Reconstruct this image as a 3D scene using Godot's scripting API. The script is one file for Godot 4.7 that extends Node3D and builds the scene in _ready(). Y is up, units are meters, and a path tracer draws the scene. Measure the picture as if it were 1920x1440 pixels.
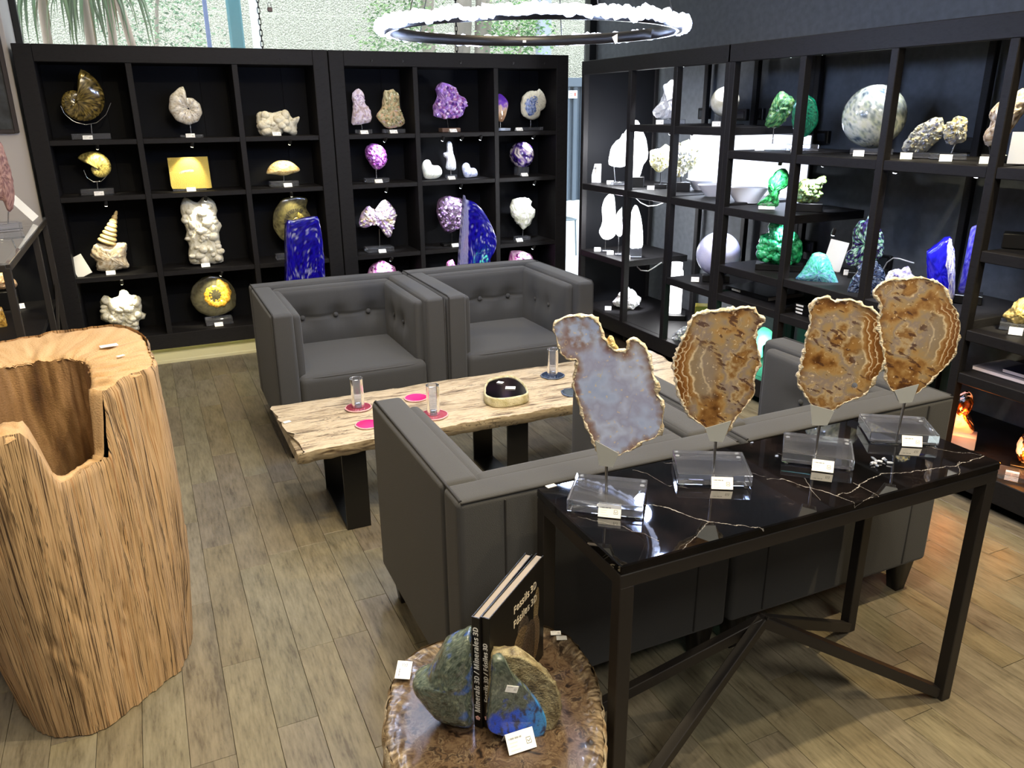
extends Node3D

const EYE := Vector3(0, 1.65, 0)
const FOCAL := 1477.0 # in pixels of a 1920 x 1440 frame
var view := Basis()
var nz := FastNoiseLite.new()
var rng := RandomNumberGenerator.new()
var M := {}
var taken := {}
var spots := []
var blob_steps := 16


func _ready() -> void:
	rng.seed = 11
	nz.seed = 5
	nz.noise_type = FastNoiseLite.TYPE_SIMPLEX_SMOOTH
	nz.fractal_octaves = 4
	nz.frequency = 1.0
	camera_sky_exposure()
	unseen_ceiling_lamps()
	materials()
	room()
	outdoors()
	back_shelves()
	side_shelves()
	armchairs()
	coffee_table()
	console_table()
	stump()
	round_table()
	vitrine()
	chandelier()
	back_specimens()
	side_specimens()
	console_agates()
	small_spots()


func camera_sky_exposure() -> void:
	var p := deg_to_rad(19.174)
	var w := deg_to_rad(24.466)
	var fwd := Vector3(sin(w) * cos(p), -sin(p), -cos(w) * cos(p))
	var right := Vector3(cos(w), 0, sin(w))
	view = Basis(right, right.cross(fwd), -fwd) * Basis(Vector3(0, 0, 1), deg_to_rad(-0.495))
	var cam := Camera3D.new()
	cam.name = "camera"
	cam.transform = Transform3D(view, EYE)
	cam.fov = rad_to_deg(2.0 * atan(720.0 / FOCAL))
	cam.near = 0.05
	cam.far = 100.0
	add_child(cam)
	cam.current = true
	var e := Environment.new()
	e.tonemap_mode = Environment.TONE_MAPPER_LINEAR
	e.tonemap_exposure = 1.25
	e.sdfgi_enabled = true
	e.ssao_enabled = true
	e.ssil_enabled = true
	var sm := ProceduralSkyMaterial.new()
	sm.sky_top_color = Color(0.92, 0.96, 1.0)
	sm.sky_horizon_color = Color(0.95, 0.98, 1.0)
	sm.ground_horizon_color = Color(0.7, 0.7, 0.7)
	sm.ground_bottom_color = Color(0.5, 0.5, 0.5)
	sm.sky_energy_multiplier = 1.9
	e.background_mode = Environment.BG_SKY
	e.sky = Sky.new()
	e.sky.sky_material = sm
	var we := WorldEnvironment.new()
	we.name = "environment"
	we.environment = e
	add_child(we)


func unseen_ceiling_lamps() -> void:
	# unseen track spots above the frame, placed to light the seats and floor: [x, z, aim x, aim z, energy, warmth]
	var list := [[-0.75, -1.2, -0.3, -2.4, 1.25, 0.45], [0.15, -3.0, 0.15, -3.9, 1.6, 0.3], [0.9, -1.2, 0.8, -3.6, 3.4, 0.4], [2.05, -2.5, 1.7, -3.2, 1.2, 0.5],
		[2.75, -1.0, 2.3, -0.9, 5.5, 0.75], [1.35, -0.5, 1.3, -1.4, 1.3, 0.5], [0.3, -0.6, 0.5, -1.5, 1.2, 0.4], [0.9, -5.2, 0.7, -5.0, 0.6, 0.4], [2.7, -4.2, 2.2, -4.3, 0.8, 0.2]]
	# soft fill panels added above the frame to even out the light
	for q in [[0.9, -1.3, 2.2], [1.3, -4.1, 2.0], [0.9, 1.3, 5.5]]:
		var o := thing("added_fill_panel", "square fill light panel added out of view near the ceiling", "ceiling light", Vector3(q[0], 3.67, q[1]), "added fill light panels")
		var b := MB.new()
		b.at(Vector3(0, 0.012, 0), Vector3(1.24, 0.035, 1.24), 0.004)
		part("frame", b, black_metal(), o)
		b = MB.new()
		b.at(Vector3(0, -0.012, 0), Vector3(1.2, 0.02, 1.2), 0.003)
		part("diffuser", b, glow(Color(1.0, 0.97, 0.9), 0.6), o)
		var al := AreaLight3D.new()
		al.name = "panel_light"
		al.transform = Transform3D(Basis(Vector3.RIGHT, -PI * 0.5), Vector3(0, -0.03, 0))
		al.area_size = Vector2(1.2, 1.2)
		al.light_energy = q[2] * 1.35
		al.light_color = Color(1.0, 0.965, 0.9)
		al.area_range = 8
		al.shadow_enabled = true
		o.add_child(al)
	for a in list:
		var from := Vector3(a[0], 3.5, a[1])
		var aim := Vector3(a[2], 0.3, a[3])
		var col := Color(1, 0.93, 0.80).lerp(Color(1.0, 0.88, 0.66), a[5])
		lamp_spot("unseen_ceiling_spotlight", from, aim, a[4] * 1.35, 56.0, col, 0.045, 0.14, "unseen ceiling spotlight above the frame, placed to light the room", "unseen ceiling spotlights")


func lamp_spot(called: String, from: Vector3, aim: Vector3, energy: float, angle: float, col: Color, r: float, l: float, label: String, group: String) -> void:
	var d := (aim - from).normalized()
	var side := d.cross(Vector3(0.13, 0.2, 0.97)).normalized()
	var o := thing(called, label, "spotlight", from, group)
	var lt := SpotLight3D.new()
	lt.name = "beam"
	lt.transform = Transform3D(Basis(side, (-d).cross(side), -d), d * (l * 0.5 + 0.012))
	lt.light_energy = energy
	lt.light_color = col
	lt.spot_angle = angle
	lt.spot_angle_attenuation = 0.6
	lt.spot_range = 12.0
	lt.spot_attenuation = 2.0
	lt.light_size = r * 0.7
	lt.shadow_enabled = true
	o.add_child(lt)
	var b := MB.new()
	b.tube([-d * l * 0.5, -d * l * 0.2, d * l * 0.5], [r * 0.8, r, r], 14)
	part("housing", b, black_metal(), o)
	var g := MB.new()
	g.tube([d * (l * 0.5), d * (l * 0.5 + 0.004)], [r * 0.78, r * 0.78], 14)
	part("lens", g, glow(col, 6.0), o)
	var s := MB.new()
	s.tube([-d * l * 0.2, Vector3(0, r * 1.9, 0)], [r * 0.25, r * 0.25], 8)
	part("bracket", s, black_metal(), o)


func black_metal() -> StandardMaterial3D:
	if not M.has("black_metal"):
		M.black_metal = mat(Color(0.06, 0.06, 0.065), 0.45)
	return M.black_metal


func glow(c: Color, e: float) -> StandardMaterial3D:
	var key := "glow%s%s" % [c, e]
	if not M.has(key):
		var m := mat(Color(0.9, 0.9, 0.9), 0.5)
		m.emission_enabled = true
		m.emission = c
		m.emission_energy_multiplier = e
		M[key] = m
	return M[key]


# ------------------------------------------------------------------ places
func ray(x: float, y: float) -> Vector3:
	return view * Vector3((x - 960.0) / FOCAL, (720.0 - y) / FOCAL, -1.0)


func on_y(x: float, y: float, h: float) -> Vector3:
	var d := ray(x, y)
	return EYE + d * ((h - EYE.y) / d.y)


func on_z(x: float, y: float, z: float) -> Vector3:
	var d := ray(x, y)
	return EYE + d * (z / d.z)


func on_x(x: float, y: float, px: float) -> Vector3:
	var d := ray(x, y)
	return EYE + d * (px / d.x)


# an upright plane through p: x along it, y up, z its normal; facing the room (turn in degrees) or, with turn = 999, the place people look from
func upright(p: Vector3, turn := 999.0) -> Transform3D:
	var n := Vector3(sin(deg_to_rad(turn)), 0, cos(deg_to_rad(turn)))
	if turn == 999.0:
		n = Vector3(-p.x, 0, -p.z).normalized()
	return Transform3D(Basis(Vector3.UP.cross(n), Vector3.UP, n), p)


func flat_on(t: Transform3D, px: Array) -> PackedVector2Array:
	var out := PackedVector2Array()
	for i in range(0, px.size(), 2):
		var d := ray(px[i], px[i + 1])
		var w := EYE + d * ((t.origin - EYE).dot(t.basis.z) / d.dot(t.basis.z))
		var l := t.affine_inverse() * w
		out.append(Vector2(l.x, l.y))
	return out


# ------------------------------------------------------------------ nodes
func thing(called: String, label: String, category: String, at := Vector3.ZERO, group := "") -> Node3D:
	var o := Node3D.new()
	o.name = numbered(called)
	o.position = at
	add_child(o)
	return tag(o, label, category, group)


func tag(o: Node3D, label: String, category: String, group := "") -> Node3D:
	o.set_meta("label", label)
	o.set_meta("category", category)
	if group:
		o.set_meta("group", group)
	return o


func numbered(called: String) -> String:
	var n: int = taken.get(called, 0)
	taken[called] = n + 1
	return called if n == 0 else "%s_%03d" % [called, n]


func part(called: String, b: MB, m: Material, parent: Node3D = self, t := Transform3D()) -> MeshInstance3D:
	var o := MeshInstance3D.new()
	o.name = called
	if parent == self:
		o.name = numbered(called)
	else:
		var n := 0
		for c in parent.get_children():
			if c.has_meta("called") and c.get_meta("called") == called:
				n += 1
		o.set_meta("called", called)
		if n:
			o.name = "%s_%03d" % [called, n]
	o.mesh = b.commit(m)
	o.transform = t
	parent.add_child(o)
	return o


func struct(called: String, b: MB, m: Material) -> MeshInstance3D:
	var o := part(called, b, m)
	o.set_meta("kind", "structure")
	return o


func single(called: String, label: String, category: String, b: MB, m: Material, t := Transform3D(), group := "") -> MeshInstance3D:
	var o := part(called, b, m, self, t)
	tag(o, label, category, group)
	return o


func mat(c: Color, rough := 0.6, metal := 0.0) -> StandardMaterial3D:
	var m := StandardMaterial3D.new()
	m.albedo_color = c
	m.roughness = rough
	m.metallic = metal
	return m


# ------------------------------------------------------------------ mesh building
class MB:
	var v := PackedVector3Array()
	var c := PackedColorArray()
	var uv := PackedVector2Array()
	var ix := PackedInt32Array()
	var col := Color.WHITE
	var pairs: Array[Vector2i] = []

	func vert(p: Vector3, u := Vector2.ZERO) -> int:
		v.append(p)
		uv.append(u)
		c.append(col)
		return v.size() - 1

	func tri(i: int, j: int, k: int) -> void:
		ix.append_array([i, k, j])

	func quad(a: Vector3, b: Vector3, d: Vector3, e: Vector3, ua := Vector2(0, 0), ub := Vector2(1, 0), ud := Vector2(1, 1), ue := Vector2(0, 1)) -> void:
		var i := vert(a, ua)
		vert(b, ub)
		vert(d, ud)
		vert(e, ue)
		tri(i, i + 1, i + 2)
		tri(i, i + 2, i + 3)

	func facet(pts: Array, away: Vector3, uvs := []) -> void: # a flat polygon turned away from a point
		var n: Vector3 = (pts[1] - pts[0]).cross(pts[2] - pts[0])
		var flip: bool = n.dot(pts[0] - away) < 0
		var i := v.size()
		for k in pts.size():
			vert(pts[k], uvs[k] if uvs else Vector2.ZERO)
		for k in range(1, pts.size() - 1):
			if flip:
				tri(i, i + k + 1, i + k)
			else:
				tri(i, i + k, i + k + 1)

	func box(t: Transform3D, s: Vector3, b := 0.0) -> void:
		var h := s * 0.5
		for a in 3:
			var u := (a + 1) % 3
			var w := (a + 2) % 3
			for sg in [-1.0, 1.0]:
				var pts := []
				var uvs := []
				for q in [[-1, -1], [1, -1], [1, 1], [-1, 1]]:
					var p := Vector3.ZERO
					p[a] = h[a] * sg
					p[u] = (h[u] - b) * q[0]
					p[w] = (h[w] - b) * q[1]
					pts.append(t * p)
					uvs.append(Vector2(p[u], p[w]) if a != 0 else Vector2(p[w], p[u]))
				facet(pts, t.origin, uvs)
		if b <= 0.0:
			return
		for a in 3:
			var d := (a + 1) % 3
			var w := (a + 2) % 3
			for sa in [-1.0, 1.0]:
				for sd in [-1.0, 1.0]:
					var pts := []
					for q in [[0, -1], [0, 1], [1, 1], [1, -1]]:
						var p := Vector3.ZERO
						p[a] = (h[a] - (b if q[0] else 0.0)) * sa
						p[d] = (h[d] - (0.0 if q[0] else b)) * sd
						p[w] = (h[w] - b) * q[1]
						pts.append(t * p)
					facet(pts, t.origin)
		for sx in [-1.0, 1.0]:
			for sy in [-1.0, 1.0]:
				for sz in [-1.0, 1.0]:
					var sg := Vector3(sx, sy, sz)
					var pts := []
					for a in 3:
						var p := (h - Vector3(b, b, b)) * sg
						p[a] = h[a] * sg[a]
						pts.append(t * p)
					facet(pts, t.origin)

	func at(center: Vector3, s: Vector3, b := 0.0) -> void:
		box(Transform3D(Basis(), center), s, b)

	func span(lo: Vector3, hi: Vector3, b := 0.0) -> void:
		at((lo + hi) * 0.5, (hi - lo).abs(), b)

	func beam(p: Vector3, q: Vector3, wide: float, high: float, b := 0.0) -> void:
		var z := (q - p).normalized()
		var x := (Vector3.UP if absf(z.y) < 0.95 else Vector3.RIGHT).cross(z).normalized()
		box(Transform3D(Basis(x, z.cross(x), z), (p + q) * 0.5), Vector3(wide, high, p.distance_to(q)), b)

	# a skin over rings of equal size; rings are closed loops
	func skin(rings: Array, cap0 := true, cap1 := true, uw := 1.0) -> void:
		var base := v.size()
		var n: int = rings[0].size()
		var along := 0.0
		for r in rings.size():
			if r:
				along += (rings[r][0] as Vector3).distance_to(rings[r - 1][0])
			for k in n + 1:
				vert(rings[r][k % n], Vector2(float(k) / n * uw, along))
		for r in rings.size():
			pairs.append(Vector2i(base + r * (n + 1), base + r * (n + 1) + n))
		for r in rings.size() - 1:
			for k in n:
				var i := base + r * (n + 1) + k
				tri(i, i + 1, i + n + 2)
				tri(i, i + n + 2, i + n + 1)
		for e in 2:
			if [cap0, cap1][e]:
				var ring = rings[0] if e == 0 else rings[-1]
				var mid := Vector3.ZERO
				for p in ring:
					mid += p / n
				var m := vert(mid)
				for k in n:
					vert(ring[k])
				for k in n:
					if e == 0:
						tri(m, m + 1 + (k + 1) % n, m + 1 + k)
					else:
						tri(m, m + 1 + k, m + 1 + (k + 1) % n)

	func tube(pts: Array, radii: Variant, sides := 8, closed := false) -> void:
		var rings := []
		var x := Vector3.ZERO
		for i in pts.size():
			var a: Vector3 = pts[maxi(i - 1, 0)] if not closed else pts[(i - 1 + pts.size()) % pts.size()]
			var b: Vector3 = pts[mini(i + 1, pts.size() - 1)] if not closed else pts[(i + 1) % pts.size()]
			var z := (b - a).normalized()
			if x == Vector3.ZERO:
				x = (Vector3.UP if absf(z.y) < 0.9 else Vector3.RIGHT).cross(z)
			x = (x - z * x.dot(z)).normalized()
			var y := z.cross(x)
			var r: float = radii[i] if radii is Array else radii
			var ring := PackedVector3Array()
			for k in sides:
				var t := TAU * k / sides
				ring.append(pts[i] + (x * cos(t) + y * sin(t)) * r)
			rings.append(ring)
		if closed:
			rings.append(rings[0])
		skin(rings, not closed, not closed)

	func lathe(profile: Array, segs: int, t := Transform3D()) -> void: # profile of Vector2(radius, height)
		var rings := []
		for q in profile:
			var ring := PackedVector3Array()
			for k in segs:
				var a := TAU * k / segs
				ring.append(t * Vector3(cos(a) * q.x, q.y, sin(a) * q.x))
			rings.append(ring)
		skin(rings, profile[0].x > 0.0001, profile[-1].x > 0.0001)

	func ball(p: Vector3, r: Vector3, n := 12) -> void:
		var rings := []
		for i in n + 1:
			var a := PI * i / n - PI / 2
			var ring := PackedVector3Array()
			for k in n * 2:
				var t := PI * k / n
				ring.append(p + Vector3(cos(a) * cos(t), sin(a), cos(a) * sin(t)) * r)
			rings.append(ring)
		skin(rings, false, false)

	# a plate of that outline between two depths
	func plate(poly: PackedVector2Array, z0: float, z1: float, t := Transform3D(), face_in := 0.0) -> void:
		var tris := Geometry2D.triangulate_polygon(poly)
		var box2 := Rect2(poly[0], Vector2.ZERO)
		for p in poly:
			box2 = box2.expand(p)
		for e in 2:
			var z := z1 if e else z0
			var i := v.size()
			for p in poly:
				vert(t * Vector3(p.x, p.y, z), Vector2((p.x - box2.position.x) / box2.size.x, 1.0 - (p.y - box2.position.y) / box2.size.y))
			for k in range(0, tris.size(), 3):
				var a := poly[tris[k]]
				var ccw := (poly[tris[k + 1]] - a).cross(poly[tris[k + 2]] - a) > 0
				if ccw == (e == 1):
					tri(i + tris[k], i + tris[k + 1], i + tris[k + 2])
				else:
					tri(i + tris[k], i + tris[k + 2], i + tris[k + 1])
		var area := 0.0
		for k in poly.size():
			area += poly[k].cross(poly[(k + 1) % poly.size()])
		for k in poly.size():
			var p := poly[k]
			var q := poly[(k + 1) % poly.size()]
			var a := t * Vector3(p.x, p.y, z0)
			var b := t * Vector3(q.x, q.y, z0)
			var d := t * Vector3(q.x, q.y, z1)
			var f := t * Vector3(p.x, p.y, z1)
			if area > 0:
				quad(a, b, d, f)
			else:
				quad(b, a, f, d)

	# a six-sided pointed crystal from p along d
	func point(p: Vector3, d: Vector3, r: float, l: float, sides := 6, tip := 0.35) -> void:
		var z := d.normalized()
		var x := (Vector3.UP if absf(z.y) < 0.9 else Vector3.RIGHT).cross(z).normalized()
		var y := z.cross(x)
		for k in sides:
			var a := TAU * k / sides
			var b := TAU * (k + 1) / sides
			var ra := (x * cos(a) + y * sin(a)) * r
			var rb := (x * cos(b) + y * sin(b)) * r
			quad(p + ra, p + rb, p + rb * 0.92 + z * l * (1.0 - tip), p + ra * 0.92 + z * l * (1.0 - tip))
			var i := vert(p + ra * 0.92 + z * l * (1.0 - tip))
			vert(p + rb * 0.92 + z * l * (1.0 - tip))
			vert(p + z * l)
			tri(i, i + 1, i + 2)

	func flatten() -> void: # every triangle on its own: sharp facets
		var nv := PackedVector3Array()
		var nc := PackedColorArray()
		var nu := PackedVector2Array()
		for i in ix:
			nv.append(v[i])
			nc.append(c[i])
			nu.append(uv[i])
		v = nv
		c = nc
		uv = nu
		pairs.clear()
		ix = PackedInt32Array(range(nv.size()))

	func commit(m: Material, solid := false) -> ArrayMesh:
		var n := PackedVector3Array()
		n.resize(v.size())
		for i in range(0, ix.size(), 3):
			var a := v[ix[i]]
			var f := (v[ix[i + 2]] - a).cross(v[ix[i + 1]] - a)
			n[ix[i]] += f
			n[ix[i + 1]] += f
			n[ix[i + 2]] += f
		for q in pairs: # the seam of a closed ring has two copies of each point: they share their normal
			n[q.x] += n[q.y]
			n[q.y] = n[q.x]
		for i in n.size():
			n[i] = n[i].normalized() if n[i].length_squared() > 1e-24 else Vector3.UP
		var arrays := []
		arrays.resize(Mesh.ARRAY_MAX)
		arrays[Mesh.ARRAY_VERTEX] = v
		arrays[Mesh.ARRAY_NORMAL] = n
		arrays[Mesh.ARRAY_TEX_UV] = uv
		arrays[Mesh.ARRAY_COLOR] = c
		arrays[Mesh.ARRAY_INDEX] = ix
		var am := ArrayMesh.new()
		am.add_surface_from_arrays(Mesh.PRIMITIVE_TRIANGLES, arrays)
		am.surface_set_material(0, m)
		return am


func rounded(b: MB, center: Vector3, size: Vector3, r: float, n := 6, bulge := Vector3.ZERO, shape: Variant = null) -> void:
	# a soft box: rounded edges, faces that swell by bulge; shape(p, axis, sign, u, w) may move a face point along its axis
	var h := size * 0.5
	var ids := {}
	for a in 3:
		var u := (a + 1) % 3
		var w := (a + 2) % 3
		var stops := []
		for ax in [u, w]:
			var s := []
			var k: float = maxf(h[ax] - r, 0.0)
			for i in 4:
				s.append(-k - r * cos(PI / 8 * i))
			var m: int = n
			for i in m + 1:
				s.append(lerpf(-k, k, float(i) / m))
			for i in 4:
				s.append(k + r * sin(PI / 8 * (i + 1)))
			stops.append(s)
		for sg in [-1.0, 1.0]:
			var grid := []
			for i in stops[0].size():
				var row := []
				for j in stops[1].size():
					var p := Vector3.ZERO
					p[a] = h[a] * sg
					p[u] = stops[0][i]
					p[w] = stops[1][j]
					var q := p.clamp(-(h - Vector3(r, r, r)).max(Vector3.ZERO), (h - Vector3(r, r, r)).max(Vector3.ZERO))
					var dlt := p - q
					p = q + (dlt.normalized() * r if dlt.length() > 1e-9 else Vector3.ZERO)
					var fu: float = clampf(1.0 - pow(stops[0][i] / h[u], 2), 0, 1)
					var fw: float = clampf(1.0 - pow(stops[1][j] / h[w], 2), 0, 1)
					p[a] += sg * bulge[a] * sqrt(fu * fw)
					if shape != null:
						p[a] += shape.call(a, sg, stops[0][i] / h[u], stops[1][j] / h[w]) * sg
					p += center
					var key := Vector3i((p * 20000.0).round())
					if not ids.has(key):
						ids[key] = b.vert(p, Vector2(p[u], p[w]))
					row.append(ids[key])
				grid.append(row)
			for i in grid.size() - 1:
				for j in grid[0].size() - 1:
					if sg > 0:
						b.tri(grid[i][j], grid[i + 1][j], grid[i + 1][j + 1])
						b.tri(grid[i][j], grid[i + 1][j + 1], grid[i][j + 1])
					else:
						b.tri(grid[i][j], grid[i + 1][j + 1], grid[i + 1][j])
						b.tri(grid[i][j], grid[i][j + 1], grid[i + 1][j + 1])


func dense(poly: PackedVector2Array, n: int, wobble := 0.0, sd := 0.0, round_it := true) -> PackedVector2Array:
	# an outline walked in n even steps, with corners softened and an uneven edge
	var c := Curve2D.new()
	var m := poly.size()
	for i in m + 1:
		var p := poly[i % m]
		var t := (poly[(i + 1) % m] - poly[(i - 1 + m) % m]) / 6.0 if round_it else Vector2.ZERO
		c.add_point(p, -t, t)
	c.bake_interval = maxf(c.get_baked_length() / 400.0, 0.0005)
	var out := PackedVector2Array()
	var l := c.get_baked_length()
	for k in n:
		var p := c.sample_baked(l * k / n)
		if wobble > 0:
			var q := c.sample_baked(fmod(l * k / n + l * 0.002 + 0.0005, l))
			var nrm := (q - p).orthogonal().normalized()
			p += nrm * wobble * (nz.get_noise_3d(p.x * 40 + sd, p.y * 40, 3.0) + 0.8 * nz.get_noise_3d(p.x * 110 + sd, p.y * 110, 7.0))
		out.append(p)
	return out


# a full, rounded body with that outline (local x, y) and half depth dz
func blob(b: MB, poly: PackedVector2Array, dz: float, rough := 0.0, sd := 0.0, n := 64, freq := 14.0, power := 0.5, ridges := false) -> void:
	var o := dense(poly, n)
	var mid := Vector2.ZERO
	for p in o:
		mid += p / n
	var rings := []
	var steps := []
	for i in blob_steps + 1:
		steps.append(maxf(sin(PI * 0.5 * i / blob_steps), 0.015))
	for s in steps.size() * 2 - 1:
		var k: int = s if s < steps.size() else steps.size() * 2 - 2 - s
		var rho: float = steps[k]
		var z := dz * pow(maxf(1.0 - rho * rho, 0.0), power) * (1.0 if s < steps.size() else -1.0)
		var ring := PackedVector3Array()
		for i in n:
			var q := mid + (o[i] - mid) * rho
			var p := Vector3(q.x, q.y, z)
			if rough > 0:
				var d := Vector3(q.x - mid.x, q.y - mid.y, z * 1.5).normalized()
				var w := p * freq + Vector3(sd, sd * 0.7, -sd)
				var f := nz.get_noise_3dv(w)
				if ridges:
					f = 0.35 - absf(f) * 1.6
				p += d * rough * (f + 0.45 * nz.get_noise_3dv(w * 3.1) + 0.2 * nz.get_noise_3dv(w * 8.0))
			ring.append(p)
		rings.append(ring)
	b.skin(rings, true, true)


# colour in the stone itself: stops of a palette picked by noise; lift > 0 shifts the choice with height
func paint(b: MB, from: int, pal: Array, freq := 18.0, sd := 0.0, contrast := 1.1, stretch := Vector3.ONE, lift := 0.0) -> void:
	var lo := 1e9
	var hi := -1e9
	for i in range(from, b.v.size()):
		lo = minf(lo, b.v[i].y)
		hi = maxf(hi, b.v[i].y)
	for i in range(from, b.v.size()):
		var p := b.v[i] * stretch * freq + Vector3(sd, -sd, sd * 0.3)
		var t := 0.5 + contrast * (nz.get_noise_3dv(p) * 0.75 + 0.3 * nz.get_noise_3dv(p * 3.7))
		t = clampf(t + lift * ((b.v[i].y - lo) / maxf(hi - lo, 1e-5) - 0.5), 0.0, 0.9999) * (pal.size() - 1)
		b.c[i] = (pal[int(t)] as Color).lerp(pal[mini(int(t) + 1, pal.size() - 1)], t - int(t)).srgb_to_linear()


func hx(list: Array) -> Array:
	return list.map(func(s): return Color.html(s))


func noise_tex(freq: float, ramp: Array, size := 512, normal := false, kind := FastNoiseLite.TYPE_SIMPLEX_SMOOTH, oct := 4, warp := 0.0) -> NoiseTexture2D:
	var f := FastNoiseLite.new()
	f.seed = int(freq * 1000) + size
	f.noise_type = kind
	f.frequency = freq
	f.fractal_octaves = oct
	if warp > 0:
		f.domain_warp_enabled = true
		f.domain_warp_amplitude = warp
	var t := NoiseTexture2D.new()
	t.width = size
	t.height = size
	t.seamless = true
	t.noise = f
	t.as_normal_map = normal
	if normal:
		t.bump_strength = 4.0
	if ramp:
		var g := Gradient.new()
		g.offsets = PackedFloat32Array(range(ramp.size()).map(func(i): return float(i) / (ramp.size() - 1)))
		g.colors = PackedColorArray(ramp)
		t.color_ramp = g
	return t


# wood in plank form: u along the grain
func wood_image(w: int, h: int, cols: Array, rings: float, streak: float, cracks: float, sd: float) -> Image:
	var im := Image.create(w, h, false, Image.FORMAT_RGB8)
	for y in h:
		for x in w:
			var u := float(x) / w
			var t := float(y) / h
			var ang := TAU * u
			var p := Vector3(cos(ang) * 0.9 + sd, sin(ang) * 0.9, t * rings)
			var s := nz.get_noise_3d(p.x, p.y, p.z) * 0.6
			s += streak * nz.get_noise_3d(cos(ang) * 2.2 + sd, sin(ang) * 2.2, t * rings * 6.0)
			s += 0.25 * nz.get_noise_3d(cos(ang) * 9.0, sin(ang) * 9.0 + sd, t * rings * 14.0)
			var k := clampf(0.5 + s * 0.9, 0, 0.9999) * (cols.size() - 1)
			var c: Color = (cols[int(k)] as Color).lerp(cols[int(k) + 1], k - int(k))
			if cracks > 0:
				var g := absf(nz.get_noise_3d(cos(ang) * 1.4 - sd, sin(ang) * 1.4 + 5.0, t * rings * 2.4))
				var on := smoothstep(0.0, 0.35, nz.get_noise_3d(cos(ang) * 1.1 + 9.0, sin(ang) * 1.1, t * rings * 1.2 + sd))
				if g < 0.03:
					c = c.lerp(c * 0.28, cracks * on * (1.0 - g / 0.03))
			im.set_pixel(x, y, c)
	return im


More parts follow.
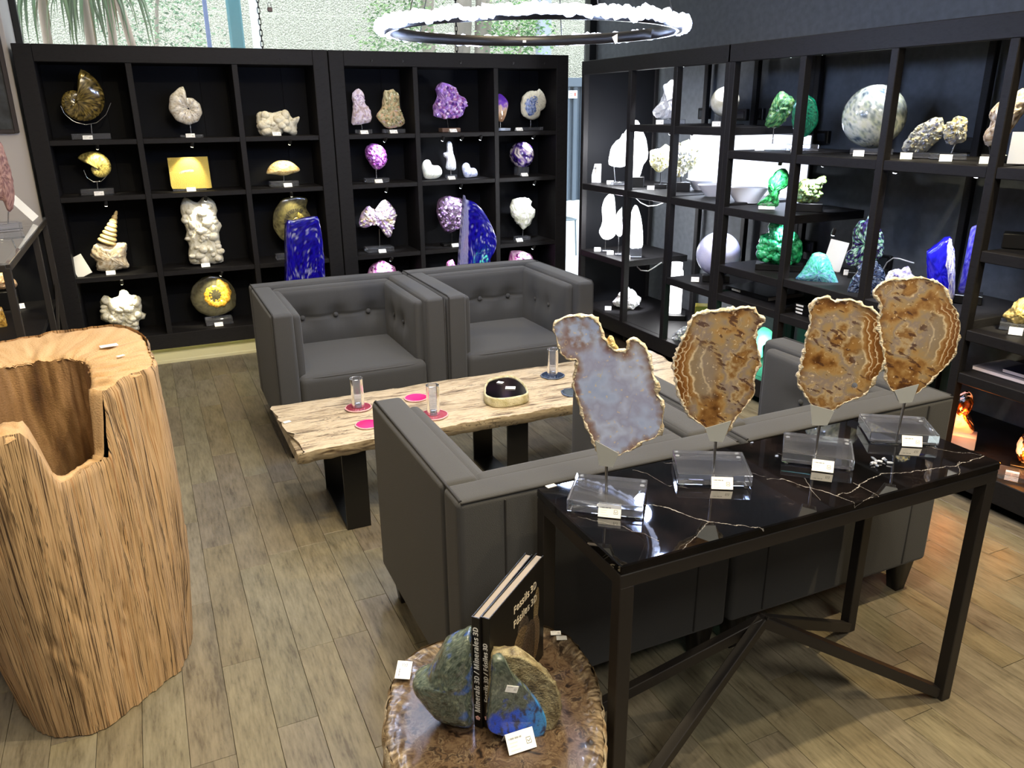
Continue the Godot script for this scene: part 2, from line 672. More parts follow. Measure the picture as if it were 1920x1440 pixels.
# ------------------------------------------------------------------ materials
func materials() -> void:
	var grit := noise_tex(0.03, [])
	var fine := noise_tex(0.09, [])
	var speck := noise_tex(0.045, [Color(0.66, 0.66, 0.66), Color(0.92, 0.92, 0.92), Color(1, 1, 1), Color(0.85, 0.85, 0.85)])
	# stones carry their colour in the vertices
	for k in [["stone", 0.5, 0.25], ["gloss", 0.14, 0.0], ["matte", 0.85, 0.12]]:
		var m := mat(Color.WHITE, k[1])
		m.vertex_color_use_as_albedo = true
		m.albedo_texture = speck
		m.uv1_triplanar = true
		m.uv1_scale = Vector3(9, 9, 9)
		if k[2] > 0:
			m.heightmap_enabled = true
			m.heightmap_texture = grit
			m.heightmap_scale = k[2]
			m.uv1_triplanar = true
			m.uv1_scale = Vector3(9, 9, 9)
		if k[0] == "gloss":
			m.clearcoat_enabled = true
			m.clearcoat = 0.6
			m.clearcoat_roughness = 0.08
		M[k[0]] = m
	# black oiled shelving
	M.shelf = mat(Color(0.10, 0.096, 0.1), 0.6)
	M.shelf.metallic_specular = 0.3
	M.shelf.albedo_texture = noise_tex(0.015, [Color(0.72, 0.7, 0.72), Color(1, 1, 1), Color(0.85, 0.82, 0.8)])
	M.shelf.uv1_triplanar = true
	M.shelf.uv1_scale = Vector3(2.3, 9, 2.3)
	M.shelf_back = mat(Color(0.055, 0.058, 0.07), 0.7)
	M.shelf_back.metallic_specular = 0.25
	M.steel = mat(Color(0.72, 0.72, 0.72), 0.22, 1.0)
	M.chrome = mat(Color(0.82, 0.84, 0.84), 0.28, 0.55)
	M.black_steel = mat(Color(0.15, 0.135, 0.125), 0.5, 0.2)
	M.black_plastic = mat(Color(0.04, 0.04, 0.042), 0.35)
	M.white_paint = mat(Color(0.9, 0.9, 0.88), 0.5)
	M.base_wood = mat(Color(0.42, 0.33, 0.28), 0.6)
	M.wire = mat(Color(0.12, 0.12, 0.12), 0.5)
	M.white_wire = mat(Color(0.75, 0.75, 0.75), 0.5)
	var ac := mat(Color(0.93, 0.95, 1.0, 0.04), 0.02)
	ac.refraction_enabled = true
	ac.refraction_scale = 0.049
	M.acrylic = ac
	var gl := mat(Color(0.96, 0.98, 0.97, 0.06), 0.02)
	gl.transparency = BaseMaterial3D.TRANSPARENCY_ALPHA
	M.pane = gl
	# upholstery
	var cl := mat(Color(0.232, 0.237, 0.245), 0.9)
	cl.albedo_texture = noise_tex(0.2, [Color(0.82, 0.82, 0.82), Color(1, 1, 1)])
	cl.uv1_triplanar = true
	cl.uv1_scale = Vector3(6, 6, 6)
	cl.rim_enabled = true
	cl.rim = 0.35
	cl.rim_tint = 0.4
	cl.heightmap_enabled = true
	cl.heightmap_texture = fine
	cl.heightmap_scale = 0.05
	M.cloth = cl
	M.cloth_dark = mat(Color(0.12, 0.12, 0.125), 0.85)
	M.dark_wood = mat(Color(0.055, 0.045, 0.04), 0.4)
	# printed cards
	var im := Image.create(128, 72, false, Image.FORMAT_RGB8)
	im.fill(Color(0.95, 0.955, 0.95))
	for x in range(12, 70):
		if (x / 3) % 7 != 5:
			for y in range(14, 20):
				if (x * 7 + y * 5) % 4 != 0:
					im.set_pixel(x, y, Color(0.42, 0.45, 0.48))
	for r in [[30, 36], [42, 32], [56, 44]]:
		for x in range(12, 12 + r[1]):
			for y in range(r[0], r[0] + 4):
				if (x * 5 + y * 3) % 3 != 0:
					im.set_pixel(x, y, Color(0.78, 0.8, 0.81))
	for k in 22: # the small square emblem with its check-like mark
		for w in 2:
			for q in [Vector2i(88 + k, 26 + w), Vector2i(88 + w, 26 + k), Vector2i(88 + k, 47 + w)] + ([Vector2i(109 + w, 26 + k)] if k > 9 else []):
				im.set_pixelv(q, Color(0.3, 0.32, 0.33))
	for k in 18:
		var y := 34 + k if k < 7 else 47 - k
		for w in 3:
			im.set_pixel(92 + k, clampi(y + w, 22, 46), Color(0.25, 0.27, 0.28))
	M.card = mat(Color.WHITE, 0.55)
	M.card.albedo_texture = ImageTexture.create_from_image(im)
	M.paper = mat(Color(0.9, 0.9, 0.88), 0.7)
	# crystals that carry a lamp inside
	M.plaster = mat(Color(0.70, 0.68, 0.665), 0.85)
	M.dark_wall = mat(Color(0.31, 0.325, 0.345), 0.8)
	M.dark_wall.albedo_texture = noise_tex(0.02, [Color(0.85, 0.85, 0.85), Color(1, 1, 1)])
	M.dark_wall.uv1_triplanar = true
	M.dark_wall.uv1_scale = Vector3(1.5, 1.5, 1.5)


# ------------------------------------------------------------------ the room
func room() -> void:
	var b := MB.new()
	var oak := wood_image(512, 512, [Color(0.33, 0.305, 0.255), Color(0.405, 0.38, 0.325), Color(0.445, 0.42, 0.36), Color(0.475, 0.45, 0.39), Color(0.50, 0.475, 0.41)], 9.0, 0.6, 0.2, 2.0)
	var oak_tex := ImageTexture.create_from_image(oak)
	var oaks := []
	for k in 6:
		var m := mat(Color(1, 1, 1) * [1.0, 0.95, 0.97, 1.02, 0.92, 0.98][k] * 0.98, 0.42)
		m.albedo_color = m.albedo_color * Color(1, [1.0, 0.99, 0.985, 1.0, 0.99, 1.01][k], [1.0, 0.97, 0.93, 0.96, 1.0, 0.98][k])
		m.albedo_color.a = 1
		m.albedo_texture = oak_tex
		m.heightmap_enabled = true
		m.heightmap_texture = oak_tex
		m.heightmap_scale = 0.06
		oaks.append(m)
	b.span(Vector3(-2.0, -0.12, -6.6), Vector3(3.8, -0.006, 2.6))
	var under := mat(Color(0.36, 0.33, 0.28), 0.5)
	under.albedo_texture = oak_tex
	under.uv1_scale = Vector3(0.6, 2, 1)
	var floor_node := struct("floor", b, under)
	var x := -0.80
	var col := 0
	while x < 3.1:
		var z := -5.76 + fmod(col * 0.37, 0.55) - 0.5
		while z < -0.75:
			var l: float = [0.52, 0.78, 0.64, 0.9][rng.randi() % 4]
			var z0 := maxf(z, -5.77)
			var z1 := minf(z + l, -0.7)
			z += l
			if z1 - z0 < 0.03:
				continue
			var lines_up := x > 1.5 and z1 < -3.8 # behind the armchairs nothing of the floor shows
			if lines_up:
				continue
			var pb := MB.new()
			var u := rng.randf()
			var w := rng.randf()
			var t := Transform3D(Basis(), Vector3(x + 0.058, -0.006, (z0 + z1) * 0.5))
			pb.box(t, Vector3(0.1148, 0.012, z1 - z0 - 0.0016), 0.0008)
			for i in pb.v.size():
				pb.uv[i] = Vector2(u + pb.v[i].z * 0.75, w + pb.v[i].x * 1.6)
			part("plank", pb, oaks[rng.randi() % 6], floor_node)
		x += 0.116
		col += 1
	# pale step under the window shelves
	b = MB.new()
	b.span(Vector3(-0.62, -0.02, -6.5), Vector3(3.72, 0.02, -5.78), 0.003)
	struct("trim_1", b, mat(Color(0.80, 0.78, 0.62), 0.6))
	b = MB.new()
	b.span(Vector3(3.8, -0.1, -6.7), Vector3(3.95, 3.7, 2.75))
	struct("wall_right", b, M.dark_wall)
	b = MB.new()
	b.span(Vector3(-2.15, -0.1, -6.7), Vector3(-2.0, 3.7, 2.75))
	struct("wall_left", b, M.plaster)
	b = MB.new()
	b.span(Vector3(-2.0, -0.1, -6.7), Vector3(-0.62, 3.7, -6.0), 0.004)
	struct("wall_back", b, M.plaster)
	b = MB.new()
	b.span(Vector3(-2.0, -0.1, 2.6), Vector3(3.8, 3.7, 2.75))
	struct("wall_front", b, M.plaster)
	b = MB.new()
	b.span(Vector3(-2.15, 3.7, -6.7), Vector3(3.95, 3.85, 2.75))
	struct("ceiling", b, mat(Color(0.42, 0.42, 0.43), 0.9))
	b = MB.new()
	b.span(Vector3(-0.62, 3.2, -6.66), Vector3(3.8, 3.7, -6.5))
	struct("trim_2", b, M.plaster)
	# shop window
	b = MB.new()
	b.span(Vector3(-0.62, 0.0, -6.6), Vector3(-0.58, 3.2, -6.52), 0.004)
	b.span(Vector3(3.73, 0.0, -6.6), Vector3(3.8, 3.2, -6.5), 0.004)
	b.span(Vector3(-0.58, 3.12, -6.6), Vector3(3.73, 3.2, -6.52), 0.004)
	b.span(Vector3(-0.58, 0.0, -6.6), Vector3(3.73, 0.05, -6.52), 0.004)
	var win := struct("window_1", b, mat(Color(0.10, 0.11, 0.12), 0.4, 0.4))
	b = MB.new()
	b.span(Vector3(-0.58, 0.05, -6.566), Vector3(3.73, 3.12, -6.56))
	part("pane", b, M.pane, win)
	# two chains in front of the glass, and the padlock on one of them
	for k in 2:
		var px: float = [487.0, 855.0][k]
		var top := on_z(px, 40, -6.25)
		var bm := MB.new()
		var y := 3.2
		var n := 0
		while y > 2.02:
			var a := PI * 0.5 * (n % 2)
			var dx := Vector3(cos(a), 0, sin(a)) * 0.009
			bm.tube([Vector3(top.x, y, top.z) + dx, Vector3(top.x, y - 0.012, top.z) + dx * 0.9, Vector3(top.x, y - 0.026, top.z) + dx, Vector3(top.x, y - 0.036, top.z) + dx * 0.5, Vector3(top.x, y - 0.036, top.z) - dx * 0.5,
				Vector3(top.x, y - 0.026, top.z) - dx, Vector3(top.x, y - 0.012, top.z) - dx * 0.9, Vector3(top.x, y, top.z) - dx, Vector3(top.x, y + 0.009, top.z) - dx * 0.5, Vector3(top.x, y + 0.009, top.z) + dx * 0.5], 0.0032, 5, true)
			y -= 0.036
			n += 1
		single("chain", ["dark iron chain hanging behind the shelf of ammonites", "dark iron chain hanging behind the shelf of amethysts"][k], "chain", bm, black_metal(), Transform3D(), "hanging chains")
	var pl := on_z(506, 18, -6.553)
	var o := thing("padlock", "small padlock hanging at the shop window beside the chain", "padlock", pl)
	b = MB.new()
	b.at(Vector3.ZERO, Vector3(0.036, 0.032, 0.012), 0.004)
	part("body", b, mat(Color(0.35, 0.3, 0.3), 0.4, 0.7), o)
	b = MB.new()
	b.tube([Vector3(-0.012, 0.012, 0), Vector3(-0.012, 0.035, 0), Vector3(-0.007, 0.048, 0), Vector3(0.003, 0.05, 0), Vector3(0.011, 0.04, 0), Vector3(0.012, 0.012, 0)], 0.003, 6)
	part("shackle", b, M.steel, o)
	# framed picture on the pale wall by the window
	var f := on_z(36, 249, -5.985)
	o = thing("framed_picture", "dark framed grey picture on the pale wall left of the shelves", "picture", Vector3(f.x - 0.3, f.y + 0.45, -5.985))
	b = MB.new()
	b.at(Vector3(-0.29, 0, 0), Vector3(0.025, 0.9, 0.03), 0.003)
	b.at(Vector3(0.29, 0, 0), Vector3(0.025, 0.9, 0.03), 0.003)
	b.at(Vector3(0, 0.44, 0), Vector3(0.56, 0.025, 0.03), 0.003)
	b.at(Vector3(0, -0.44, 0), Vector3(0.56, 0.025, 0.03), 0.003)
	part("frame", b, mat(Color(0.17, 0.14, 0.14), 0.5), o)
	b = MB.new()
	b.at(Vector3(0, 0, -0.006), Vector3(0.56, 0.86, 0.008))
	var gm := mat(Color(0.36, 0.37, 0.38), 0.3)
	gm.albedo_texture = noise_tex(0.012, [Color(0.4, 0.42, 0.42), Color(0.75, 0.77, 0.78), Color(0.5, 0.5, 0.5)])
	part("print", b, gm, o)


func leaf_cloud(called: String, label: String, center: Vector3, size: Vector3, count: int, leaf: float, cols: Array, trunks: Array) -> void:
	var o := thing(called, label, "tree", Vector3(center.x, -0.06, center.z))
	for k in trunks:
		var b := MB.new()
		var pts := []
		var rad := []
		for i in 9:
			var t := i / 8.0
			pts.append((k[0] as Vector3).lerp(k[1], t) - o.position + Vector3(nz.get_noise_2d(i * 0.7, k[2] * 50), 0, nz.get_noise_2d(i * 0.7, 9 + k[2] * 50)) * 0.12)
			rad.append(k[2] * (1.0 - 0.35 * t) * (1.0 + 0.18 * nz.get_noise_2d(i * 1.9, k[2] * 9)))
		b.tube(pts, rad, 12)
		paint(b, 0, hx(["5c554c", "8b8274", "a79d8d"]), 6.0, k[2], 1.2, Vector3(1, 0.3, 1))
		part("trunk", b, M.matte, o)
	var m := MultiMesh.new()
	m.transform_format = MultiMesh.TRANSFORM_3D
	m.use_colors = true
	var lb := MB.new()
	lb.quad(Vector3(0, 0, 0), Vector3(0.5, 0.06, -0.22), Vector3(1, 0, 0), Vector3(0.55, 0.0, 0.0))
	lb.quad(Vector3(0, 0, 0), Vector3(0.55, 0.0, 0.0), Vector3(1, 0, 0), Vector3(0.5, 0.06, 0.22))
	var lm := mat(Color.WHITE, 0.5)
	lm.vertex_color_use_as_albedo = true
	lm.cull_mode = BaseMaterial3D.CULL_DISABLED
	lm.backlight_enabled = true
	lm.backlight = Color(0.4, 0.5, 0.25)
	m.mesh = lb.commit(lm)
	m.instance_count = count
	for i in count:
		var cl := Vector3(rng.randf_range(-1, 1), rng.randf_range(-1, 1), rng.randf_range(-1, 1))
		if nz.get_noise_3dv(cl * 2.3 + center) < -0.12 or cl.length() > 1.15:
			cl *= 0.6
		var p := cl * size * 0.5
		var q := Basis.from_euler(Vector3(rng.randf_range(-1.2, 0.6), rng.randf() * TAU, rng.randf_range(-0.8, 0.8))).scaled(Vector3.ONE * leaf * rng.randf_range(0.6, 1.2))
		m.set_instance_transform(i, Transform3D(q, p + Vector3(0, center.y + 0.06, 0)))
		var c: Color = cols[rng.randi() % cols.size()]
		m.set_instance_color(i, c.srgb_to_linear() * rng.randf_range(0.8, 1.15))
	var mi := MultiMeshInstance3D.new()
	mi.name = "foliage"
	mi.multimesh = m
	mi.set_meta("kind", "stuff")
	o.add_child(mi)


func outdoors() -> void:
	var b := MB.new()
	b.span(Vector3(-14, -0.3, -40), Vector3(24, -0.06, -6.75))
	struct("ground", b, mat(Color(0.80, 0.82, 0.82), 0.8))
	b = MB.new()
	b.span(Vector3(-16, -0.06, -14.6), Vector3(24, 8, -14.2))
	var st := mat(Color(0.9, 0.9, 0.84), 0.9)
	st.heightmap_enabled = true
	st.heightmap_texture = noise_tex(0.05, [])
	st.heightmap_scale = 14.0
	st.albedo_texture = noise_tex(0.06, [Color(0.62, 0.62, 0.56), Color(1, 1, 0.97), Color(1, 1, 1)])
	st.uv1_triplanar = true
	st.uv1_scale = Vector3(1.1, 1.1, 1.1)
	struct("wall_street", b, st)
	# grey roller shutter with its notice
	var s0 := on_z(1064, 146, -14.15)
	b = MB.new()
	var n := 0
	var x := s0.x - 1.6
	while x < s0.x + 3.0:
		b.span(Vector3(x, -0.06, -14.17), Vector3(x + 0.09, s0.y - 0.14, -14.12 + 0.05), 0.012)
		x += 0.17
	b.span(Vector3(s0.x - 1.65, -0.06, -14.19), Vector3(s0.x + 3.0, s0.y - 0.1, -14.14))
	b.span(Vector3(s0.x - 1.65, s0.y - 0.16, -14.19), Vector3(s0.x + 3.0, s0.y, -14.0), 0.01)
	single("shutter_gate", "grey ribbed metal shutter across the street", "gate", b, mat(Color(0.30, 0.35, 0.40), 0.6))
	var sg := on_z(1074, 177, -14.05)
	var o := thing("notice_plate", "small white notice with a red mark on the grey shutter", "sign", sg)
	b = MB.new()
	b.at(Vector3.ZERO, Vector3(0.19, 0.14, 0.01), 0.001)
	part("plate", b, M.white_paint, o)
	b = MB.new()
	b.at(Vector3(0.045, 0.0, 0.006), Vector3(0.04, 0.06, 0.004))
	part("mark", b, mat(Color(0.85, 0.4, 0.35), 0.6), o)
	b = MB.new()
	b.at(Vector3(-0.035, 0.012, 0.006), Vector3(0.06, 0.012, 0.004))
	b.at(Vector3(-0.035, -0.02, 0.006), Vector3(0.06, 0.012, 0.004))
	part("lettering", b, mat(Color(0.5, 0.5, 0.5), 0.6), o)
	# parked car seen through the gap between the shelves
	car()
	# posts
	for a in [[443.0, 26.0, -8.6, "2f7078", "green blue painted steel post outside the window", 0.0], [390.0, 8.0, -9.6, "4c5f86", "thin blue grey pole outside the window", 0.0], [480.0, 15.0, -9.2, "d8e2e2", "pale grey post outside the window", 0.0], [1019.0, 24.0, -12.4, "9098a4", "wide grey blue pillar beside the trees across the street", 0.0]]:
		var p := on_z(a[0], 60, a[2])
		var w: float = absf(on_z(a[0] + a[1], 60, a[2]).x - p.x)
		b = MB.new()
		b.span(Vector3(p.x - w * 0.5, -0.06, p.z - w * 0.35), Vector3(p.x + w * 0.5, 4.2, p.z + w * 0.35), w * 0.12)
		single("street_post", a[4], "post", b, mat(Color.html(a[3]), 0.6))
	# palm-like plant hanging its leaves over the left of the window
	var pc := on_z(165, -60, -7.7)
	o = thing("dracaena", "tall plant with long drooping green leaves outside the window", "plant", Vector3(pc.x, -0.06, pc.z))
	for k in 4:
		b = MB.new()
		var t0 := on_z([95.0, 175.0, 215.0, 255.0][k], 110, -7.7 - k * 0.1)
		var t1 := on_z([70.0, 150.0, 200.0, 210.0][k], -40, -7.7 - k * 0.1)
		var dir := (t1 - t0).normalized()
		b.tube([t0 - dir * 1.9 - o.position, t0 - o.position, t1 - o.position, t1 + dir * 0.6 - o.position], [0.05, 0.035, 0.03, 0.02], 8)
		part("stem", b, mat(Color(0.62, 0.55, 0.48), 0.8), o)
	var greens := [mat(Color(0.25, 0.4, 0.2), 0.45), mat(Color(0.38, 0.5, 0.3), 0.45), mat(Color(0.5, 0.42, 0.28), 0.6)]
	for g in greens:
		g.backlight_enabled = true
		g.backlight = Color(0.35, 0.42, 0.25)
	for k in 72:
		var c := on_z([90.0, 165.0, 200.0, 150.0][k % 4], [-55.0, -45.0, -60.0, -90.0][k % 4], -7.7 + 0.1 * (k % 3)) - o.position
		var a := rng.randf() * TAU
		var out := Vector3(cos(a), 0, sin(a))
		var l := rng.randf_range(0.45, 0.75)
		var w := rng.randf_range(0.012, 0.022)
		var side := out.cross(Vector3.UP)
		var rings := []
		for i in 8:
			var t := i / 7.0
			var p := c + out * l * (0.75 * sin(t * 1.5)) * 0.8 + Vector3.UP * l * (0.28 * t - 1.15 * t * t)
			var hw := w * (1.0 - pow(t, 3.0)) + 0.0006
			rings.append(PackedVector3Array([p - side * hw, p - Vector3.UP * 0.003, p + side * hw, p + Vector3.UP * 0.002]))
		b = MB.new()
		b.skin(rings)
		part("leaf", b, greens[0 if k % 3 else 1] if k % 9 else greens[2], o)
	var c1 := on_z(300, 42, -10.4)
	leaf_cloud("street_tree", "light green feathery tree behind the long drooping leaves", c1, Vector3(1.5, 0.8, 1.0), 900, 0.06, hx(["5a7a5c", "7a9a74", "3f6448", "8ca888"]), [[c1 + Vector3(-0.35, -2.8, 0), c1 + Vector3(0.1, 0.6, 0), 0.03]])
	var c2 := on_z(738, 40, -11.2)
	var tr := []
	for px in [800.0, 862.0, 900.0]:
		var q := on_z(px, 60, -11.5)
		tr.append([Vector3(q.x, -0.06, q.z), Vector3(q.x + 0.05, 4.6, q.z), 0.15 if px > 810 else 0.12])
	leaf_cloud("street_tree", "leafy tree with thick grey trunks behind the ring lamp", c2 + Vector3(0.1, 0.1, 0), Vector3(1.25, 1.5, 1.0), 1500, 0.075, hx(["5c8046", "7c9e60", "3e6438", "94b07a"]), tr)
	var c3 := on_z(970, 52, -11.0)
	leaf_cloud("street_tree", "bright green bush of leaves left of the grey pillar", c3, Vector3(1.1, 0.9, 0.8), 1300, 0.075, hx(["5c8a44", "76a85c", "376a3a", "9cc07c"]), [[Vector3(c3.x, -0.06, c3.z), c3, 0.04]])
	# a café chair on the pavement, mostly behind the shelves
	var fp := on_y(1070, 474, -0.05)
	o = thing("pavement_chair", "thin metal chair on the pavement outside the window", "chair", Vector3(fp.x - 0.2, -0.06, fp.z))
	var cm := mat(Color(0.45, 0.5, 0.53), 0.4, 0.6)
	b = MB.new()
	b.at(Vector3(0, 0.44, -0.05), Vector3(0.4, 0.02, 0.4), 0.006)
	part("seat", b, cm, o)
	for s in [[-1, 0.14], [1, 0.14], [-1, -0.24], [1, -0.24]]:
		b = MB.new()
		b.tube([Vector3(s[0] * 0.2, 0, s[1]), Vector3(s[0] * 0.18, 0.44, s[1])], 0.01, 8)
		part("leg", b, cm, o)
	b = MB.new()
	b.tube([Vector3(-0.18, 0.44, -0.24), Vector3(-0.17, 0.84, -0.3), Vector3(0.17, 0.84, -0.3), Vector3(0.18, 0.44, -0.24)], 0.01, 8)
	part("backrest", b, cm, o)


func car() -> void:
	var g := on_y(1078, 344, -0.06)
	var o := thing("car", "blue grey car parked in the street outside", "car", Vector3(g.x - 1.1, -0.06, g.z - 0.9))
	var body := MB.new()
	var rings := []
	for i in 13:
		var t := i / 12.0
		var x := lerpf(-2.1, 2.1, t)
		var top := 0.86 - 0.14 * smoothstep(0.7, 1.0, t) - 0.08 * smoothstep(0.2, 0.0, t)
		var hw := 0.86 - 0.16 * pow(absf(t * 2 - 1), 4)
		var low := 0.28 + 0.14 * pow(absf(t * 2 - 1), 6)
		var ring := PackedVector3Array()
		for k in 20:
			var a := TAU * k / 20
			ring.append(Vector3(x, (top + low) * 0.5 + (top - low) * 0.5 * signf(sin(a)) * pow(absf(sin(a)), 0.35), hw * signf(cos(a)) * pow(absf(cos(a)), 0.35)))
		rings.append(ring)
	body.skin(rings)
	var paint_m := mat(Color(0.52, 0.57, 0.62), 0.25, 0.2)
	part("body", body, paint_m, o)
	var cab := MB.new()
	rings = []
	for q in [[-1.5, 1.0, 0.84, 0.8], [-1.2, 0.9, 1.15, 0.74], [-0.9, 0.7, 1.38, 0.66], [0.3, 0.7, 1.4, 0.66], [0.9, 0.85, 1.1, 0.74], [1.3, 1.0, 0.82, 0.8]]:
		var ring := PackedVector3Array()
		for k in 16:
			var a := TAU * k / 16
			ring.append(Vector3(q[0], 0.8 + maxf(sin(a), -0.05) * (q[2] - 0.8), q[3] * signf(cos(a)) * pow(absf(cos(a)), 0.4)))
		rings.append(ring)
	cab.skin(rings)
	part("cabin", cab, mat(Color(0.55, 0.68, 0.75), 0.08), o)
	for s in [[-1.3, 0.8], [1.3, 0.8], [-1.3, -0.8], [1.3, -0.8]]:
		var w := MB.new()
		w.tube([Vector3(s[0], 0.32, s[1] - 0.1), Vector3(s[0], 0.32, s[1] - 0.09), Vector3(s[0], 0.32, s[1] + 0.09), Vector3(s[0], 0.32, s[1] + 0.1)], [0.28, 0.32, 0.32, 0.28], 20)
		var wh := part("wheel", w, M.black_plastic, o)
		w = MB.new()
		w.tube([Vector3(s[0], 0.32, s[1] - 0.105), Vector3(s[0], 0.32, s[1] + 0.105)], 0.19, 16)
		part("hubcap", w, M.steel, wh)


# ------------------------------------------------------------------ shelving
const ROWS := [1.49, 1.135, 0.605, 0.163]


func back_shelves() -> void:
	for k in 2:
		var x0: float = [-0.597, 1.318][k]
		var o := thing("shelf_unit", ["black shelf unit of twelve bays holding ammonites and shells under the window", "black shelf unit of twelve bays holding amethysts and crystals under the window"][k], "shelf", Vector3(x0, 0.02, -6.0), "black shelf units under the window")
		var zf := 0.05
		var zb := -0.29
		var w := 1.908
		for e in 2:
			var b := MB.new()
			var s: float = 0.0 if e == 0 else w - 0.105
			b.span(Vector3(s, 0.0, zb), Vector3(s + 0.105, 2.037, zf), 0.003)
			part("stile", b, M.shelf, o)
		var b2 := MB.new()
		b2.span(Vector3(0.105, 1.935, zb), Vector3(w - 0.105, 2.037, zf), 0.003)
		part("top_rail", b2, M.shelf, o)
		b2 = MB.new()
		b2.span(Vector3(0.105, 0.036, zb), Vector3(w - 0.105, 0.143, zf), 0.003)
		part("bottom_rail", b2, M.shelf, o)
		b2 = MB.new()
		b2.span(Vector3(0.105, 2.0, zb), Vector3(w - 0.105, 2.03, -0.0), 0.002)
		part("top_board", b2, M.shelf, o)
		for u in [0.611, 1.26]:
			b2 = MB.new()
			b2.span(Vector3(u, 0.143, zb), Vector3(u + 0.037, 1.935, zf - 0.004), 0.002)
			part("divider", b2, M.shelf, o)
		for h in ROWS.slice(0, 3):
			for c in 3:
				b2 = MB.new()
				var xa: float = [0.105, 0.648, 1.297][c]
				var xb: float = [0.611, 1.26, w - 0.105][c]
				b2.span(Vector3(xa, h - 0.052, zb), Vector3(xb, h - 0.02, zf - 0.008), 0.002)
				part("shelf_board", b2, M.shelf, o)
		for c in 3:
			var xa: float = [0.105, 0.63, 1.28][c]
			var xb: float = [0.628, 1.278, w - 0.105][c]
			for q in 2:
				b2 = MB.new()
				var xm := lerpf(xa, xb, 0.7)
				b2.span(Vector3(xa if q == 0 else xm - 0.012, 0.1, zb - 0.012 + q * 0.006), Vector3(xm if q == 0 else xb, 1.99, zb + 0.004 + q * 0.006), 0.001)
				part("back_panel", b2, M.shelf_back, o)
		# unseen warm strip under the unit, placed to light the pale step
		var ls := thing("unseen_led_strip", ["unseen warm light strip under the ammonite shelf unit", "unseen warm light strip under the amethyst shelf unit"][k], "light strip", Vector3(x0 + w * 0.5, 0.03, -6.24), "unseen light strips under the shelves")
		b2 = MB.new()
		b2.at(Vector3(0, 0.004, 0), Vector3(w - 0.3, 0.012, 0.012), 0.002)
		part("diffuser", b2, glow(Color(1.0, 0.92, 0.6), 1.5), ls)
		var sl := AreaLight3D.new()
		sl.name = "strip_light"
		sl.transform = Transform3D(Basis(Vector3.RIGHT, 0.35) * Basis(Vector3.UP, PI), Vector3(0, 0.012, 0.02))
		sl.area_size = Vector2(w - 0.2, 0.012)
		sl.light_energy = 0.1
		sl.light_color = Color(1.0, 0.93, 0.55)
		sl.area_range = 5
		sl.shadow_enabled = true
		ls.add_child(sl)


const POSTS := [-5.49, -4.85, -4.335, -3.82, -3.262, -2.712, -2.165, -1.61, -1.06]
# bay: heights of its board tops
const BOARDS := [[1.11, 0.60], [1.55, 1.11], [1.545, 1.11, 0.585], [1.42, 1.10, 0.76, 0.583], [1.42, 0.772, 0.575], [1.42, 0.772], [1.42, 1.087, 0.75, 0.56], [1.42, 1.087, 0.75, 0.56]]


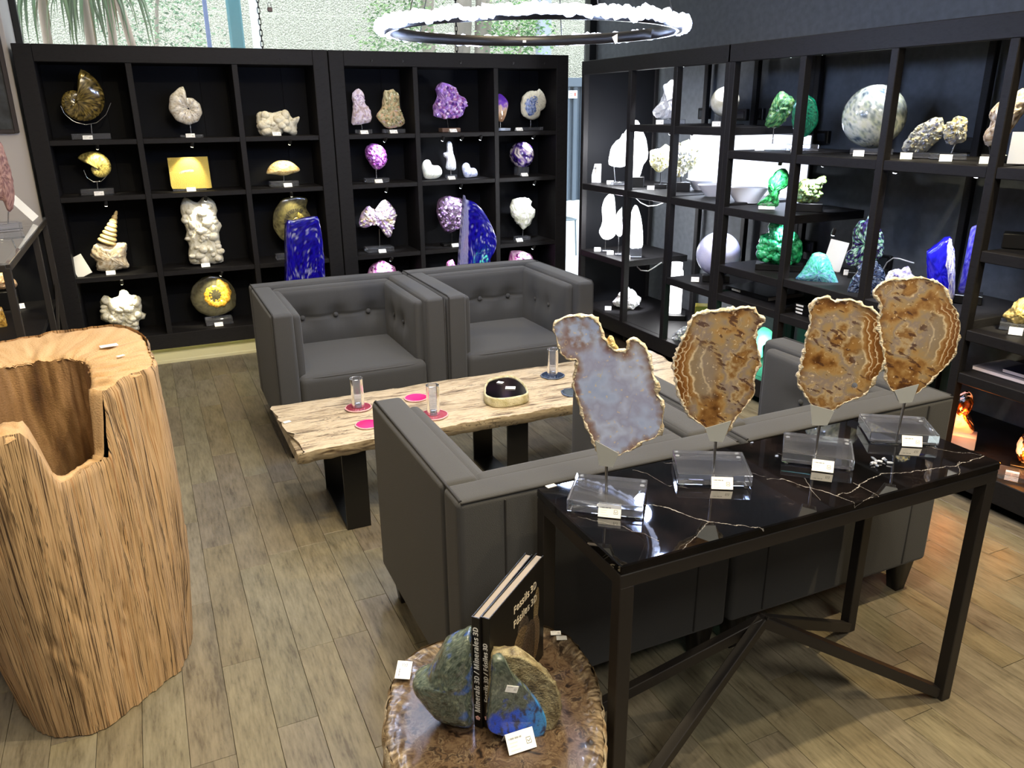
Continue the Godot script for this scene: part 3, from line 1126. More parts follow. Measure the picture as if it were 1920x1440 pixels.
func side_shelves() -> void:
	for k in 2:
		var i0: int = [0, 3][k]
		var i1: int = [3, 8][k]
		var za: float = POSTS[i0]
		var ze: float = POSTS[i1]
		var o := thing("shelf_unit", ["open black steel shelf unit beside the window with glowing white crystals", "long open black steel shelf unit with green stones and lapis on the dark wall"][k], "shelf", Vector3(3.1, 0.0, za), "open black shelf units along the dark wall")
		var m: Material = M.shelf
		for i in range(i0, i1 + 1):
			var z: float = POSTS[i] - za
			var wd := 0.04
			if i == 3:
				z += -0.021 if k == 0 else 0.021
			var b := MB.new()
			b.span(Vector3(0, 0.15, z - wd * 0.5), Vector3(0.045, 1.895, z + wd * 0.5), 0.003)
			part("post", b, m, o)
			b = MB.new()
			b.span(Vector3(0.63, 0.05, z - 0.02), Vector3(0.665, 1.985, z + 0.02), 0.003)
			part("rear_post", b, m, o)
			b = MB.new()
			b.at(Vector3(0.06, 0.025, z + (0.03 if i == i0 else -0.03 if i == i1 else 0.0)), Vector3(0.04, 0.05, 0.04))
			part("foot", b, m, o)
		var b2 := MB.new()
		b2.span(Vector3(-0.001, 1.893, -0.02), Vector3(0.045, 1.987, ze - za + (-0.001 if k == 0 else 0.02)), 0.003)
		part("top_rail", b2, m, o)
		b2 = MB.new()
		b2.span(Vector3(0.04, 1.955, 0), Vector3(0.665, 1.985, ze - za), 0.003)
		part("top_board", b2, m, o)
		b2 = MB.new()
		b2.span(Vector3(-0.001, 0.05, -0.02), Vector3(0.045, 0.155, ze - za + (-0.001 if k == 0 else 0.02)), 0.003)
		part("bottom_rail", b2, m, o)
		b2 = MB.new()
		b2.span(Vector3(0.045, 0.11, 0), Vector3(0.665, 0.155, ze - za), 0.003)
		part("bottom_board", b2, m, o)
		for i in range(i0, i1):
			for h in BOARDS[i]:
				b2 = MB.new()
				b2.span(Vector3(0.004, h - 0.046, POSTS[i] - za + 0.02), Vector3(0.59, h, POSTS[i + 1] - za - 0.02), 0.003)
				part("shelf_board", b2, m, o)
		if k == 0:
			b2 = MB.new()
			b2.span(Vector3(0.045, 0.05, -0.02), Vector3(0.665, 1.955, 0.005), 0.002)
			part("end_panel", b2, M.shelf_back, o)
	# white light panel on the wall behind the bowls
	var lp := thing("light_panel", "bright white light panel on the dark wall behind the stone bowls", "light panel", Vector3(3.712, 1.255, -4.355))
	var b := MB.new()
	b.at(Vector3(0.006, 0, 0), Vector3(0.018, 0.49, 1.20), 0.003)
	part("frame", b, M.black_plastic, lp)
	b = MB.new()
	b.at(Vector3(-0.006, 0, 0), Vector3(0.012, 0.47, 1.176), 0.002)
	part("diffuser", b, glow(Color(0.90, 0.93, 1.0), 1.25), lp)
	var al := AreaLight3D.new()
	al.name = "panel_light"
	al.transform = Transform3D(Basis(Vector3.UP, PI * 0.5), Vector3(-0.02, 0, 0))
	al.area_size = Vector2(1.2, 0.43)
	al.light_energy = 0.9
	al.light_color = Color(0.85, 0.9, 1.0)
	al.area_range = 6
	al.shadow_enabled = true
	lp.add_child(al)


# ------------------------------------------------------------------ seats
func armchairs() -> void:
	var o := thing("armchair", "grey tufted armchair in front of the ammonite shelves, its arm beside the open floor", "armchair", Vector3(0.893, 0, -4.13), "grey tufted armchairs")
	var w := 0.87
	var cl: Material = M.cloth
	var b := MB.new()
	rounded(b, Vector3(0, 0.44, -0.345), Vector3(w, 0.62, 0.11), 0.018, 4, Vector3(0, 0.004, 0.006))
	part("backrest", b, cl, o)
	for s in [-1.0, 1.0]:
		b = MB.new()
		rounded(b, Vector3(s * (w * 0.5 - 0.052), 0.44, 0.056), Vector3(0.104, 0.62, 0.688), 0.018, 4, Vector3(0.006, 0.004, 0.003))
		var arm := part("armrest", b, cl, o)
		b = MB.new() # piping along the outer top edge and down the front
		var e: float = s * (w * 0.5 + 0.001)
		b.tube([Vector3(e - s * 0.012, 0.748, -0.39), Vector3(e - s * 0.012, 0.751, 0.38), Vector3(e - s * 0.012, 0.742, 0.397), Vector3(e - s * 0.008, 0.14, 0.399)], 0.0042, 6)
		part("piping", b, M.cloth_dark, arm)
		b = MB.new()
		var tuft := func(a: int, sg: float, u: float, v: float) -> float:
			if a != 0 or sg != -s:
				return 0.0
			var d := 0.0
			for q in [-0.28, 0.28]:
				d -= 0.014 * exp(-(pow((v - q) * 4.5, 2) + pow((u - 0.06) * 3.2, 2)))
				d -= 0.003 * exp(-pow((v - q) * 26, 2)) * (1.0 - u * u)
			return d
		rounded(b, Vector3(s * (w * 0.5 - 0.122), 0.565, 0.035), Vector3(0.05, 0.335, 0.62), 0.022, 26, Vector3(0.012, 0, 0), tuft)
		var pad := part("arm_pad", b, cl, o)
		for q in [-0.28, 0.28]:
			b = MB.new()
			b.ball(Vector3(s * (w * 0.5 - 0.1455), 0.575, 0.035 + q * 0.31), Vector3(0.006, 0.011, 0.011), 6)
			part("button", b, cl, pad)
	b = MB.new()
	var tuft2 := func(a: int, sg: float, u: float, v: float) -> float:
		if a != 2 or sg < 0:
			return 0.0
		var d := 0.0
		for q in [-0.56, 0.0, 0.56]:
			d -= 0.034 * exp(-(pow((u - q) * 5.5, 2) + pow((v - 0.02) * 3.2, 2)))
			d -= 0.0035 * exp(-pow((u - q) * 30, 2)) * (1.0 - v * v)
		d -= 0.009 * exp(-pow((v - 0.02) * 22, 2)) * (1.0 - pow(u, 4))
		return d
	rounded(b, Vector3(0, 0.565, -0.255), Vector3(0.665, 0.34, 0.085), 0.026, 34, Vector3(0, 0.004, 0.016), tuft2)
	var bc := part("back_cushion", b, cl, o)
	for q in [-0.56, 0.0, 0.56]:
		b = MB.new()
		b.ball(Vector3(q * 0.3325, 0.569, -0.224), Vector3(0.014, 0.014, 0.009), 7)
		part("button", b, cl, bc)
	b = MB.new()
	rounded(b, Vector3(0, 0.34, 0.06), Vector3(0.655, 0.16, 0.66), 0.03, 8, Vector3(0, 0.014, 0.006))
	var seat := part("seat_cushion", b, cl, o)
	b = MB.new()
	var ring := []
	for k in 40:
		var a := TAU * k / 40
		ring.append(Vector3(0.322 * signf(cos(a)) * pow(absf(cos(a)), 0.22), 0.414 - 0.004 * absf(sin(a)), 0.06 + 0.324 * signf(sin(a)) * pow(absf(sin(a)), 0.22)))
	b.tube(ring, 0.0045, 6, true)
	part("piping", b, cl, seat)
	b = MB.new()
	rounded(b, Vector3(0, 0.2, 0.045), Vector3(0.665, 0.13, 0.66), 0.015, 3)
	part("seat_base", b, cl, o)
	b = MB.new()
	for s in [-1.0, 1.0]: # seams of the outer back
		b.tube([Vector3(s * 0.31, 0.735, -0.4035), Vector3(s * 0.31, 0.15, -0.4035)], 0.003, 5)
	b.tube([Vector3(-0.425, 0.745, -0.396), Vector3(0, 0.749, -0.398), Vector3(0.425, 0.745, -0.396)], 0.0035, 5)
	part("seam", b, M.cloth_dark, o)
	for s in [[-1, 1], [1, 1], [-1, -1], [1, -1]]:
		b = MB.new()
		var c := Vector3(s[0] * 0.375, 0, s[1] * 0.345)
		b.skin([PackedVector3Array([c + Vector3(-0.02, 0, -0.02), c + Vector3(0.02, 0, -0.02), c + Vector3(0.02, 0, 0.02), c + Vector3(-0.02, 0, 0.02)]), PackedVector3Array([c + Vector3(-0.034, 0.135, -0.034), c + Vector3(0.034, 0.135, -0.034), c + Vector3(0.034, 0.135, 0.034), c + Vector3(-0.034, 0.135, 0.034)])])
		part("leg", b, M.dark_wood, o)
	for q in [[1.772, -4.13, 0.0, "grey tufted armchair in front of the amethyst shelves across the long table"], [1.02, -2.01, PI, "grey armchair with its back to the round table of books"], [1.905, -2.01, PI, "grey armchair with its back behind the black marble table, by the dark wall"]]:
		var d := o.duplicate()
		d.name = numbered("armchair")
		add_child(d)
		d.position = Vector3(q[0], 0, q[1])
		d.rotation.y = q[2]
		d.set_meta("label", q[3])


# ------------------------------------------------------------------ tables
func coffee_table() -> void:
	var o := thing("coffee_table", "long low table with a live-edge petrified wood top on black steel legs", "table", Vector3(1.36, 0, -3.14))
	var b := MB.new()
	var rings := []
	var nx := 90
	for i in nx + 1:
		var x := lerpf(-0.965, 0.985, float(i) / nx)
		var jag := 0.0
		var zf := 0.275 + 0.022 * nz.get_noise_2d(x * 3.0, 1.0) + 0.009 * nz.get_noise_2d(x * 17.0, 4.0) + 0.004 * nz.get_noise_2d(x * 60.0, 2.0)
		var zb := -0.275 + 0.018 * nz.get_noise_2d(x * 3.0, 8.0) + 0.008 * nz.get_noise_2d(x * 15.0, 12.0)
		if x < -0.5:
			zb -= 0.02 * (-0.5 - x)
		var ring := PackedVector3Array()
		for k in 16: # top from back to front
			var z := lerpf(zb, zf, k / 15.0)
			jag = 0.0
			if i == 0 or i == nx:
				jag = (0.035 * nz.get_noise_2d(z * 9.0, 33.0 + i) + 0.02 * nz.get_noise_2d(z * 40.0, 3.0) + 0.02 * z / 0.275) * (1.0 if i == 0 else -1.0)
			ring.append(Vector3(x + jag, 0.42 + 0.002 * nz.get_noise_2d(x * 4, z * 40) - 0.004 * pow(absf(z) / 0.28, 8), z))
		for k in 6:
			ring.append(Vector3(x, 0.413 - 0.011 * k, zf + 0.006 * sin(PI * k / 5.0) + 0.007 * nz.get_noise_3d(x * 22, k * 2.0, 5.0) - 0.005 * k))
		for k in 5:
			ring.append(Vector3(x, 0.358, lerpf(zf - 0.04, zb + 0.03, k / 4.0)))
		for k in 6:
			ring.append(Vector3(x, 0.36 + 0.01 * k, zb + 0.006 * nz.get_noise_3d(x * 22, k * 2.0, 15.0) + 0.025 - 0.005 * k))
		rings.append(ring)
	b.skin(rings, true, true)
	for i in b.v.size():
		b.uv[i] = Vector2(b.v[i].x * 0.5 + 0.5, (b.v[i].z + (0.42 - b.v[i].y) * 1.2) * 1.15 + 0.4)
	var top := mat(Color(1, 1, 1), 0.38)
	var im := wood_image(1024, 256, [Color(0.27, 0.215, 0.16), Color(0.47, 0.41, 0.33), Color(0.63, 0.575, 0.48), Color(0.72, 0.665, 0.565), Color(0.67, 0.615, 0.52), Color(0.56, 0.49, 0.40)], 13.0, 0.7, 0.9, 7.0)
	top.albedo_texture = ImageTexture.create_from_image(im)
	top.heightmap_enabled = true
	top.heightmap_texture = top.albedo_texture
	top.heightmap_scale = 0.2
	part("tabletop", b, top, o)
	for s in [-0.735, 0.0, 0.72]: # flat steel loops
		var st := [-0.735, -0.06, 0.72]
		b = MB.new()
		b.span(Vector3(s - 0.05, 0.0, 0.2), Vector3(s + 0.05, 0.36, 0.212), 0.001)
		b.span(Vector3(s - 0.05, 0.0, -0.212), Vector3(s + 0.05, 0.36, -0.2), 0.001)
		b.span(Vector3(s - 0.05, 0.0, -0.2), Vector3(s + 0.05, 0.012, 0.2), 0.001)
		part("leg_frame", b, M.black_plastic, o)
	b = MB.new()
	var tg := on_y(538, 791, 0.4225)
	single("price_sticker", "tiny white sticker on the left end of the long table", "sticker", flat_card(0.03, 0.02), M.paper, Transform3D(Basis(Vector3.UP, 0.3), tg))
	# three water glasses on slices of dyed agate, and spare slices
	var deep := hx(["6d2a3c", "8f3a4e", "b0596a", "7a2e40"])
	var hot := hx(["d01260", "e8207a", "f04a95", "b80f50"])
	var blue := hx(["1b2742", "2c3b58", "121a2c", "4a5a78"])
	var list := [[672, 765, 0.056, deep, "dusky pink agate slice coaster under the glass nearest the table end"], [813, 779, 0.06, deep, "dusky pink agate slice coaster under the glass beside the near armchair"], [1036, 705, 0.055, blue, "dark blue agate coaster under the farthest glass"],
		[780, 747, 0.05, hot, "bright pink agate coaster lying empty behind the middle glass"], [690, 797, 0.05, hot, "bright pink agate coaster lying empty near the table corner"], [1075, 737, 0.055, blue, "dark blue agate coaster peeking out behind the standing agate"]]
	for i in list.size():
		var a = list[i]
		var p := on_y(a[0], a[1], 0.4215)
		var poly := PackedVector2Array()
		for k in 26:
			var t := TAU * k / 26
			var r: float = a[2] * (1.0 + 0.06 * nz.get_noise_2d(cos(t) * 1.5 + i * 7, sin(t) * 1.5) + (0.10 * nz.get_noise_2d(cos(t) * 3 + i, sin(t) * 3) if a[3] == blue else 0.0))
			poly.append(Vector2(cos(t), sin(t)) * r)
		var c := thing("agate_coaster", a[4], "coaster", p, "agate slice coasters on the long table")
		b = MB.new()
		b.plate(poly, 0.0, 0.006, Transform3D(Basis(Vector3.RIGHT, -PI / 2), Vector3.ZERO))
		paint(b, 0, a[3], 60.0, i * 3.0, 1.0)
		part("slice", b, M.gloss, c)
		b = MB.new()
		var pts := []
		for q in poly:
			pts.append(Vector3(q.x, 0.003, -q.y))
		b.tube(pts, 0.0035, 6, true)
		paint(b, 0, hx(["c78f97", "d9b3b3", "a86a78"]) if a[3] != blue else hx(["2b3a55", "6a7890"]), 60.0, i, 1.0)
		part("rind", b, M.stone, c)
		if i < 3:
			var g := MB.new()
			var r: float = [0.0275, 0.0275, 0.0265][i]
			g.lathe([Vector2(0, 0), Vector2(r - 0.003, 0), Vector2(r, 0.004), Vector2(r + 0.001, 0.13), Vector2(r, 0.132), Vector2(r - 0.0016, 0.13), Vector2(r - 0.0022, 0.014), Vector2(r - 0.006, 0.011), Vector2(0, 0.011)], 28)
			single("water_glass", ["clear straight water glass nearest the table end", "clear straight water glass beside the near armchair", "clear straight water glass farthest along the table"][i], "glass", g, M.acrylic, Transform3D(Basis(), p + Vector3(0, 0.0065, 0)), "water glasses on the long table")
	# polished petrified dish with two cards in it
	var pts2 := flat_floor([907, 742, 913, 722, 935, 713, 960, 712, 978, 722, 990, 738, 988, 748, 965, 754, 932, 757, 912, 752], 0.44)
	var ctr := Vector2.ZERO
	for q in pts2:
		ctr += q / pts2.size()
	var dish := thing("petrified_wood_dish", "petrified wood slice with a polished black top on the long table", "dish", Vector3(ctr.x, 0.4215, ctr.y))
	var outl := PackedVector2Array()
	for q in dense(pts2, 40):
		outl.append(Vector2(q.x - ctr.x, -(q.y - ctr.y)))
	var lay := Basis(Vector3.RIGHT, -PI / 2)
	b = MB.new()
	rings = []
	for q in [[0.98, 0.0], [1.01, 0.006], [1.0, 0.02], [1.0, 0.036], [0.97, 0.042], [0.93, 0.042], [0.9, 0.034]]:
		var ring := PackedVector3Array()
		for k in outl.size():
			var e: float = q[0] * (1.0 + 0.03 * nz.get_noise_2d(k * 1.7, 2.0))
			ring.append(Vector3(outl[k].x * e, q[1], -outl[k].y * e))
		rings.append(ring)
	b.skin(rings, true, false)
	paint(b, 0, hx(["8d8350", "b9b08a", "d8d2b4", "a59c6a"]), 40.0, 2.0, 1.2, Vector3(1, 0.3, 1))
	part("rind", b, M.stone, dish)
	b = MB.new()
	var inner := PackedVector2Array()
	for q in outl:
		inner.append(q * 0.91)
	b.plate(inner, 0.03, 0.036, Transform3D(lay, Vector3.ZERO))
	paint(b, 0, hx(["050508", "0a0a0e", "1c1518", "08080a", "3a3438"]), 24.0, 5.0, 1.3)
	part("polished_top", b, M.gloss, dish)
	for q in [[957, 727, 0.045, 0.028, 0.5, "white card lying in the polished black dish"], [938, 717, 0.03, 0.02, 0.9, "small white card at the back of the polished black dish"]]:
		var p := on_y(q[0], q[1], 0.4215 + 0.0395)
		single("label_card", q[5], "card", flat_card(q[2], q[3]), M.card, Transform3D(Basis(Vector3.UP, -q[4]) * Basis(Vector3.RIGHT, 0.08), p))


func flat_floor(px: Array, h: float) -> PackedVector2Array:
	var out := PackedVector2Array()
	for i in range(0, px.size(), 2):
		var p := on_y(px[i], px[i + 1], h)
		out.append(Vector2(p.x, p.z))
	return out


func flat_card(w: float, h: float) -> MB: # lies flat, print upward
	var b := MB.new()
	b.at(Vector3.ZERO, Vector3(w, 0.0012, h))
	for i in b.v.size():
		b.uv[i] = Vector2(b.v[i].x / w + 0.5, b.v[i].z / h + 0.5)
	return b


func stroke(im: Image, pts: Array, wide: float, c: Color, sd: float) -> void:
	for i in pts.size() - 1:
		var a: Vector2 = pts[i]
		var e: Vector2 = pts[i + 1]
		var n := int(a.distance_to(e)) + 1
		for k in n:
			var p := a.lerp(e, float(k) / n)
			p += Vector2(nz.get_noise_2d(p.x * 0.03, sd), nz.get_noise_2d(p.y * 0.03 + p.x * 0.03, sd + 9)) * 7.0
			var w := wide * (0.65 + 0.8 * absf(nz.get_noise_2d(p.x * 0.05, sd + 3)))
			for dx in range(-3, 4):
				for dy in range(-3, 4):
					var q := Vector2i(int(p.x) + dx, int(p.y) + dy)
					if q.x < 0 or q.y < 0 or q.x >= im.get_width() or q.y >= im.get_height():
						continue
					var f := clampf(w - Vector2(dx, dy).length(), 0, 1) * c.a
					im.set_pixelv(q, im.get_pixelv(q).lerp(Color(c.r, c.g, c.b), f))


func console_table() -> void:
	var lo := Vector3(0.781, 0.742, -1.575)
	var hi := Vector3(1.951, 0.765, -1.184)
	var o := thing("console_table", "narrow table with a polished black marble top on a dark metal frame", "table", Vector3(1.366, 0, -1.38))
	var im := Image.create(1024, 384, false, Image.FORMAT_RGB8)
	for y in 384:
		for x in 1024:
			var n := nz.get_noise_2d(x * 0.006, y * 0.006)
			var c := Color(0.035, 0.032, 0.036).lerp(Color(0.085, 0.07, 0.07), clampf(0.4 + n * 1.5, 0, 1))
			var r := absf(nz.get_noise_2d(x * 0.011 + 50, y * 0.011))
			if r < 0.012:
				c = c.lerp(Color(0.4, 0.38, 0.36), 0.5 * (1.0 - r / 0.012) * smoothstep(-0.1, 0.4, n))
			im.set_pixel(x, y, c)
	var veins := [[1204, 944, 1240, 949, 1277, 962, 1300, 972, 1330, 979, 1440, 992], [1440, 898, 1466, 899, 1510, 912, 1568, 929, 1590, 925, 1607, 917, 1628, 899, 1655, 889, 1714, 885, 1798, 872, 1850, 854], [1568, 929, 1617, 946, 1640, 930], [1738, 837, 1787, 847, 1853, 854],
		[1187, 880, 1214, 889, 1250, 910, 1290, 915], [1240, 866, 1268, 870, 1330, 866, 1400, 884, 1440, 895], [1085, 968, 1160, 985, 1240, 1015], [1280, 1030, 1310, 1000, 1330, 979], [1510, 896, 1520, 915, 1540, 940], [1799, 872, 1803, 866, 1800, 890], [1040, 905, 1090, 925, 1130, 940], [1460, 850, 1500, 862, 1560, 850], [1600, 905, 1650, 930]]
	for k in veins.size():
		var pts := []
		for i in range(0, veins[k].size(), 2):
			var p := on_y(veins[k][i], veins[k][i + 1], 0.765)
			pts.append(Vector2((p.x - lo.x) / 1.17 * 1023, (p.z - lo.z) / 0.43 * 383))
		stroke(im, pts, 1.6 if k < 2 else 1.35, Color(0.66, 0.65, 0.64, 0.9 if k < 4 else 0.7), k * 11.0)
	var mm := mat(Color.WHITE, 0.025)
	mm.albedo_texture = ImageTexture.create_from_image(im)
	mm.clearcoat_enabled = true
	mm.clearcoat = 0.5
	mm.clearcoat_roughness = 0.02
	var b := MB.new()
	b.span(lo - o.position, hi - o.position, 0.003)
	for i in b.v.size():
		b.uv[i] = Vector2((b.v[i].x + 0.585) / 1.17, (b.v[i].z + 0.195 + (0.765 - b.v[i].y)) / 0.43)
	part("marble_top", b, mm, o)
	var fx := 0.566
	var fz := 0.177
	b = MB.new()
	b.beam(Vector3(-fx - 0.018, 0.724, fz), Vector3(fx + 0.018, 0.724, fz), 0.035, 0.034, 0.002)
	part("rail", b, M.black_steel, o)
	b = MB.new()
	b.beam(Vector3(-fx - 0.018, 0.724, -fz), Vector3(fx + 0.018, 0.724, -fz), 0.035, 0.034, 0.002)
	part("rail", b, M.black_steel, o)
	var apex := Vector3(0.0, 0.0, 0.0)
	var ap := on_z(1430, 1163, o.position.z)
	apex = Vector3(ap.x - o.position.x, ap.y, 0)
	for s in [-1.0, 1.0]:
		b = MB.new()
		b.beam(Vector3(s * fx, 0.724, -fz), Vector3(s * fx, 0.724, fz), 0.035, 0.034, 0.002)
		part("rail", b, M.black_steel, o)
		for t in [-1.0, 1.0]:
			b = MB.new()
			b.span(Vector3(s * fx - 0.0175, 0, t * fz - 0.0175), Vector3(s * fx + 0.0175, 0.71, t * fz + 0.0175), 0.002)
			part("leg", b, M.black_steel, o)
			b = MB.new()
			b.beam(Vector3(s * (fx - 0.01), 0.018, t * (fz - 0.006)), apex, 0.028, 0.032, 0.002)
			part("brace", b, M.black_steel, o)


func ray_hit(poly: PackedVector2Array, c: Vector2, a: float) -> float:
	var far := c + Vector2(cos(a), sin(a)) * 5.0
	var best := 0.1
	for i in poly.size():
		var h = Geometry2D.segment_intersects_segment(c, far, poly[i], poly[(i + 1) % poly.size()])
		if h != null:
			best = c.distance_to(h)
	return best


# ------------------------------------------------------------------ the hollow trunk
func stump() -> void:
	var c := Vector2(-0.36, -2.42)
	var top := dense(PackedVector2Array([Vector2(-0.035, -2.40), Vector2(-0.05, -2.62), Vector2(-0.085, -2.86), Vector2(-0.20, -2.97), Vector2(-0.42, -2.93), Vector2(-0.66, -2.78), Vector2(-0.74, -2.45), Vector2(-0.66, -2.16), Vector2(-0.48, -2.03), Vector2(-0.335, -2.06), Vector2(-0.24, -2.20), Vector2(-0.13, -2.31)]), 90, 0, 0, true)
	var foot := dense(PackedVector2Array([Vector2(-0.085, -2.33), Vector2(-0.06, -2.55), Vector2(-0.12, -2.85), Vector2(-0.32, -2.98), Vector2(-0.5, -2.85), Vector2(-0.58, -2.6), Vector2(-0.55, -2.36), Vector2(-0.50, -2.21), Vector2(-0.44, -2.135), Vector2(-0.34, -2.105), Vector2(-0.24, -2.17), Vector2(-0.15, -2.25)]), 90, 0, 0, true)
	var hole := dense(PackedVector2Array([Vector2(-0.205, -2.37), Vector2(-0.235, -2.56), Vector2(-0.34, -2.62), Vector2(-0.50, -2.56), Vector2(-0.60, -2.42), Vector2(-0.55, -2.22), Vector2(-0.42, -2.15), Vector2(-0.29, -2.17), Vector2(-0.22, -2.28)]), 90, 0, 0, true)
	var o := thing("petrified_stump", "tall pale brown hollow petrified tree stump with a notch in its front", "stump", Vector3(c.x, 0, c.y))
	var n := 180
	var rt := []
	var rf := []
	var rh := []
	var hh := []
	for k in n:
		var a := TAU * k / n
		rt.append(ray_hit(top, c, a))
		rf.append(ray_hit(foot, c, a))
		rh.append(minf(ray_hit(hole, c, a), rt[k] - 0.02))
		# the notch is cut where the wall faces the visitor
		var d := wrapf(a - deg_to_rad(63.0), -PI, PI)
		var notch := 0.165 * (1.0 - smoothstep(deg_to_rad(15), deg_to_rad(25), absf(d)))
		hh.append(0.965 - notch - 0.03 * smoothstep(0.2, 0.9, sin(a)) + 0.008 * nz.get_noise_2d(cos(a) * 5, sin(a) * 5) + 0.006 * nz.get_noise_2d(cos(a) * 16, sin(a) * 16))
	var b := MB.new()
	var rings := []
	var rows := 60
	for i in rows + 1:
		var t := float(i) / rows
		var ring := PackedVector3Array()
		for k in n:
			var a := TAU * k / n
			var y: float = t * hh[k]
			var s := y / 0.965
			var r: float = lerpf(rf[k], rt[k], s * s * 0.4 + s * 0.6)
			r += 0.016 * sin(s * PI) + 0.012 * nz.get_noise_3d(cos(a) * 2.2, sin(a) * 2.2, s * 1.2)
			var g := nz.get_noise_3d(cos(a) * 9.0, sin(a) * 9.0, s * 0.9 + 0.3 * nz.get_noise_2d(a * 2.0, s * 2.0))
			r += 0.010 * g - 0.012 * smoothstep(0.08, 0.0, absf(nz.get_noise_3d(cos(a) * 5.0 + 3, sin(a) * 5.0, s * 0.7))) * smoothstep(0.0, 0.3, nz.get_noise_3d(cos(a) * 2.0, sin(a) * 2.0 + 7, s * 1.5))
			if i == 0:
				y = 0.006 * absf(nz.get_noise_2d(a * 12.0, 2.0)) + 0.002
			if i == rows:
				r -= 0.006
			ring.append(Vector3(cos(a) * r, y, sin(a) * r))
		rings.append(ring)
	b.skin(rings, true, false, 3.0)
	for i in b.v.size():
		b.uv[i] = Vector2(b.v[i].y * 0.2, b.uv[i].x)
	var im := wood_image(512, 1024, [Color(0.30, 0.215, 0.135), Color(0.55, 0.44, 0.31), Color(0.65, 0.54, 0.395), Color(0.71, 0.595, 0.45), Color(0.68, 0.555, 0.40), Color(0.57, 0.41, 0.25)], 30.0, 0.8, 1.0, 31.0)
	var bark := mat(Color(1, 1, 1), 0.8)
	bark.albedo_texture = ImageTexture.create_from_image(im)
	bark.heightmap_enabled = true
	bark.heightmap_texture = bark.albedo_texture
	bark.heightmap_scale = 1.0
	part("trunk", b, bark, o)
	# cut top, from the outer edge to the hollow
	b = MB.new()
	rings = []
	for q in [0.0, 0.04, 0.2, 0.4, 0.6, 0.8, 0.95, 1.0]:
		var ring := PackedVector3Array()
		for k in n:
			var a := TAU * k / n
			var r: float = lerpf(rt[k] - 0.004, rh[k], q)
			var y: float = hh[k] + 0.004 * nz.get_noise_2d(cos(a) * r * 40, sin(a) * r * 40) - (0.012 if q == 0.0 else 0.004 if q == 0.04 else 0.0) - 0.008 * smoothstep(0.05, 0.0, absf(nz.get_noise_2d(cos(a) * r * 5 + 4, sin(a) * r * 16))) - (0.012 if q == 1.0 else 0.0)
			ring.append(Vector3(cos(a) * r, y, sin(a) * r))
		rings.append(ring)
	b.skin(rings, false, false)
	paint(b, 0, hx(["92744e", "b39268", "c0a078", "bb986c", "a88458"]), 9.0, 4.0, 1.0, Vector3(1, 1, 2.2))
	part("cut_top", b, M.matte, o)
	b = MB.new()
	rings = []
	for i in 26:
		var t := i / 25.0
		var ring := PackedVector3Array()
		for k in n:
			var a := TAU * k / n
			var y: float = lerpf(hh[k] - 0.008, 0.25, t)
			var r: float = rh[k] * (1.0 - 0.25 * t * t) + 0.012 * nz.get_noise_3d(cos(a) * 6, sin(a) * 6, y * 2.0) + 0.006 * nz.get_noise_3d(cos(a) * 18, sin(a) * 18, y * 4.0)
			ring.append(Vector3(cos(a) * r, y, sin(a) * r))
		rings.append(ring)
	b.skin(rings, false, true)
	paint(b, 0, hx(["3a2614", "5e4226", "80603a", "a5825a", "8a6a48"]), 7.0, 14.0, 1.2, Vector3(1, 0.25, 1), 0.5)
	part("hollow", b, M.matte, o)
	for q in [[204, 648, 0.05, 0.028, 0.2, "white label card lying on top of the hollow stump"], [226, 667, 0.022, 0.012, 0.5, "tiny white sticker at the rim of the hollow stump"]]:
		var p := on_y(q[0], q[1], 0.9715)
		single("label_card", q[5], "card", flat_card(q[2], q[3]), M.paper if q[2] < 0.03 else M.card, Transform3D(Basis(Vector3.UP, q[4]), p))
	# low pale wooden board under the left side of the stump
	var f := on_y(20, 1378, 0.0)
	b = MB.new()
	b.span(Vector3(-1.15, 0.0, f.z - 0.5), Vector3(-0.68, 0.03, f.z + 0.03), 0.004)
	single("base_board", "low pale wooden board on the floor left of the hollow stump", "board", b, mat(Color(0.72, 0.56, 0.36), 0.6))


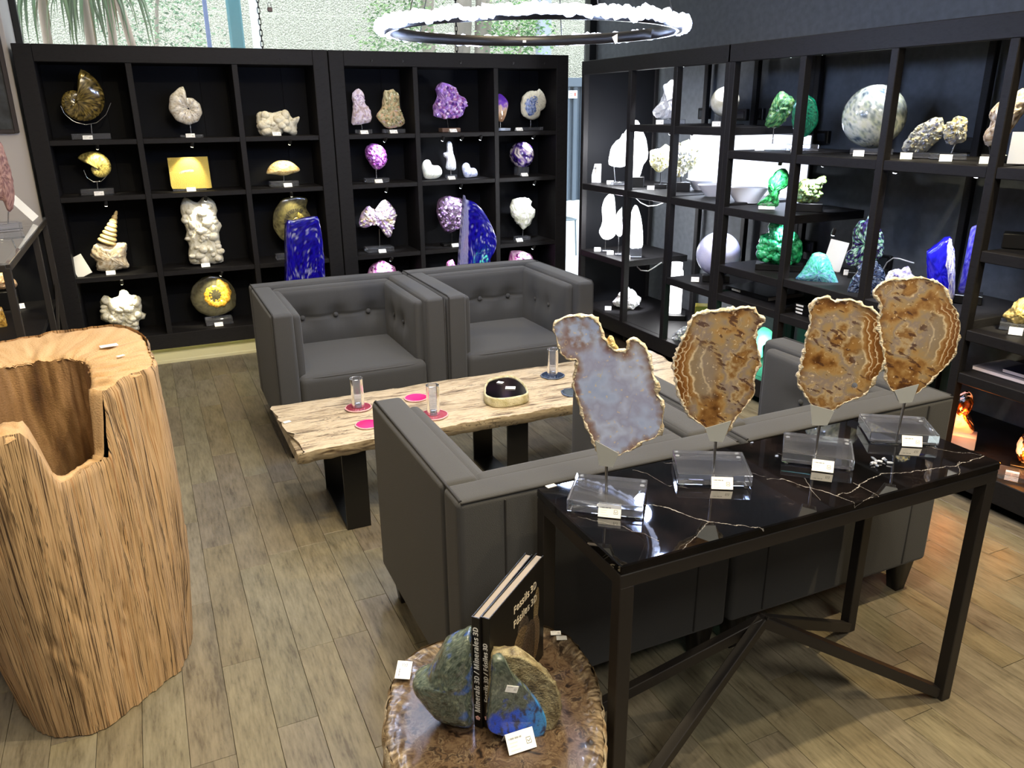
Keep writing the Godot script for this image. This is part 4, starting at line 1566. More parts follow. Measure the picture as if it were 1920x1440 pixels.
# ------------------------------------------------------------------ round petrified table with books
func round_table() -> void:
	var rim := flat_floor([718, 1340, 729, 1284, 740, 1254, 761, 1232, 792, 1211, 822, 1199, 886, 1183, 950, 1172, 1012, 1167, 1036, 1176, 1067, 1189, 1089, 1212, 1105, 1232, 1118, 1260, 1128, 1290, 1135, 1336, 1138, 1382, 1134, 1440, 1116, 1490, 1060, 1525, 960, 1540, 860, 1525, 775, 1490, 735, 1440, 717, 1385], 0.4)
	var c := Vector2.ZERO
	for q in rim:
		c += q / rim.size()
	var o := thing("petrified_wood_table", "low round petrified wood side table with a polished dished top", "table", Vector3(c.x, 0, c.y))
	var n := 150
	var b := MB.new()
	var outl := dense(rim, 60)
	var rr := []
	for k in n:
		rr.append(ray_hit(outl, c, TAU * k / n))
	var rings := []
	for i in 34:
		var y := 0.4 * i / 33.0
		var ring := PackedVector3Array()
		for k in n:
			var a := TAU * k / n
			var r: float = rr[k] * (0.93 + 0.07 * smoothstep(0.0, 0.3, y)) + 0.007 * nz.get_noise_3d(cos(a) * 7, sin(a) * 7, y * 4) + 0.005 * nz.get_noise_3d(cos(a) * 22, sin(a) * 22, y * 14)
			if i == 33:
				r -= 0.006
			ring.append(Vector3(cos(a) * r, y, sin(a) * r))
		rings.append(ring)
	b.skin(rings, true, false)
	paint(b, 0, hx(["3a2c20", "7a6248", "a58d6c", "c9b899", "e0d5be", "8a6f50"]), 9.0, 6.0, 1.3, Vector3(1, 0.6, 1))
	part("bark", b, M.stone, o)
	b = MB.new()
	rings = []
	for q in [[1.0, 0.398], [0.985, 0.401], [0.97, 0.402], [0.95, 0.402], [0.93, 0.402], [0.91, 0.401], [0.885, 0.400], [0.86, 0.398], [0.83, 0.395], [0.8, 0.394], [0.7, 0.392], [0.55, 0.392], [0.4, 0.392], [0.25, 0.392], [0.12, 0.392], [0.02, 0.392]]:
		var ring := PackedVector3Array()
		for k in n:
			var a := TAU * k / n
			var r: float = (rr[k] - 0.006) * q[0]
			if q[0] > 0.85:
				r += 0.004 * nz.get_noise_2d(cos(a) * 18, sin(a) * 18)
			ring.append(Vector3(cos(a) * r, q[1] + (0.006 * nz.get_noise_2d(cos(a) * r * 75, sin(a) * r * 75) - 0.002 if q[0] > 0.84 else 0.0), sin(a) * r))
		rings.append(ring)
	b.skin(rings, false, true)
	for i in b.v.size():
		b.uv[i] = Vector2(b.v[i].x, b.v[i].z) * 1.7 + Vector2(0.5, 0.5)
	var im := Image.create(448, 448, false, Image.FORMAT_RGB8)
	var pal := hx(["1a120c", "3a2a1e", "5f4b38", "74614b", "4d3a2a", "84725a", "2c2018", "6b5640"])
	for y in 448:
		for x in 448:
			var p := (Vector2(x, y) / 448.0 - Vector2(0.5, 0.5)) / 1.7
			var an := fposmod(atan2(p.y, p.x) / TAU, 1.0)
			var k := int(an * n) % n
			var e: float = p.length() / (rr[k] - 0.006)
			var warp := Vector2(nz.get_noise_2d(p.x * 9, p.y * 9), nz.get_noise_2d(p.x * 9 + 30, p.y * 9)) * 0.05
			var q := p + warp
			var t := 0.5 + 0.62 * nz.get_noise_2d(q.x * 13, q.y * 13 + 7) + 0.3 * nz.get_noise_2d(q.x * 44, q.y * 44) + 0.12 * nz.get_noise_2d(q.x * 150, q.y * 150)
			t += 0.12 * sin((e + 0.12 * nz.get_noise_2d(p.x * 8, p.y * 8)) * 34.0)
			t = clampf(t, 0, 0.999) * (pal.size() - 1)
			var pc: Color = pal[int(t)].lerp(pal[int(t) + 1], t - int(t))
			var rim_f := smoothstep(0.80, 0.95, e + 0.16 * nz.get_noise_2d(p.x * 26, p.y * 26))
			var grain := 0.5 + 0.7 * nz.get_noise_3d(cos(an * TAU) * 24, sin(an * TAU) * 24, e * 5.0)
			pc = pc.lerp(Color.html("3c2d1e").lerp(Color.html("b5a488"), clampf(grain * 1.5 - 0.2, 0, 1)), rim_f * 0.92)
			im.set_pixel(x, y, pc)
	var tm := mat(Color(0.82, 0.82, 0.82), 0.32)
	tm.albedo_texture = ImageTexture.create_from_image(im)
	tm.clearcoat_enabled = true
	tm.clearcoat = 0.12
	tm.clearcoat_roughness = 0.06
	part("polished_top", b, tm, o)
	books(o)


func books(_table: Node3D) -> void:
	var y0 := 0.3925
	var yt := 0.672
	var a2 := on_y(918.5, 1160, yt)
	var e2 := on_y(1020, 1041, yt)
	var dir := Vector3(e2.x - a2.x, 0, e2.z - a2.z)
	var wide := dir.length()
	dir = dir.normalized()
	var side := dir.cross(Vector3.UP) # towards the cover
	side = side if side.z > 0 or side.x > 0 else -side
	var spine := Vector3(-1, 0, -1)
	for k in 2:
		var near: Vector3 = a2 if k == 0 else on_y(900, 1159, yt)
		var th: float = 0.021 if k == 0 else 0.019
		var o := thing("book", ["black book on fossils standing with its cover towards the marble table", "black book on minerals standing behind the fossil book"][k], "book", Vector3(near.x, y0, near.z), "books held between the blue stones")
		var h := yt - y0
		# own axes: x from spine to fore edge, y up, z out of the front cover
		var d := dir
		if k == 1:
			var far := on_y(999, 1039, yt)
			d = Vector3(far.x - near.x, 0, far.z - near.z).normalized()
		var zc := d.cross(Vector3.UP).normalized()
		o.basis = Basis(d, Vector3.UP, zc)
		var b := MB.new()
		b.span(Vector3(0, 0, -0.003), Vector3(wide, h, 0), 0.0008)
		b.span(Vector3(0, 0, -th), Vector3(wide, h, -th + 0.003), 0.0008)
		b.span(Vector3(-0.003, 0, -th), Vector3(0.001, h, 0), 0.0008)
		part("cover", b, mat(Color(0.05, 0.042, 0.038), 0.35), o)
		b = MB.new()
		b.span(Vector3(0.002, 0.003, -th + 0.003), Vector3(wide - 0.004, h - 0.003, -0.003))
		part("pages", b, mat(Color(0.52, 0.49, 0.46), 0.8), o)
		# spine lettering reads upward
		var sp := Basis(Vector3.UP, -d * 0 + Vector3(0, 0, -1), Vector3(-1, 0, 0))
		sp = Basis(Vector3(0, 1, 0), Vector3(0, 0, -1), Vector3(-1, 0, 0))
		text("spine_title", ["Fossils 3D / Fósiles 3D", "Minerals 3D / Minerales 3D"][k], 0.0108 if k == 0 else 0.0125, M.white_paint, o, Transform3D(sp, Vector3(-0.0032, [0.142, 0.148][k], -th * 0.5)), true)
		b = MB.new()
		for q in 5: # the small pink leaf-like publisher's mark
			var an := TAU * q / 5 + 0.3
			b.ball(Vector3(-0.0035, 0.026 + 0.0035 * sin(an), -th * 0.5 + 0.0035 * cos(an)), Vector3(0.0008, 0.0026, 0.0026), 5)
		part("emblem", b, mat(Color(0.95, 0.75, 0.72), 0.5), o)
		if k == 0:
			text("cover_title", "Fossils 3D", 0.019, mat(Color(0.8, 0.76, 0.68), 0.5), o, Transform3D(Basis(), Vector3(wide * 0.62, h - 0.052, 0.0004)), true)
			text("cover_title", "Fósiles 3D", 0.019, mat(Color(0.8, 0.76, 0.68), 0.5), o, Transform3D(Basis(), Vector3(wide * 0.62, h - 0.088, 0.0004)), true)
			# the printed fossil: flat print in raised ink tones
			for q in [[0.56, 0.085, 0.052, 0.075, 0.25, "6b5230"], [0.66, 0.07, 0.04, 0.08, -0.2, "3f2e1c"], [0.78, 0.085, 0.035, 0.06, -0.1, "5b4428"], [0.84, 0.165, 0.014, 0.05, -0.12, "7b643c"], [0.58, 0.15, 0.03, 0.035, 0.5, "2f2316"]]:
				b = MB.new()
				var poly := PackedVector2Array()
				for j in 22:
					var t := TAU * j / 22
					poly.append((Vector2(cos(t) * q[2], sin(t) * q[3] * (1.0 + 0.15 * cos(t)))).rotated(q[4]) + Vector2(q[0] * wide, q[1]))
				b.plate(poly, 0.0001, 0.0004 + 0.0001 * q[3])
				paint(b, 0, [Color.html(q[5]), Color.html(q[5]).lightened(0.15), Color.html(q[5]).darkened(0.3)], 30.0, q[0] * 9, 1.2)
				part("cover_print", b, M.stone, o)
	# two pieces of labradorite hold the books upright
	var lab := hx(["3c463f", "55625a", "6d776c", "47524b", "7f8a78"])
	var lp := upright(on_y(845, 1352, y0), -30.0)
	var o1 := thing("labradorite", "grey green labradorite bookend with a blue flash, left of the books", "bookend", lp.origin, "labradorite bookends")
	o1.basis = lp.basis
	var b1 := MB.new()
	blob_steps = 44
	blob(b1, flat_on(lp, [776, 1270, 790, 1262, 805, 1256, 818, 1232, 832, 1206, 845, 1196, 868, 1188, 884, 1186, 887, 1240, 887, 1330, 885, 1351, 865, 1352, 842, 1347, 822, 1340, 802, 1319, 789, 1300, 780, 1288]), 0.045, 0.003, 3.0, 120, 22.0, 0.28)
	blob_steps = 16
	paint(b1, 0, lab, 60.0, 2.0, 1.5)
	for i in b1.v.size():
		var q := b1.v[i]
		var f := smoothstep(0.075, 0.11, -q.x + 0.03 * nz.get_noise_3dv(q * 40)) * smoothstep(0.02, 0.05, q.y) + 0.5 * smoothstep(0.22, 0.42, nz.get_noise_3dv(q * 17 + Vector3(4, 0, 0)))
		f = maxf(f, smoothstep(0.02, 0.0, q.y) * smoothstep(0.0, 0.03, q.x))
		b1.c[i] = b1.c[i].lerp(Color.html("2f63c8").srgb_to_linear(), clampf(f, 0, 0.85))
	part("stone", b1, M.gloss, o1)
	var rp := upright(on_y(975, 1388, y0), -14.0)
	var o2 := thing("labradorite", "brown crusted labradorite bookend with a bright blue polished face, right of the books", "bookend", rp.origin, "labradorite bookends")
	o2.basis = rp.basis
	var face := flat_on(rp, [925, 1245, 934, 1237, 948, 1241, 966, 1272, 993, 1299, 1018, 1333, 1027, 1361, 1018, 1386, 985, 1391, 950, 1386, 916, 1371, 918, 1321, 922, 1280])
	b1 = MB.new()
	blob(b1, flat_on(rp, [926, 1248, 936, 1238, 957, 1239, 984, 1244, 1010, 1262, 1036, 1284, 1052, 1308, 1058, 1335, 1056, 1356, 1036, 1385, 1000, 1390, 950, 1385, 918, 1371, 920, 1321]), 0.055, 0.008, 9.0, 48, 22.0, 0.4)
	paint(b1, 0, hx(["4d4330", "766a4e", "958a68", "a8a07e", "5a5240"]), 30.0, 12.0, 1.2)
	for i in b1.v.size(): # sits behind its polished face
		b1.v[i].z = minf(b1.v[i].z, 0.012) - 0.03
	part("crust", b1, M.stone, o2)
	b1 = MB.new()
	var fo := dense(face, 110)
	var frings := []
	var fm := Vector2.ZERO
	for q in fo:
		fm += q / fo.size()
	for q in [[0.98, -0.024], [1.0, -0.012], [0.985, -0.006]] + range(26).map(func(i): return [0.96 - 0.037 * i, -0.003]):
		var ring := PackedVector3Array()
		for w in fo:
			var e: Vector2 = fm + (w - fm) * q[0]
			ring.append(Vector3(e.x, e.y, q[1]))
		frings.append(ring)
	b1.skin(frings, false, true)
	paint(b1, 0, lab, 60.0, 22.0, 1.5)
	for i in b1.v.size():
		var q := b1.v[i]
		var t := q.y + 0.4 * q.x * -1.0 + 0.035 * nz.get_noise_3dv(q * 30)
		var f := smoothstep(0.10, 0.07, t) * smoothstep(-0.012, 0.008, q.y + 0.01 * nz.get_noise_3dv(q * 60)) + 0.6 * smoothstep(0.22, 0.4, nz.get_noise_3dv(q * 20 + Vector3(1, 2, 3)))
		var hue := Color.html("1d4fe0").lerp(Color.html("3fa0e8"), smoothstep(-0.02, 0.06, q.x + 0.02 * nz.get_noise_3dv(q * 35)))
		hue = hue.lerp(Color.html("2a3560"), smoothstep(0.1, 0.35, nz.get_noise_3dv(q * Vector3(70, 30, 50))))
		b1.c[i] = b1.c[i].lerp(hue.srgb_to_linear(), clampf(f, 0, 0.95))
	part("polished_face", b1, M.gloss, o2)
	# cards on the round table
	single("label_card", "white label card lying on the left rim of the round petrified table", "card", flat_card(0.062, 0.035), M.card, Transform3D(Basis(Vector3.UP, 1.15) * Basis(Vector3.RIGHT, 0.1), on_y(757, 1256, 0.409)))
	var cp := on_y(981, 1409, 0.394)
	lean_card("white label card leaning on the bright blue stone bookend", cp, 0.062, 0.040, -2.0, 38.0)
	single("price_sticker", "small white sticker on the bright blue face of the bookend", "sticker", flat_card(0.026, 0.016), M.card, Transform3D(rp.basis * Basis(Vector3(0, 0, 1), -0.3) * Basis(Vector3.RIGHT, PI / 2), rp * Vector3(flat_on(rp, [960, 1293])[0].x, flat_on(rp, [960, 1293])[0].y, -0.0015)))
	for k in 2:
		single("price_sticker", ["small numbered sticker on the far rim of the round petrified table", "small blank sticker beside the numbered one on the round table rim"][k], "sticker", flat_card(0.026, 0.016), [M.card, M.paper][k], Transform3D(Basis(Vector3.UP, -0.4), on_y([1042, 1053][k], [1187, 1196][k], 0.4035)))


func text(called: String, words: String, high: float, m: Material, parent: Node3D, t: Transform3D, bold := false) -> void:
	var f := SystemFont.new()
	f.font_names = PackedStringArray(["Droid Sans"])
	if bold:
		f.font_weight = 700
	var tm := TextMesh.new()
	tm.text = words
	tm.font = f
	tm.font_size = 32
	tm.pixel_size = high / 24.0
	tm.depth = 0.0004
	tm.material = m
	var o := MeshInstance3D.new()
	o.name = called
	o.mesh = tm
	o.transform = t
	parent.add_child(o, true)


# a folded card that leans back; p is the middle of its lower edge
func lean_card(label: String, p: Vector3, w: float, h: float, turn := 999.0, lean := 35.0, group := "label cards") -> void:
	var t := upright(p, turn)
	var o := thing("label_card", label, "card", p, group)
	o.basis = t.basis
	var l := deg_to_rad(lean)
	var b := MB.new()
	b.box(Transform3D(Basis(Vector3.RIGHT, -l), Vector3(0, h * 0.5 * cos(l) + 0.0008, -h * 0.5 * sin(l))), Vector3(w, h, 0.0012))
	for i in b.v.size():
		b.uv[i] = Vector2(b.v[i].x / w + 0.5, 1.0 - b.v[i].y / (h * cos(l)))
	part("front", b, M.card, o)
	b = MB.new()
	var a := Vector3(0, h * cos(l), -h * sin(l))
	b.beam(a + Vector3(0, 0, -0.001), Vector3(0, 0.001, -h * sin(l) * 1.75), w, 0.001)
	part("fold", b, M.paper, o)


# ------------------------------------------------------------------ vitrine on the left
func vitrine() -> void:
	var xr := -0.585
	var z0 := -5.72
	var z1 := -4.0
	var xl := -1.08
	var o := thing("display_table", "black metal display table with a glass top by the pale wall", "table", Vector3((xl + xr) * 0.5, 0, (z0 + z1) * 0.5))
	var hx2 := (xr - xl) * 0.5
	var hz := (z1 - z0) * 0.5
	var ht := 1.02
	for s in [-1.0, 1.0]:
		var b := MB.new()
		b.beam(Vector3(s * hx2, ht, -hz), Vector3(s * hx2, ht, hz), 0.035, 0.03, 0.002)
		part("rail", b, M.black_steel, o)
		b = MB.new()
		b.beam(Vector3(-hx2, ht, s * hz), Vector3(hx2, ht, s * hz), 0.035, 0.03, 0.002)
		part("rail", b, M.black_steel, o)
		b = MB.new()
		b.beam(Vector3(s * hx2, 0.06, -hz), Vector3(s * hx2, 0.06, hz), 0.03, 0.03, 0.002)
		part("rail", b, M.black_steel, o)
		for t in [-1.0, 1.0]:
			b = MB.new()
			b.span(Vector3(s * hx2 - 0.016, 0, t * hz - 0.016), Vector3(s * hx2 + 0.016, ht, t * hz + 0.016), 0.002)
			part("post", b, M.black_steel, o)
	var b2 := MB.new()
	b2.span(Vector3(hx2 - 0.016, 0, -hz + 0.55), Vector3(hx2 + 0.016, ht, -hz + 0.58), 0.002)
	part("post", b2, M.black_steel, o)
	b2 = MB.new()
	b2.beam(Vector3(hx2, 0.30, -hz + 0.55), Vector3(hx2, 0.62, -hz + 0.02), 0.014, 0.03, 0.002)
	part("brace", b2, M.black_steel, o)
	b2 = MB.new()
	b2.span(Vector3(-hx2, 0.5, -hz), Vector3(hx2 - 0.02, 0.53, hz), 0.002)
	part("shelf_board", b2, M.shelf, o)
	b2 = MB.new()
	b2.span(Vector3(-hx2 - 0.01, 0.02, -hz - 0.004), Vector3(hx2 + 0.01, ht - 0.02, -hz + 0.004), 0.001)
	part("end_panel", b2, M.shelf_back, o)
	b2 = MB.new()
	b2.span(Vector3(-hx2 - 0.015, ht + 0.016, -hz - 0.015), Vector3(hx2 + 0.015, ht + 0.024, hz + 0.015), 0.001)
	part("glass_top", b2, M.pane, o)
	# pink stone on a clear stand, with a leaning sheet
	var top := ht + 0.026
	var pt := upright(on_y(10, 432, top), 20.0)
	specimen("pink_stone", "tall pink and brown crystal slab on the glass display table at the left edge", "mineral", "the tall pink slab", pt, [-16, 262, 2, 268, 14, 300, 24, 335, 27, 365, 25, 388, 16, 398, 4, 375, -10, 378, -24, 360, -30, 300], 0.03, hx(["3f2a2e", "8a6460", "b8948a", "6a4448", "c4a89c"]), {"rough": 0.006, "freq": 22.0, "mat": "stone"})
	rod("clear rod stand under the tall pink slab", pt, 16, 398, 0.15, 0.11, 0.04)
	var sh := upright(on_y(64, 416, top), 40.0)
	var b := MB.new()
	b.box(Transform3D(Basis(Vector3(0, 0, 1), 0.55) * Basis(Vector3.RIGHT, -0.35), Vector3(-0.035, 0.085, -0.02)), Vector3(0.05, 0.17, 0.003))
	single("paper_sheet", "narrow sheet of paper leaning on the glass display table", "paper", b, M.paper, sh)
	# below: a black box with an orange crystal, and a card
	var lo := 0.532
	var bp := on_y(8, 578, lo)
	b = MB.new()
	b.at(Vector3(0, 0.055, 0), Vector3(0.17, 0.11, 0.14), 0.003)
	single("black_box", "small black box under the glass display table", "box", b, M.black_plastic, Transform3D(Basis(), bp))
	var ot := upright(Vector3(bp.x - 0.01, lo + 0.112, bp.z), 20.0)
	specimen("orange_crystal", "pale orange crystal on the black box in the display table", "mineral", "the pale orange crystal", ot, [-25, 540, -10, 512, 6, 503, 18, 517, 31, 528, 30, 538, 12, 541], 0.05, hx(["c98a50", "e5b887", "f0d2ac", "d99a60"]), {"rough": 0.008, "freq": 26.0, "mat": "stone", "spot": [0.35, 0.98], "warm": true})
	lean_card("white card beside the black box in the display table", on_y(39, 579, lo), 0.05, 0.034, 15.0)
	var yt2 := upright(on_y(6, 612, lo), 20.0)
	specimen("yellow_crystal", "small amber crystal in front of the black box in the display table", "mineral", "the small amber crystal", yt2, [-10, 612, -8, 585, 2, 575, 8, 590, 13, 612], 0.02, hx(["6a5030", "c9983a", "e9cf80"]), {"rough": 0.003, "freq": 40.0, "mat": "gloss"})


# ------------------------------------------------------------------ ring lamp
func chandelier() -> void:
	var c := Vector3(1.556, 1.962, -3.185)
	var r := 0.605
	var o := thing("ring_lamp", "large black ring lamp edged with glowing rough quartz pieces", "lamp", c)
	var rings := []
	var b := MB.new()
	for k in 73:
		var a := TAU * k / 72
		var d := Vector3(cos(a), 0, sin(a))
		rings.append(PackedVector3Array([d * (r - 0.022) + Vector3.UP * -0.02, d * r + Vector3.UP * -0.02, d * r + Vector3.UP * 0.024, d * (r - 0.022) + Vector3.UP * 0.024]))
	b.skin(rings, false, false)
	part("ring", b, mat(Color(0.07, 0.065, 0.065), 0.35), o)
	var kinds := []
	var gm := glow(Color(0.78, 0.84, 1.0), 1.9)
	blob_steps = 4
	for k in 6:
		b = MB.new()
		var sh := PackedVector2Array()
		for q in 9:
			var an := TAU * q / 9 + rng.randf_range(-0.2, 0.2)
			sh.append(Vector2(cos(an) * 0.030, sin(an) * 0.023) * rng.randf_range(0.7, 1.15))
		blob(b, sh, 0.017, 0.006, k * 5.0, 9, 60.0, 0.4)
		b.flatten()
		kinds.append(b.commit(gm))
	blob_steps = 16
	for k in 128:
		var a := TAU * k / 128
		var d := Vector3(cos(a), 0, sin(a))
		var m := MeshInstance3D.new()
		m.name = "quartz_piece" if k == 0 else "quartz_piece_%03d" % k
		m.mesh = kinds[rng.randi() % 6]
		m.transform = Transform3D(Basis(Vector3.UP.cross(d), Vector3.UP, d) * Basis(Vector3(0, 0, 1), rng.randf_range(-0.6, 0.6)), d * (r + 0.015 + rng.randf_range(0.0, 0.008)) + Vector3.UP * rng.randf_range(0.0, 0.014))
		o.add_child(m)
	for k in 5:
		var a := TAU * (k + 0.3) / 5
		var d := Vector3(cos(a), 0, sin(a))
		b = MB.new()
		b.tube([d * (r - 0.012) + Vector3.UP * 0.02, d * 0.06 + Vector3.UP * (3.695 - c.y)], 0.0022, 6)
		part("wire", b, M.wire, o)
	for k in 8:
		var a := TAU * k / 8
		var d := Vector3(cos(a), 0, sin(a))
		var ol := OmniLight3D.new()
		ol.name = "ring_light"
		ol.position = d * (r + 0.06)
		ol.light_energy = 0.34
		ol.light_color = Color(0.74, 0.82, 1.0)
		ol.light_size = 0.05
		ol.omni_range = 8
		ol.omni_attenuation = 2.0
		ol.shadow_enabled = true
		o.add_child(ol, true)
	# tags on the ring
	var p := on_z(1215, 57, -2.93) - c
	b = MB.new()
	b.at(Vector3.ZERO, Vector3(0.03, 0.034, 0.001))
	part("price_tag", b, M.paper, o, Transform3D(Basis(Vector3.UP, -0.3) * Basis(Vector3(0, 0, 1), 0.5), Vector3(cos(5.9), 0, sin(5.9)) * (r - 0.026) + Vector3(0, -0.005, 0)))
	b = MB.new()
	b.at(Vector3.ZERO, Vector3(0.016, 0.01, 0.001))
	part("price_tag", b, M.paper, o, Transform3D(Basis(Vector3.UP, -0.4), Vector3(cos(5.1), 0, sin(5.1)) * (r - 0.024)))


# ------------------------------------------------------------------ specimens
func cr(ox: float, oy: float, sc: float, list: Array) -> Array: # from a detail at that scale to the full frame
	var out := []
	for i in list.size():
		out.append(list[i] / sc + (oy if i % 2 else ox))
	return out


func c1(list: Array) -> Array: return cr(0, 60, 3.0, list)
func c2(list: Array) -> Array: return cr(600, 60, 2.88, list)
func c3(list: Array) -> Array: return cr(1080, 60, 4.3636, list)
func c4(list: Array) -> Array: return cr(1480, 60, 4.3636, list)
func c5(list: Array) -> Array: return cr(1080, 350, 4.3636, list)
func c6(list: Array) -> Array: return cr(1480, 350, 4.3636, list)


# a place on the shelves under the window: row 0 is the top one
func bs(px: float, py: float, row: int, z := -6.10) -> Transform3D:
	return upright(Vector3(on_z(px, py, z).x, ROWS[row] + 0.0012, z), 0.0)


# a place on the side shelves at that board height
func ss(px: float, py: float, h: float, depth := 0.0) -> Transform3D:
	var x := on_y(px, py, h).x
	if h > 1.3:
		x = 3.36
	x = clampf(x, 3.22, 3.55)
	if depth > 0:
		x = depth
	var p := on_x(px, py, x)
	return upright(Vector3(p.x, h + 0.001, p.z))


func inside(poly: PackedVector2Array, shrink := 0.95) -> Vector2:
	var box2 := Rect2(poly[0], Vector2.ZERO)
	var mid := Vector2.ZERO
	for p in poly:
		box2 = box2.expand(p)
		mid += p / poly.size()
	for i in 60:
		var p := box2.position + box2.size * Vector2(rng.randf(), rng.randf())
		if Geometry2D.is_point_in_polygon(mid + (p - mid) / shrink, poly):
			return p
	return mid


func front(p: Vector2, poly: PackedVector2Array, dz: float) -> Vector3: # a point of the swelling front of a blob
	var mid := Vector2.ZERO
	for q in poly:
		mid += q / poly.size()
	var a := (p - mid).angle()
	var r := ray_hit(poly, mid, a)
	var t := clampf(p.distance_to(mid) / maxf(r, 1e-4), 0, 1)
	return Vector3(p.x, p.y, dz * sqrt(1.0 - t * t))


func spot_for(o: Node3D, short: String, aim: Vector3, ceil_y: float, energy: float, warm := false, dx := 0.05, out := 0.13) -> void:
	var n := o.basis.z
	var p := Vector3(o.position.x, ceil_y, o.position.z) + n * out + o.basis.x * dx
	spots.append([p, aim, energy, warm, short])


func specimen(called: String, label: String, category: String, short: String, t: Transform3D, px: Array, dz: float, pal: Array, opt := {}) -> Node3D:
	var o := thing(called, label, category, t.origin, opt.get("group", ""))
	o.basis = t.basis
	var poly := flat_on(t, px)
	var sd: float = px[0] * 0.37 + px[1]
	var m: Material = M[opt.get("mat", "stone")]
	if opt.has("glow"):
		m = glow(opt.glow[0], opt.glow[1])
	if not opt.has("no_core"):
		var b := MB.new()
		var facet: bool = opt.has("points") and not opt.has("glow")
		blob_steps = 9 if facet else 16
		blob(b, poly, dz, opt.get("rough", 0.004), sd, opt.get("n", 36 if facet else 60), opt.get("freq", 30.0), opt.get("power", 0.5), opt.get("ridges", false))
		paint(b, 0, pal, opt.get("pf", 36.0), sd, opt.get("contrast", 1.1), opt.get("stretch", Vector3.ONE), opt.get("lift", 0.0))
		blob_steps = 16
		if facet:
			b.flatten()
		part(opt.get("core", "stone"), b, m, o)
	if opt.has("points"): # [how many, radius, length, palette]
		var q = opt.points
		var b := MB.new()
		var mid := Vector2.ZERO
		for p in poly:
			mid += p / poly.size()
		for i in q[0]:
			var p2 := inside(poly, q[4] if q.size() > 4 else 0.93)
			var p := front(p2, poly, dz * 0.92)
			var d: Vector3 = Vector3(p2.x - mid.x, p2.y - mid.y, 0) * 9.0 * (q[5] if q.size() > 5 else 1.0) + Vector3(rng.randf_range(-0.4, 0.4), rng.randf_range(-0.3, 0.5), 0.9)
			var r: float = q[1] * rng.randf_range(0.55, 1.2)
			var c: Color = q[3][rng.randi() % q[3].size()]
			b.col = c.lerp(Color.WHITE, rng.randf() * 0.12).srgb_to_linear()
			b.point(p - d.normalized() * r * 0.6, d, r, q[2] * rng.randf_range(0.6, 1.25))
		part("crystals", b, M.gloss if not opt.has("glow") else m, o).set_meta("kind", "stuff")
	if opt.has("lumps"): # [how many, smallest, largest, palette]
		var q = opt.lumps
		var b := MB.new()
		for i in q[0]:
			var p2 := inside(poly, 0.9)
			var r: float = rng.randf_range(q[1], q[2])
			b.ball(front(p2, poly, dz * 1.0), Vector3(r * rng.randf_range(0.8, 1.3), r * rng.randf_range(0.7, 1.1), r), 7)
		paint(b, 0, q[3], 40.0, sd + 3, 1.0)
		part("nodules", b, m, o).set_meta("kind", "stuff")
	if opt.has("spot"):
		var c := Vector2.ZERO
		for p in poly:
			c += p / poly.size()
		spot_for(o, short, t * Vector3(c.x, c.y, 0), opt.spot[1], opt.spot[0], opt.has("warm"), opt.get("dx", 0.05), opt.get("out", 0.14))
	return o


# clear block with a steel rod to a pixel of that plane; arms: an open line of pixels that the piece lies in
func rod(label: String, t: Transform3D, px: float, py: float, w: float, d: float, h: float, kind := "clear", arms := [], group := "specimen stands") -> void:
	var o := thing("specimen_stand", label, "stand", t.origin, group)
	o.basis = t.basis
	var b := MB.new()
	b.at(Vector3(0, h * 0.5 + 0.0005, 0), Vector3(w, h, d), minf(0.002, h * 0.2))
	part("base", b, {"clear": M.acrylic, "black": M.black_plastic, "wood": M.base_wood, "white": M.paper, "grey": M.plaster}[kind], o)
	if px >= -50.0:
		var q := flat_on(t, [px, py])[0]
		b = MB.new()
		b.tube([Vector3(q.x * 0.6, h, 0), Vector3(q.x, maxf(q.y + 0.004, h + 0.004), 0.0)], 0.0035 if kind != "black" else 0.004, 8)
		part("rod", b, M.steel if kind != "black" and kind != "wood" else M.black_plastic, o)
	if arms:
		var pts := []
		for q in dense_open(flat_on(t, arms), 20):
			pts.append(Vector3(q.x, q.y, 0.004))
		b = MB.new()
		b.tube(pts, 0.003, 6)
		part("cradle", b, M.steel, o)


func dense_open(poly: PackedVector2Array, n: int) -> PackedVector2Array:
	var c := Curve2D.new()
	for i in poly.size():
		var t := (poly[mini(i + 1, poly.size() - 1)] - poly[maxi(i - 1, 0)]) / 6.0
		c.add_point(poly[i], -t, t)
	var out := PackedVector2Array()
	for k in n + 1:
		out.append(c.sample_baked(c.get_baked_length() * k / n))
	return out


func ammonite(b: MB, t: Transform3D, cx: float, cy: float, ex: float, ey: float, way: float, growth: float, whorl: float, flatness: float, ribs: float, rib_h: float) -> void:
	var c := flat_on(t, [cx, cy])[0]
	var e := flat_on(t, [ex, ey])[0]
	var r1 := c.distance_to(e)
	var a1 := (e - c).angle()
	var rings := []
	var n := 260
	for i in n + 1:
		var phi := TAU * 2.6 * (1.0 - float(i) / n)
		var r := r1 * exp(-growth * phi)
		var a := a1 + way * phi
		var d := Vector2(cos(a), sin(a))
		var mid := d * r * (1.0 - whorl)
		var tr := r * whorl * (1.0 + rib_h * sin(phi * ribs))
		if i == n:
			tr *= 0.55
		var ring := PackedVector3Array()
		for k in 30:
			var q := TAU * k / 30
			var o := mid + d * cos(q) * tr
			ring.append(Vector3(c.x + o.x, c.y + o.y, sin(q) * tr * flatness))
		rings.append(ring)
	b.skin(rings)


